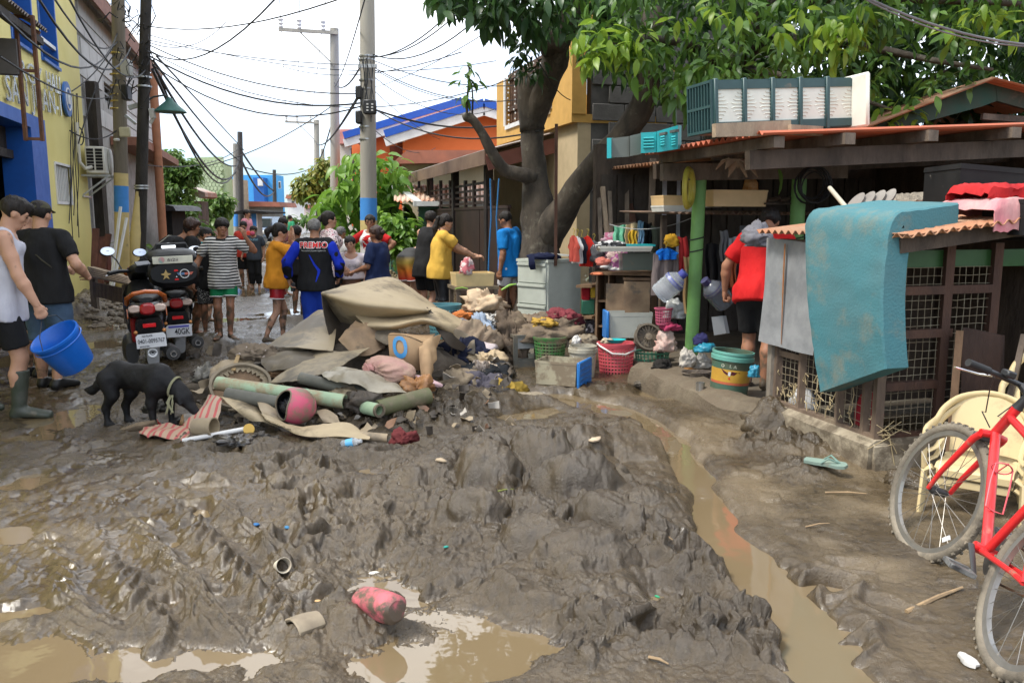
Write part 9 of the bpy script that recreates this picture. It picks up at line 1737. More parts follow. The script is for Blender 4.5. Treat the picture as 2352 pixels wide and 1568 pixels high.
sheet('crumpled striped cloth lying flat in front of the dog',[[(330,978,5.78),(385,972,5.78),(430,980,5.78)],[(320,994,5.62),(380,992,5.58),(436,994,5.6)],[(340,1004,5.55),(390,1006,5.52),(425,1005,5.52)]],stripes('stripe_red2',(.40,.27,.18),(.40,.09,.08),.05,0,.6),'striped_cloth','cloth',18,12,.005,.02,25,fold=.016)
m=M();p=GM(468,998);m.lathe([(.05,-.07),(.058,-.065),(.062,.0),(.060,.06),(.066,.065),(.066,.085),(.058,.085),(.052,.0),(.048,-.06)],p+Vc((0,0,.06)),24,rot_to((.95,-.25,.05)));m.solo('plastic_pot',pm('pot_tan',(.33,.26,.16),(.26,.2,.13),s=5,r=.55,mud=.3),'tan plastic pot lying on its side in front of the striped cloth','pot');m=M();p=GM(432,980);m.lathe([(0,-.05),(.045,-.05),(.05,.03),(.035,.05),(0,.05)],p+Vc((0,0,.045)),18,rot_to((-.8,-.3,.3)));m.solo('jar',pm('jar_brown',(.34,.20,.09),mud=.3),'brown jar lying between the tan pot and the dog','jar')
pipe('white plastic pipe lying in front of the tan pot',(420,1012,5.45),(562,985,5.5),12,plastic('pipe_w',(.66,.64,.60),mud=.12),'pipe','pipe',(.15,));m=M();p=D(572,986,5.48);m.lathe([(0,-.07),(.032,-.07),(.034,.0),(.037,.0),(.037,.03),(0,.032)],p,20,rot_to((.25,-.9,.35)));m.solo('jar',plastic('jar_yellow',(.56,.34,.05),mud=.2),'jar with a yellow lid at the end of the white pipe','jar')
m=M();p=GM(318,985)+Vc((0,0,.03));m.lathe([(0,-.13),(.03,-.12),(.05,0),(.035,.12),(.03,.13),(0,.13)],p,14,rot_to((.95,.1,.22)),sy=.8,wob=.15);m.solo('driftwood',wood('drift',(.26,.19,.12),mud=.4),'chunk of muddy driftwood under the dog','wood')
for i,(x,y,Y,w,h,mt,lb,nm)in enumerate(((355,938,6.3,46,30,pm('dk_bowl',(.05,.045,.035),mud=.3),'dark crushed bowl between the dog\'s legs','bowl'),(410,912,6.25,34,34,pm('papercup',(.46,.38,.26),mud=.3),'tan paper cup beside the dog\'s nose','cup'),(352,928,6.35,24,14,wood('bit',(.5,.33,.16)),'bit of light wood behind the dog\'s legs','wood'),(360,972,5.95,14,12,plastic('red_bit',(.6,.03,.03)),'small red plastic bit by the striped cloth','scrap'),(548,1014,5.33,100,28,pm('black_film',(.016,.017,.022),(.05,.04,.03),s=6,r=.25,spec=.6),'crumpled black plastic film in front of the tip','plastic_film'),(600,1004,5.42,34,18,pm('dk_rag',(.06,.05,.04),mud=.4),'small muddy rag right of the black film','rag'),(630,1010,5.4,30,16,pm('dk_rag',(.06,.05,.04),mud=.4),'second small muddy rag right of the black film','rag'),(405,965,6.0,30,20,pm('tin_dk',(.06,.055,.045),mud=.3),'dark tin by the dog\'s front paws','tin'),(930,1008,5.35,44,36,C('darkred_r',(.14,.03,.03),mud=.3),'dark red rag sinking into the mud right of the tip','rag'),(645,858,6.7,50,20,pm('leafbit',(.34,.2,.1),mud=.3),'brown torn carton bits behind the long bamboo','carton'),(468,862,6.9,50,40,pm('wire_rub',(.06,.055,.045),(.3,.28,.24),s=9),'tangled dark rubbish left of the round tray','rubbish'),(790,905,6.1,60,24,TAN2,'muddy sacking under the torn grey sack','sacking'),(1040,895,7.0,60,30,TAN2,'torn muddy sacking at the foot of the clothes','sacking'),(985,935,6.4,70,36,pm('mudlump',(.15,.12,.085),mud=.5,mc=MUDC),'mud covered bundle right of the olive bamboo','bundle'),(745,880,6.3,50,22,TAN2,'muddy paper scrap beside the dark grey tube','paper'))):rag(lb,x,y,Y,w,h,mt,160+i,nm,nm,k=.5)
def bottle(label,px,py,Y,ax,L,r,mat,capm,lab=None):
 p=D(px,py,Y);Rb_=rot_to(ax);m=M();m.lathe([(0,0),(r,.004),(r,L*.3),(r*.93,L*.36),(r,L*.42),(r,L*.65),(r*.45,L*.86),(r*.4,L)],p,16,Rb_);o=m.solo('bottle',mat,label,'bottle')
 if lab:m=M();m.lathe([(r*1.03,L*.25),(r*1.03,L*.62)],p,16,Rb_);m.build('label',lab,o)
 return o
bottle('small bottle with a sky blue label lying in front of the tip',786,1022,5.3,(.9,-.15,.25),.14,.032,BOT,None,plastic('lab_sky',(.10,.38,.62)));rag('crumpled white plastic beside the blue labelled bottle',815,1020,5.3,32,22,plastic('crump_w',(.48,.44,.40)),180,'plastic_bag','bag')
rr=random.Random(77)
SCR=[pm('scrap_tan',(.36,.28,.18),mud=.4),pm('scrap_dark',(.07,.055,.04),mud=.2),pm('scrap_pale',(.50,.45,.38),mud=.4),pm('scrap_rust',(.26,.14,.08),mud=.3)]
m=M()
for k in range(230):
 x,y=rr.uniform(440,1180),rr.uniform(800,1000);Y=5.55+(1000-y)/200*1.9+rr.uniform(-.1,.2);p=D(x,y,Y);p.z=max(p.z,gz(p.x,p.y)+.015);s_=rr.uniform(.015,.06);Rr=rotm(rr.uniform(0,6),3,(rr.gauss(0,1),rr.gauss(0,1),rr.gauss(0,1)+.1));m.m=rr.choice((0,0,1,1,1,2,3))
 m.grid([[(p+Rr@Vc((u*s_,v*s_*.6,s_*.35*sin(u*2+k)*v)))[:]for v in(-1,0,1)]for u in(-1,-.3,.4,1)],.003)
o=m.solo('litter',SCR,'small torn scraps of paper, cloth and bark strewn over the rubbish tip','litter');o['kind']='stuff'
# bits lying in the foreground mud
pr_=GM(872,1408);ax_=Vc((.62,-.62,.12)).normalized();Rp=rot_to(ax_)
m=M();m.lathe([(.0,-.115),(.048,-.11),(.056,-.05),(.058,.04),(.054,.095),(.038,.112),(0,.115)],pr_+Vc((0,0,.035)),30,Rp,wob=.05);V=m.v[0];
m.solo('muddy_roll',pm('roll_pink',(.52,.13,.15),(.46,.10,.12),s=6,r=.5,mud=.75,ms=9,mc=(.095,.07,.05)),'mud caked pink floral roll lying beside the puddle','roll')
m=M();p=GM(646,1306)+Vc((0,0,.012));m.lathe([(0,-.035),(.022,-.035),(.034,.035),(.031,.035),(.02,-.03),(0,-.03)],p,18,rot_to((.55,-.75,.35)));m.solo('paper_cup',pm('cup_white',(.58,.53,.42),(.4,.34,.25),s=9,r=.7,mud=.35),'white paper cup lying in the trampled mud','cup')
m=M();p=GM(690,1420)+Vc((.02,0,-.035));m.lathe([(.038,-.06),(.052,-.05),(.058,.0),(.056,.06),(.05,.065),(.042,.06),(.04,-.05)],p,18,rot_to((-.55,-.6,.05)),wob=.06);m.solo('buried_jar',pm('jar_buried',(.16,.125,.085),(.27,.22,.15),s=9,r=.55,mud=.4,mc=MUDC),'open jar half buried in the foreground mud','jar')
for i,(x,y,s_,c_,lb)in enumerate(((728,1348,.016,(.55,.36,.17),'tan peanut shell in the mud beside the white cup'),(724,1376,.010,(.5,.38,.2),'tiny yellow scrap below the peanut shell'),(1012,1064,.035,(.42,.33,.22),'dry leaf standing in the mud heap'),(1368,1035,.045,(.48,.38,.26),'pale torn label lying on the rear mud heap'),(660,1222,.02,(.03,.16,.32),'small blue scrap in a footprint'),(858,1318,.02,(.6,.57,.5),'white scrap by the puddle'),(1560,1385,.014,(.5,.22,.08),'orange scrap on the front mud heap'),(1605,1378,.014,(.45,.33,.2),'tan scrap next to the orange one'),(800,1215,.016,(.5,.4,.2),'yellowish scrap in the trampled mud'),(1510,1370,.012,(.02,.3,.14),'green scrap on the mud heap'),(1025,1262,.014,(.02,.3,.24),'teal scrap on the left side of the mud heap'),(2222,1523,.045,(.62,.6,.57),'crumpled white wrapper by the rear wheel'),(590,1220,.02,(.02,.12,.3),'blue bottle cap pressed into the mud'))):
 p=GM(x,y);m=M();m.ball((0,0,0),(s_,s_*.6,s_*.35),10,7);m.v=[m.v[0]*(1+.35*n3(m.v[0]*60,i))[:,None]@np.array(rotm(i*1.3,3,'Z')).T+np.array(p)+np.array([0,0,s_*.3])];m.solo('scrap',pm('scrap%d'%i if False else 'scrap_'+'abcdefghijklm'[i],c_,r=.7,mud=.2),lb,'scrap')
for i,(p,q,w,lb)in enumerate((((1895,1133),(1990,1138),.006,'thin pale twig lying on the silt bank'),((2082,1405),(2210,1355),.010,'long brown twig lying towards the rear bicycle wheel'),((1490,1505),(1535,1530),.006,'short orange twig in the near clods'),((1130,1150),(1180,1130),.004,'green grass stalk on the mud heap'),((1480,1195),(1545,1240),.004,'fine dark twig at the right of the heap'),((1850,1210),(1905,1206),.004,'fine dark twig on the silt bank by the slipper'))):
 a,b=GM(*p),GM(*q);m=M();mid=a.lerp(b,.55)+Vc((0,0,.015));m.tube([a+Vc((0,0,.006)),mid,b+Vc((0,0,.012))],[w,w*.9,w*.5],6);m.solo('twig',pm('twig_pale',(.32,.22,.12),(.2,.14,.08),s=20,r=.8)if i!=3 else pm('twig_green',(.25,.28,.06),r=.7),lb,'twig')
fl=thing('slipper','muddy pale green flip-flop lying near the cage base','slipper',GM(1893,1072));p=wm(fl).translation+Vc((0,0,.016));Tf=trm(p)@rotm(R(-35),4,'Z')@rotm(R(6),4,'X');m=M(Tf);m.prism([(-.115,0),(-.11,-.03),(-.05,-.036),(.02,-.034),(.08,-.045),(.12,-.03),(.13,.005),(.11,.038),(.05,.04),(-.05,.032),(-.11,.028)],.018);m.build('sole',plastic('flip_green',(.22,.30,.25),mud=.4),fl);m=M(Tf)
for s_ in(-1,1):m.tube([(-.01,.036*s_,.018),(.03,.028*s_,.05),(.085,.004,.02)],.006,6)
m.build('strap',plastic('flip_strap',(.16,.26,.22),mud=.3),fl)
mass('heap of mud filling the gap between the kerb and the cage',1775,1000,5.72,.22,.2,.2,MUD,23,'mud_lump')
mass('lump of dug up mud lying on the bank at the cage corner',2085,1128,4.5,.13,.12,.07,MUD,21,'mud_lump')
# SCOOTERS, BICYCLES, CHAIRS
RUB=pm('rubber',(.022,.021,.02),(.05,.043,.034),s=8,r=.75,mud=.3);BPL=pm('body_black',(.009,.009,.010),(.014,.014,.014),s=4,r=.28,spec=.4,mud=.12,ms=3,mc=(.12,.1,.075));ORP=pm('fairing_orange',(.55,.13,.015),(.46,.10,.012),s=3,r=.25,coat=.5,mud=.12);CHR=metal('chrome',(.7,.7,.7),r=.15);MIR=pm('mirror',(.85,.88,.9),r=.03,met=1.0);TAILR=pm('tail_red',(.35,.008,.012),r=.15,spec=.7);CLEAR=pm('clear_lamp',(.55,.42,.34),(.4,.3,.25),r=.12,spec=.7);REFL=pm('reflector',(.65,.015,.02),r=.2);PLW=paint('plate_white',(.74,.74,.74));GRY=plastic('fender_grey',(.20,.20,.20),mud=.25)
def flat_text(o,txt,T,w,h,mat,nm='lettering',bold=.0):
 V,Fc=text_mesh(txt,1.0,.004,bold);V=V*np.array([w/(V[:,0].max()-V[:,0].min()),h/.72,1.0]);m=M(T);m.add(V,Fc);return m.build(nm,mat,o,smooth=False)
def torus(m,c,ax,R_,r_,n=36,k=10,flat=1.0):Rt=rot_to(ax);m.tube([Vc(c)+Rt@Vc((R_*cos(a),R_*sin(a),0))for a in np.linspace(0,2*PI,n,endpoint=False)],r_,k,closed=True,flat=flat);return m
def loft(m,secs,n=16):
 V,Fc=[],[]
 for s in secs:
  y,z,hw,hh=s[:4];x0=s[4]if len(s)>4 else 0
  for i in range(n):a=2*PI*i/n;c,s_=cos(a),sin(a);V.append((x0+hw*math.copysign(abs(c)**.75,c),y,z+hh*math.copysign(abs(s_)**.75,s_)))
 for j in range(len(secs)-1):
  for i in range(n):Fc.append((j*n+i,j*n+(i+1)%n,(j+1)*n+(i+1)%n,(j+1)*n+i))
 Fc+=[tuple(range(n)),tuple(range((len(secs)-1)*n,len(secs)*n))[::-1]];m.add(V,[f[::-1]for f in Fc]);return m
def scooter(o,T,accent,plate,steer=14,box=False):
 def b(m,nm,mt,par=None,**k):return m.build(nm,mt,par or o,**k)
 for y,nm in((0,'wheel'),(1.22,'wheel')):
  m=M(T);torus(m,(0,y,.265),(1,0,0),.215,.058,flat=1.0);w=b(m,nm,RUB);m=M(T);m.lathe([(.0,-.05),(.06,-.05),(.15,-.02),(.165,-.035),(.175,-.035),(.175,.035),(.165,.035),(.15,.02),(.06,.05),(0,.05)],(0,y,.265),24,rot_to((1,0,0)));b(m,'rim',GRY,w)
 m=M(T);loft(m,[(-.42,.70,.05,.03),(-.38,.69,.12,.06),(-.22,.68,.155,.085),(.05,.64,.165,.11),(.35,.58,.15,.14),(.55,.46,.16,.16),(.62,.38,.15,.12)]);b(m,'tail_body',BPL)
 m=M(T);loft(m,[(-.20,.50,.12,.12),(.05,.45,.135,.16),(.35,.40,.13,.14)]);b(m,'engine_cover',BPL)
 m=M(T);loft(m,[(-.30,.775,.06,.02),(-.2,.785,.115,.04),(.1,.775,.13,.05),(.4,.735,.11,.05),(.52,.70,.06,.03)]);b(m,'seat',pm('seat_black',(.018,.018,.018),r=.5,b=.2,bs=80))
 m=M(T);loft(m,[(.55,.27,.17,.05),(.85,.27,.18,.05),(.98,.33,.17,.06)]);b(m,'floorboard',BPL)
 m=M(T);loft(m,[(.92,.5,.20,.28),(1.02,.58,.21,.30),(1.12,.62,.17,.27),(1.2,.64,.08,.2)]);b(m,'leg_shield',BPL)
 m=M(T);loft(m,[(1.0,.46,.08,.04),(1.2,.55,.09,.05),(1.42,.48,.07,.04),(1.52,.36,.05,.03)]);b(m,'front_fender',accent)
 for k in(-1,1):m=M(T);m.tube([(.06*k,1.12,.62),(.075*k,1.22,.27)],.022,8);b(m,'fork',GRY)
 for k in(-1,1):
  m=M(T);m.grid([[(.165*k,-.30+.02*j,.62+.055*sin(j*.5)+q)for q in(0,.055)]for j in range(2)]+[[(k*(.168+.006*j/10),-.26+.065*j,.62-.012*j+q)for q in(-.01,.075-.003*j)]for j in range(12)],.008);b(m,'side_stripe',accent)
 m=M(T);m.tube([(-.165,-.12,.735),(-.155,-.28,.80),(-.10,-.38,.845),(0,-.41,.86),(.10,-.38,.845),(.155,-.28,.80),(.165,-.12,.735)],.024,9,flat=.8);b(m,'grab_rail',accent)
 m=M(T);loft(m,[(-.445,.70,.05,.035),(-.43,.70,.066,.05),(-.38,.70,.07,.055)]);b(m,'tail_lamp',TAILR)
 for k in(-1,1):m=M(T);loft(m,[(-.425,.705,.045,.022,.105*k),(-.41,.705,.055,.034,.105*k),(-.34,.70,.055,.04,.105*k)]);b(m,'indicator',CLEAR)
 m=M(T);m.prism([(-.075,-.19),(.075,-.19),(.10,.03),(.085,.07),(-.085,.07),(-.10,.03)],.03,(0,-.40,.55),rotm(R(100),3,'X'));b(m,'mudguard',BPL)
 m=M(T);m.box((0,-.452,.555),(.11,.012,.035),bev=.003);b(m,'reflector',REFL)
 m=M(T);m.prism([(-.125,-.065),(.125,-.065),(.125,.045),(.105,.065),(-.105,.065),(-.125,.045)],.006,(.0,-.47,.42),rotm(R(96),3,'X'));pl=b(m,'plate',PLW)
 Tp=T@trm((0,-.478,.42))@rotm(R(96),4,'X')
 INK=pm('ink',(.03,.03,.035));
 if plate=='a':flat_text(pl,'0401-0095767',Tp@trm((0,-.004,0)),.225,.040,INK);flat_text(pl,'NO PLATE',Tp@trm((-.03,.045,0)),.085,.016,INK);flat_text(pl,'REGISTER',Tp@trm((-.06,-.05,0)),.08,.010,INK)
 else:flat_text(pl,'40GK',Tp@trm((.03,-.012,0)),.15,.062,INK,bold=.01);m=M(Tp@trm((.0,.045,.001)));m.box((0,0,0),(.2,.022,.002));b(m,'plate_band',paint('plate_blue',(.12,.12,.45)),pl)
 for k in(-1,1):m=M(T);m.ball((.12*k,-.44,.50),.018,8,6);b(m,'bolt',pm('amber',(.6,.25,.08),r=.2))
 m=M(T);loft(m,[(-.43,.245,.05,.07),(-.36,.31,.065,.09),(-.26,.40,.07,.08)]);fd=b(m,'hugger',GRY)
 if plate=='a':m=M(T);m.lathe([(0,0),(.042,0),(.042,.004),(0,.004)],(0,-.425,.30),22,rot_to((0,-1,.3)));st=b(m,'sticker',PLW,fd);m=M(T);m.lathe([(.018,.005),(.024,.005),(.024,.008),(.018,.008)],(0,-.425,.30),18,rot_to((0,-1,.3)));m.box((0,-.434,.303),(.02,.003,.02));b(m,'sticker_mark',BLACKP,st)
 m=M(T);m.lathe([(.0,-.02),(.028,-.02),(.03,.0),(.062,.0),(.066,.03),(.062,.42),(.03,.46),(0,.46)],(.175,-.40,.27),22,rot_to((-.04,1,-.05)));ex=b(m,'exhaust',pm('exhaust',(.03,.03,.03),(.06,.055,.05),s=7,r=.4,mud=.2));m=M(T);m.lathe([(.02,.0),(.03,.0),(.03,.025),(.02,.025)],(.175,-.425,.27),18,rot_to((0,-1,0)));b(m,'exhaust_tip',CHR,ex)
 m=M(T);loft(m,[(-.12,.27,.055,.10,-.17),(.0,.29,.075,.12,-.18),(.25,.31,.075,.11,-.17),(.42,.33,.05,.07,-.15)]);b(m,'engine_case',pm('case',(.035,.034,.033),r=.35,mud=.25));m=M(T);m.tube([(-.13,-.05,.34),(-.13,-.12,.60)],.028,10);b(m,'shock',RED_M)
 Ts=T@trm((0,1.02,0))@rotm(R(steer),4,'Z');m=M(Ts);loft(m,[(-.13,.985,.10,.035),(-.06,.99,.13,.06),(.04,.96,.13,.07),(.12,.90,.09,.06)]);hb=b(m,'headset',BPL)
 m=M(Ts);m.box((0,-.10,1.045),(.15,.08,.015),rot=rotm(R(28),3,'X'),bev=.006);b(m,'dial',pm('dial',(.16,.17,.18),r=.12,spec=.7),hb);m=M(Ts);m.tube([(-.11,.14,.93),(-.06,.17,.985),(.06,.17,.985),(.11,.14,.93)],.025,8);b(m,'cowl',accent,hb)
 for k in(-1,1):
  m=M(Ts);m.tube([(.10*k,-.02,.97),(.24*k,-.08,.985),(.36*k,-.15,.975)],[.02,.02,.021],10);b(m,'grip',BLACKP,hb);m=M(Ts);m.tube([(.2*k,.0,.965),(.30*k,-.04,.955),(.37*k,-.09,.95)],.007,6);b(m,'brake_lever',CHR,hb)
  m=M(Ts);m.tube([(.19*k,-.03,.99),(.22*k,.0,1.09),(.27*k,-.01,1.15)],.007,6);st=b(m,'mirror_stalk',BLACKP,hb);cM=Vc((.31*k,-.01,1.19));Rm=rotm(R(-12*k),3,'Z')@rotm(R(-17),3,'X');m=M(Ts);m.ball(cM,(.080,.022,.050),18,10,Rm);mb=b(m,'mirror',BLACKP,hb);m=M(Ts)
  Fm=[(cos(a)*.073,-.0215,sin(a)*.044)for a in np.linspace(0,2*PI,24,endpoint=False)];m.add([tuple(cM+Rm@Vc(q))for q in Fm],[tuple(range(24))]);b(m,'mirror_glass',MIR,mb)
RED_M=plastic('red_spring',(.35,.02,.02))
def placeT(px,foot,Y,yaw,lean=0):p=D(px,foot,Y);return trm(Vc((p.x,p.y,gz(p.x,p.y)-.012)))@rotm(R(yaw),4,'Z')@rotm(R(lean),4,'Y')
T1=placeT(357,880,7.85,25,-3);s1=thing('scooter','orange and black scooter parked with its rear towards us behind the dog','scooter',T1.translation,mtx=trm(T1.translation));scooter(s1,T1,ORP,'a',16)
T2=trm((0,0,-.07))@placeT(416,840,9.0,24,-2);s2=thing('scooter','black scooter with a big top box standing beside the orange one','scooter',T2.translation,mtx=trm(T2.translation));scooter(s2,T2,BPL,'b',6)
m=M(T2);loft(m,[(-.62,1.03,.22,.10),(-.58,1.02,.245,.145),(-.40,1.02,.25,.16),(-.2,1.02,.24,.155),(-.16,1.02,.2,.12)]);tb=m.build('top_box',pm('box_shiny',(.009,.009,.010),r=.42,spec=.3),s2);m=M(T2);loft(m,[(-.63,1.18,.215,.035),(-.60,1.185,.235,.055),(-.4,1.20,.24,.075),(-.2,1.19,.22,.06)]);ld=m.build('lid',pm('box_lid',(.014,.014,.013),r=.42,spec=.3),s2)
m=M(T2);m.box((0,-.64,1.165),(.38,.012,.075),bev=.004);lp=m.build('lid_panel',pm('lid_cream',(.62,.60,.48),r=.3),s2);m=M(T2);m.tube([(-.16,-.5,1.27),(-.14,-.5,1.32),(.14,-.5,1.32),(.16,-.5,1.27)],.013,7);m.build('handle',BLACKP,s2)
Tq=T2@trm((0,-.648,1.165))@rotm(R(90),4,'X');flat_text(lp,'6i2ii',Tq@trm((.0,0,0)),.10,.032,pm('ink2',(.08,.05,.06)));
m=M(T2);m.lathe([(0,0),(.030,0),(.030,.004),(0,.004)],(-.105,-.645,1.168),20,rot_to((0,-1,0)));m.build('round_sticker',pm('sticker_mix',(.55,.2,.2),(.2,.35,.3),s=24),lp)
def stick(c,pts,mt,nm):m=M(T2);m.prism(pts,.004,(c[0],-.632,c[1]),rotm(R(90),3,'X'));return m.build(nm,mt,tb,smooth=False)
GOLD=pm('gold',(.50,.34,.12),r=.4);stick((-.075,1.02),[(0,.05),(.015,.015),(.05,.005),(.015,-.012),(.03,-.05),(0,-.03),(-.03,-.05),(-.015,-.012),(-.05,.005),(-.015,.015)],GOLD,'star_sticker')
m=M(T2);m.lathe([(.038,0),(.047,0),(.047,.005),(.038,.005)],(.10,-.636,1.02),24,rot_to((0,-1,0)));bd=m.build('badge_ring',pm('badge_silver',(.6,.6,.58),r=.3),tb);stick((.10,1.02),[(0,.010),(-.075,.012),(-.06,-.012),(0,-.012)],pm('badge_blue',(.10,.20,.35)),'badge_wing');stick((.10,1.02),[(0,.010),(.085,.014),(.065,-.014),(0,-.012)],pm('badge_red',(.5,.12,.08)),'badge_wing')
for z in(1.055,.965):stick((.022,z),[(-.02,-.008),(.02,-.008),(.016,.009),(-.018,.009)],REFL,'red_reflector')
m=M(T2);m.ball((.022,-.632,.99),.010,8,6);m.build('lock',CHR,tb)
# bicycles
def bicycle(o,T,colour,tyre,steer=0,detail=True):
 def b(m,nm,mt,par=None,**k):return m.build(nm,mt,par or o,**k)
 WB,Rw=1.03,.325;rear,front=Vc((0,0,Rw)),Vc((WB,0,Rw));bbp=Vc((.425,0,.285));st=Vc((.27,0,.74));ht,hbm=Vc((.835,0,.80)),Vc((.875,0,.685));ax=(ht-hbm).normalized()
 Ts=trm(hbm)@rotm(R(steer),4,ax)@trm(-hbm)
 def wheel(c,TT):
  m=M(TT);torus(m,c,(0,1,0),Rw-.022,.022,56,10);w=b(m,'wheel',tyre);m=M(TT)
  m.lathe([(Rw-.062,-.010),(Rw-.036,-.012),(Rw-.036,.012),(Rw-.062,.010)],c,48,rot_to((0,1,0)));b(m,'rim',metal('rim',(.42,.40,.36),r=.4,mud=.3),w)
  if detail:
   m=M(TT)
   for k in range(96):a=k*2*PI/96;m.beam(c+Vc(((Rw-.006)*cos(a),.0+(.012 if k%2 else-.012),(Rw-.006)*sin(a))),c+Vc(((Rw+.0035)*cos(a),(.012 if k%2 else-.012),(Rw+.0035)*sin(a))),.012,.010,up=(0,1,0))
   b(m,'tread',tyre,w)
   for k in range(28):
    a=k*2*PI/28;a2=a+(.55 if k%4<2 else-.55);s_=.03 if k%2 else-.03;m=M(TT);m.tube([c+Vc((.02*cos(a2),s_,.02*sin(a2))),c+Vc(((Rw-.05)*cos(a),0,(Rw-.05)*sin(a)))],.0014,4);b(m,'spoke',metal('spoke',(.35,.33,.30),r=.4),w)
  m=M(TT);m.tube([c+Vc((0,-.045,0)),c+Vc((0,-.03,0)),c+Vc((0,.03,0)),c+Vc((0,.045,0))],[.012,.02,.02,.012],10);b(m,'hub',pm('hub_dark',(.04,.038,.035),r=.4,mud=.2),w);return w
 wheel(rear,T);fw_=wheel(front,T@Ts)
 m=M(T@Ts);m.box(front+Vc((-.15,-.022,-.16)),(.045,.006,.02),rot=rotm(R(45),3,'Y'));b(m,'spoke_reflector',PLW,fw_)
 m=M(T);m.tube([bbp,hbm],.020,14);b(m,'down_tube',colour);m=M(T);m.tube([st-Vc((.0,0,.05)),ht-ax*.03],.0165,14);b(m,'top_tube',colour);m=M(T);m.tube([bbp,st,st+(st-bbp)*.05],.0165,14);b(m,'seat_tube',colour);m=M(T);m.tube([hbm-ax*.015,ht+ax*.02],.021,14);b(m,'head_tube',colour)
 for k in(-1,1):
  m=M(T);m.tube([bbp+Vc((-.03,.03*k,0)),rear+Vc((.1,.055*k,-.005)),rear+Vc((0,.062*k,0))],.011,9);b(m,'chain_stay',colour);m=M(T);m.tube([st+Vc((.005,.025*k,-.06)),st+Vc((-.10,.05*k,-.20)),rear+Vc((0,.062*k,0))],.009,9);b(m,'seat_stay',colour)
  m=M(T@Ts);m.tube([hbm-ax*.03+Vc((0,.055*k,-.0)),hbm-ax*.06+Vc((.012,.058*k,0)),front+Vc((-.03,.056*k,.10)),front+Vc((0,.055*k,0))],[.016,.016,.012,.010],10);b(m,'fork_blade',colour)
 m=M(T@Ts);m.tube([hbm-ax*.022-Vc((0,.06,0)),hbm-ax*.012,hbm-ax*.022+Vc((0,.06,0))],.017,10);b(m,'fork_crown',colour)
 top=ht+ax*.10;m=M(T@Ts);m.tube([ht+ax*.02,ht+ax*.035,top],[.024,.020,.015],12);m.tube([top-ax*.01,top+Vc((.06,0,.015))],.016,10);stem=b(m,'stem',BLACKP)
 hc_=top+Vc((.065,0,.016));m=M(T@Ts);m.tube([hc_+Vc((-.05,-.30,.02)),hc_+Vc((-.02,-.16,.012)),hc_,hc_+Vc((-.02,.16,.012)),hc_+Vc((-.05,.30,.02))],.0125,10);hb=b(m,'handlebar',BLACKP)
 for k in(-1,1):
  m=M(T@Ts);m.tube([hc_+Vc((-.03,.19*k,.014)),hc_+Vc((-.05,.305*k,.02))],[.0175,.0165],10);b(m,'grip',pm('grip_rubber',(.025,.025,.025),r=.7,mud=.15),hb);m=M(T@Ts);m.tube([hc_+Vc((-.01,.15*k,-.0)),hc_+Vc((.03,.18*k,-.015)),hc_+Vc((.03,.27*k,-.02)),hc_+Vc((.02,.30*k,-.02))],[.010,.008,.0075,.006],7,flat=.6);b(m,'brake_lever',CHR,hb)
  m=M(T@Ts);pA,pB=hc_+Vc((0,.13*k,-.005)),hbm+Vc((.02,.02*k,.01));m.tube([pA,pA+Vc((.06,-.05*k,-.05)),pA+Vc((.08,-.10*k,-.16)),pB+Vc((.05,.03*k,.05)),pB],.0028,5);b(m,'brake_cable',BLACKP,hb)
 m=M(T@Ts);m.box(hc_+Vc((-.03,.10,.03)),(.05,.045,.03),bev=.006);b(m,'bell',BLACKP,hb);m=M(T@Ts);m.box(hbm-ax*.045+Vc((.03,0,0)),(.03,.11,.03),bev=.006);b(m,'brake_caliper',pm('caliper',(.08,.08,.08),r=.35),stem)
 m=M(T);m.tube([bbp+Vc((0,-.05,0)),bbp+Vc((0,.05,0))],.021,14);b(m,'bottom_bracket',colour);cr=None
 for k,an in((1,205),(-1,25)):
  d=Vc((cos(R(an)),0,sin(R(an))));m=M(T);m.tube([bbp+Vc((0,.06*k,0)),bbp+Vc((0,.068*k,0))+d*.165],[.013,.010],8,flat=.7);cr=b(m,'crank',pm('crank',(.04,.04,.04),r=.35,mud=.2));pc=bbp+Vc((0,.125*k,0))+d*.165
  m=M(T);m.tube([pc-Vc((0,.06,0)),pc+Vc((0,.05,0))],.007,6)
  for q in(-1,1):m.box(pc+Vc((.030*q,.0,0)),(.014,.095,.020),bev=.003)
  m.box(pc+Vc((0,.047,0)),(.07,.010,.016));m.box(pc+Vc((0,-.047,0)),(.07,.010,.016));b(m,'pedal',pm('pedal',(.025,.025,.026),(.2,.2,.19),s=12,r=.4,mud=.15),cr)
 m=M(T);m.lathe([(.03,0),(.09,0),(.094,.003),(.09,.006),(.03,.006)],bbp+Vc((0,-.055,0)),36,rot_to((0,1,0)));b(m,'chainring',pm('ring',(.10,.095,.09),r=.4,met=.6));m=M(T);m.tube([bbp+Vc((.0,-.052,.092)),rear+Vc((0,-.045,.04))],.005,5);m.tube([bbp+Vc((.0,-.052,-.092)),rear+Vc((0,-.045,-.04))],.005,5);b(m,'chain',pm('chain',(.12,.06,.03),r=.6))
 m=M(T);m.lathe([(.01,0),(.04,0),(.042,.02),(.01,.022)],rear+Vc((0,-.05,0)),20,rot_to((0,1,0)));b(m,'sprocket',pm('ring',(.10,.095,.09)))
 sp_=st+(st-bbp).normalized()*.16;m=M(T);m.tube([st,sp_],.0125,10);b(m,'seat_post',CHR);m=M(T@trm(sp_+Vc((0,0,.02)))@rotm(R(-90),4,'Z'));loft(m,[(-.13,0,.07,.03),(-.06,.01,.075,.035),(.04,.0,.035,.03),(.13,-.005,.016,.02)]);b(m,'saddle',BLACKP)
 dd=(hbm-bbp);c1_,c2_=bbp+dd*.30,bbp+dd*.62;nrm=Vc((0,1,0)).cross(dd).normalized()*-1
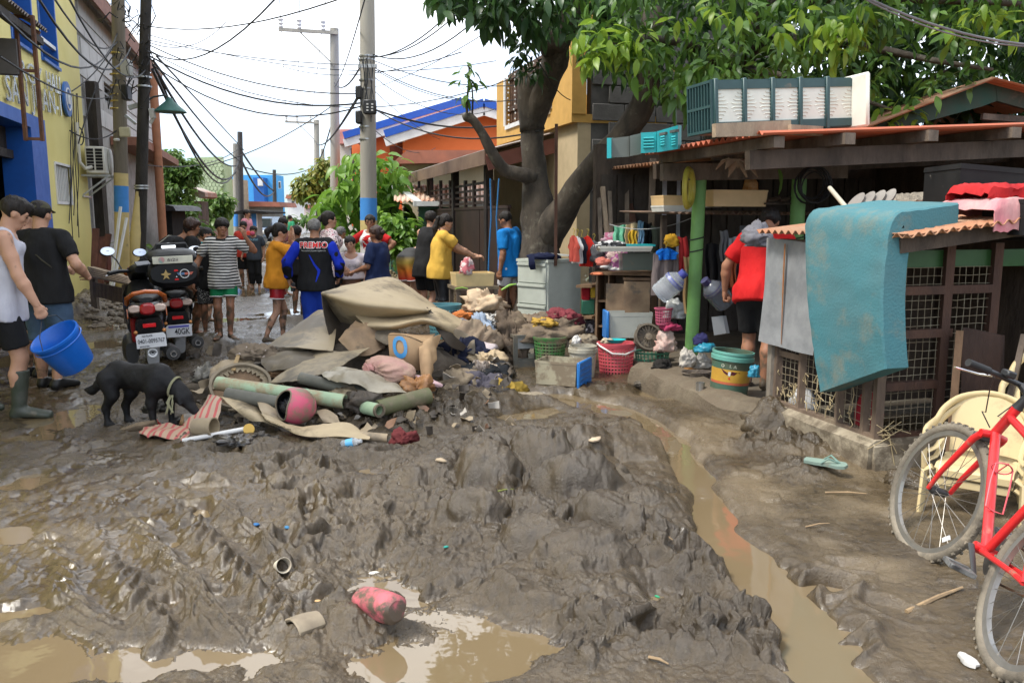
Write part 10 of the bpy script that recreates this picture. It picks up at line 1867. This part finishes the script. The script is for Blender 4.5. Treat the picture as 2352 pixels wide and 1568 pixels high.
 if nrm.z<0:nrm=-nrm
 m=M(T)
 for s_ in(-1,1):m.tube([c1_+nrm*.022+Vc((0,.0,0)),c1_+nrm*.03+Vc((0,.036*s_,0)),c1_.lerp(c2_,.6)+nrm*.055+Vc((0,.04*s_,0)),c2_+nrm*.075+Vc((0,.036*s_,0)),c2_+nrm*.10,c2_+nrm*.02],.003,5)
 m.tube([c2_+nrm*.06+Vc((.04*cos(a)*0,.038*sin(a),0))+nrm*(.035*cos(a))for a in np.linspace(0,2*PI,16,endpoint=False)],.003,5,closed=True);b(m,'bottle_cage',paint('cage_pink',(.66,.10,.12)))
BRED=pm('bike_red',(.60,.022,.022),(.52,.016,.018),s=3,r=.32,coat=.25,mud=.3,ms=7,mc=(.25,.16,.11));TYR=pm('tyre_mud',(.21,.18,.135),(.10,.085,.065),s=5,r=.8,b=.3,mud=.4,mc=(.27,.225,.165))
pr,pf_=GM(2272,1530),GM(2098,1284);hd=math.atan2(pf_.y-pr.y,pf_.x-pr.x)
TB=trm(pr+Vc((0,0,-.01)))@rotm(hd,4,'Z')@rotm(R(25),4,'X')
bi=thing('bicycle','muddy red bicycle leaning on the cream chairs, rear wheel nearest','bicycle',pr,mtx=trm(pr));bicycle(bi,TB,BRED,TYR,16)
p=D(62,800,8.5);TB2=trm(Vc((p.x-.1,p.y,gz(p.x,p.y))))@rotm(R(112),4,'Z')@rotm(R(4),4,'X');bi2=thing('bicycle','dark bicycle standing half hidden behind the two men on the left','bicycle',TB2.translation,mtx=trm(TB2.translation));bicycle(bi2,TB2,BPL,RUB,0,False)
# cream plastic chairs
CHM=pm('chair_cream',(.58,.46,.25),(.50,.40,.22),s=2,r=.45,mud=.36,ms=4,mc=(.34,.26,.15))
def armchair(o,T,back=True):
 def b(m,nm):return m.build(nm,CHM,o)
 m=M(T);P=[]
 for i in range(13):
  u=i/12*2-1;P.append([(u*(.225-.01*v),-.21+.40*v,.415-.012*(1-u*u)*sin(v*3)-.02*v-(.025 if v<.06 else 0)+.012*u**4)for v in np.linspace(0,1,10)])
 m.grid(P[::-1],.012);b(m,'seat')
 for k in range(3):m=M(T);m.box((0,-.225+.005*k,.385-.02*k),(.43,.012,.03),bev=.004);
 m=M(T);m.box((0,-.215,.385),(.42,.014,.05),bev=.005);b(m,'apron')
 if back:
  m=M(T);P=[]
  for i in range(17):
   u=i/16*2-1;th=u*1.05;P.append([(sin(th)*(.235+.02*v),.19+.10*v+.07*(cos(th)-1),.40+.42*v*(1-.16*abs(u)**3)+.0)for v in np.linspace(.12,1,10)])
  m.grid(P,.010);b(m,'backrest')
 pts=[(-.285,-.20,.40),(-.295,-.20,.62),(-.290,-.10,.655),(-.28,.06,.665),(-.255,.17,.73),(-.17,.265,.80),(0,.305,.835),(.17,.265,.80),(.255,.17,.73),(.28,.06,.665),(.290,-.10,.655),(.295,-.20,.62),(.285,-.20,.40)]
 S_=[]
 for i in range(len(pts)-1):
  for k in range(4):S_.append(Vc(CR(pts,(i+k/4)/(len(pts)-1))))
 S_.append(Vc(pts[-1]));m=M(T);m.tube(S_,[.030]*len(S_),10,flat=.55);b(m,'arm_rail')
 for k in(-1,1):
  m=M(T);m.tube([(.28*k,-.19,.50),(.24*k,-.12,.52),(.235*k,.02,.55),(.25*k,.12,.62)],.018,8,flat=.6);b(m,'arm_brace')
  m=M(T);m.tube([(.235*k,-.20,.41),(.28*k,-.205,.38),(.295*k,-.235,.0)],[.034,.036,.026],10,flat=.6);b(m,'leg');m=M(T);m.tube([(.20*k,.17,.42),(.225*k,.22,.30),(.25*k,.28,.0)],[.034,.034,.024],10,flat=.6);b(m,'leg')
pc_=G(2222,1208,.03);TC=trm(Vc((pc_.x+.02,pc_.y+.17,gz(pc_.x,pc_.y+.17)-.01)))@rotm(R(-38),4,'Z')@trm((.09,.05,0))@Matrix.Scale(.78,4)@trm((0,0,-.16))
c1=thing('plastic_chair','cream plastic armchair behind the red bicycle, top one of the stack','chair',TC.translation,mtx=trm(TC.translation));armchair(c1,TC@trm((0,-.015,.065)))
c2=thing('plastic_chair','cream plastic armchair nested under the top one behind the bicycle','chair',TC.translation,mtx=trm(TC.translation));armchair(c2,TC)
p3_=D(2400,1100,4.35);TC3=trm(Vc((p3_.x+.08,p3_.y,gz(2.6,4.3)-.01)))@rotm(R(-35),4,'Z')@trm((0,0,-.05));c3=thing('plastic_chair','cream plastic armchair cut by the right edge beyond the stacked pair','chair',TC3.translation,mtx=trm(TC3.translation));armchair(c3,TC3)
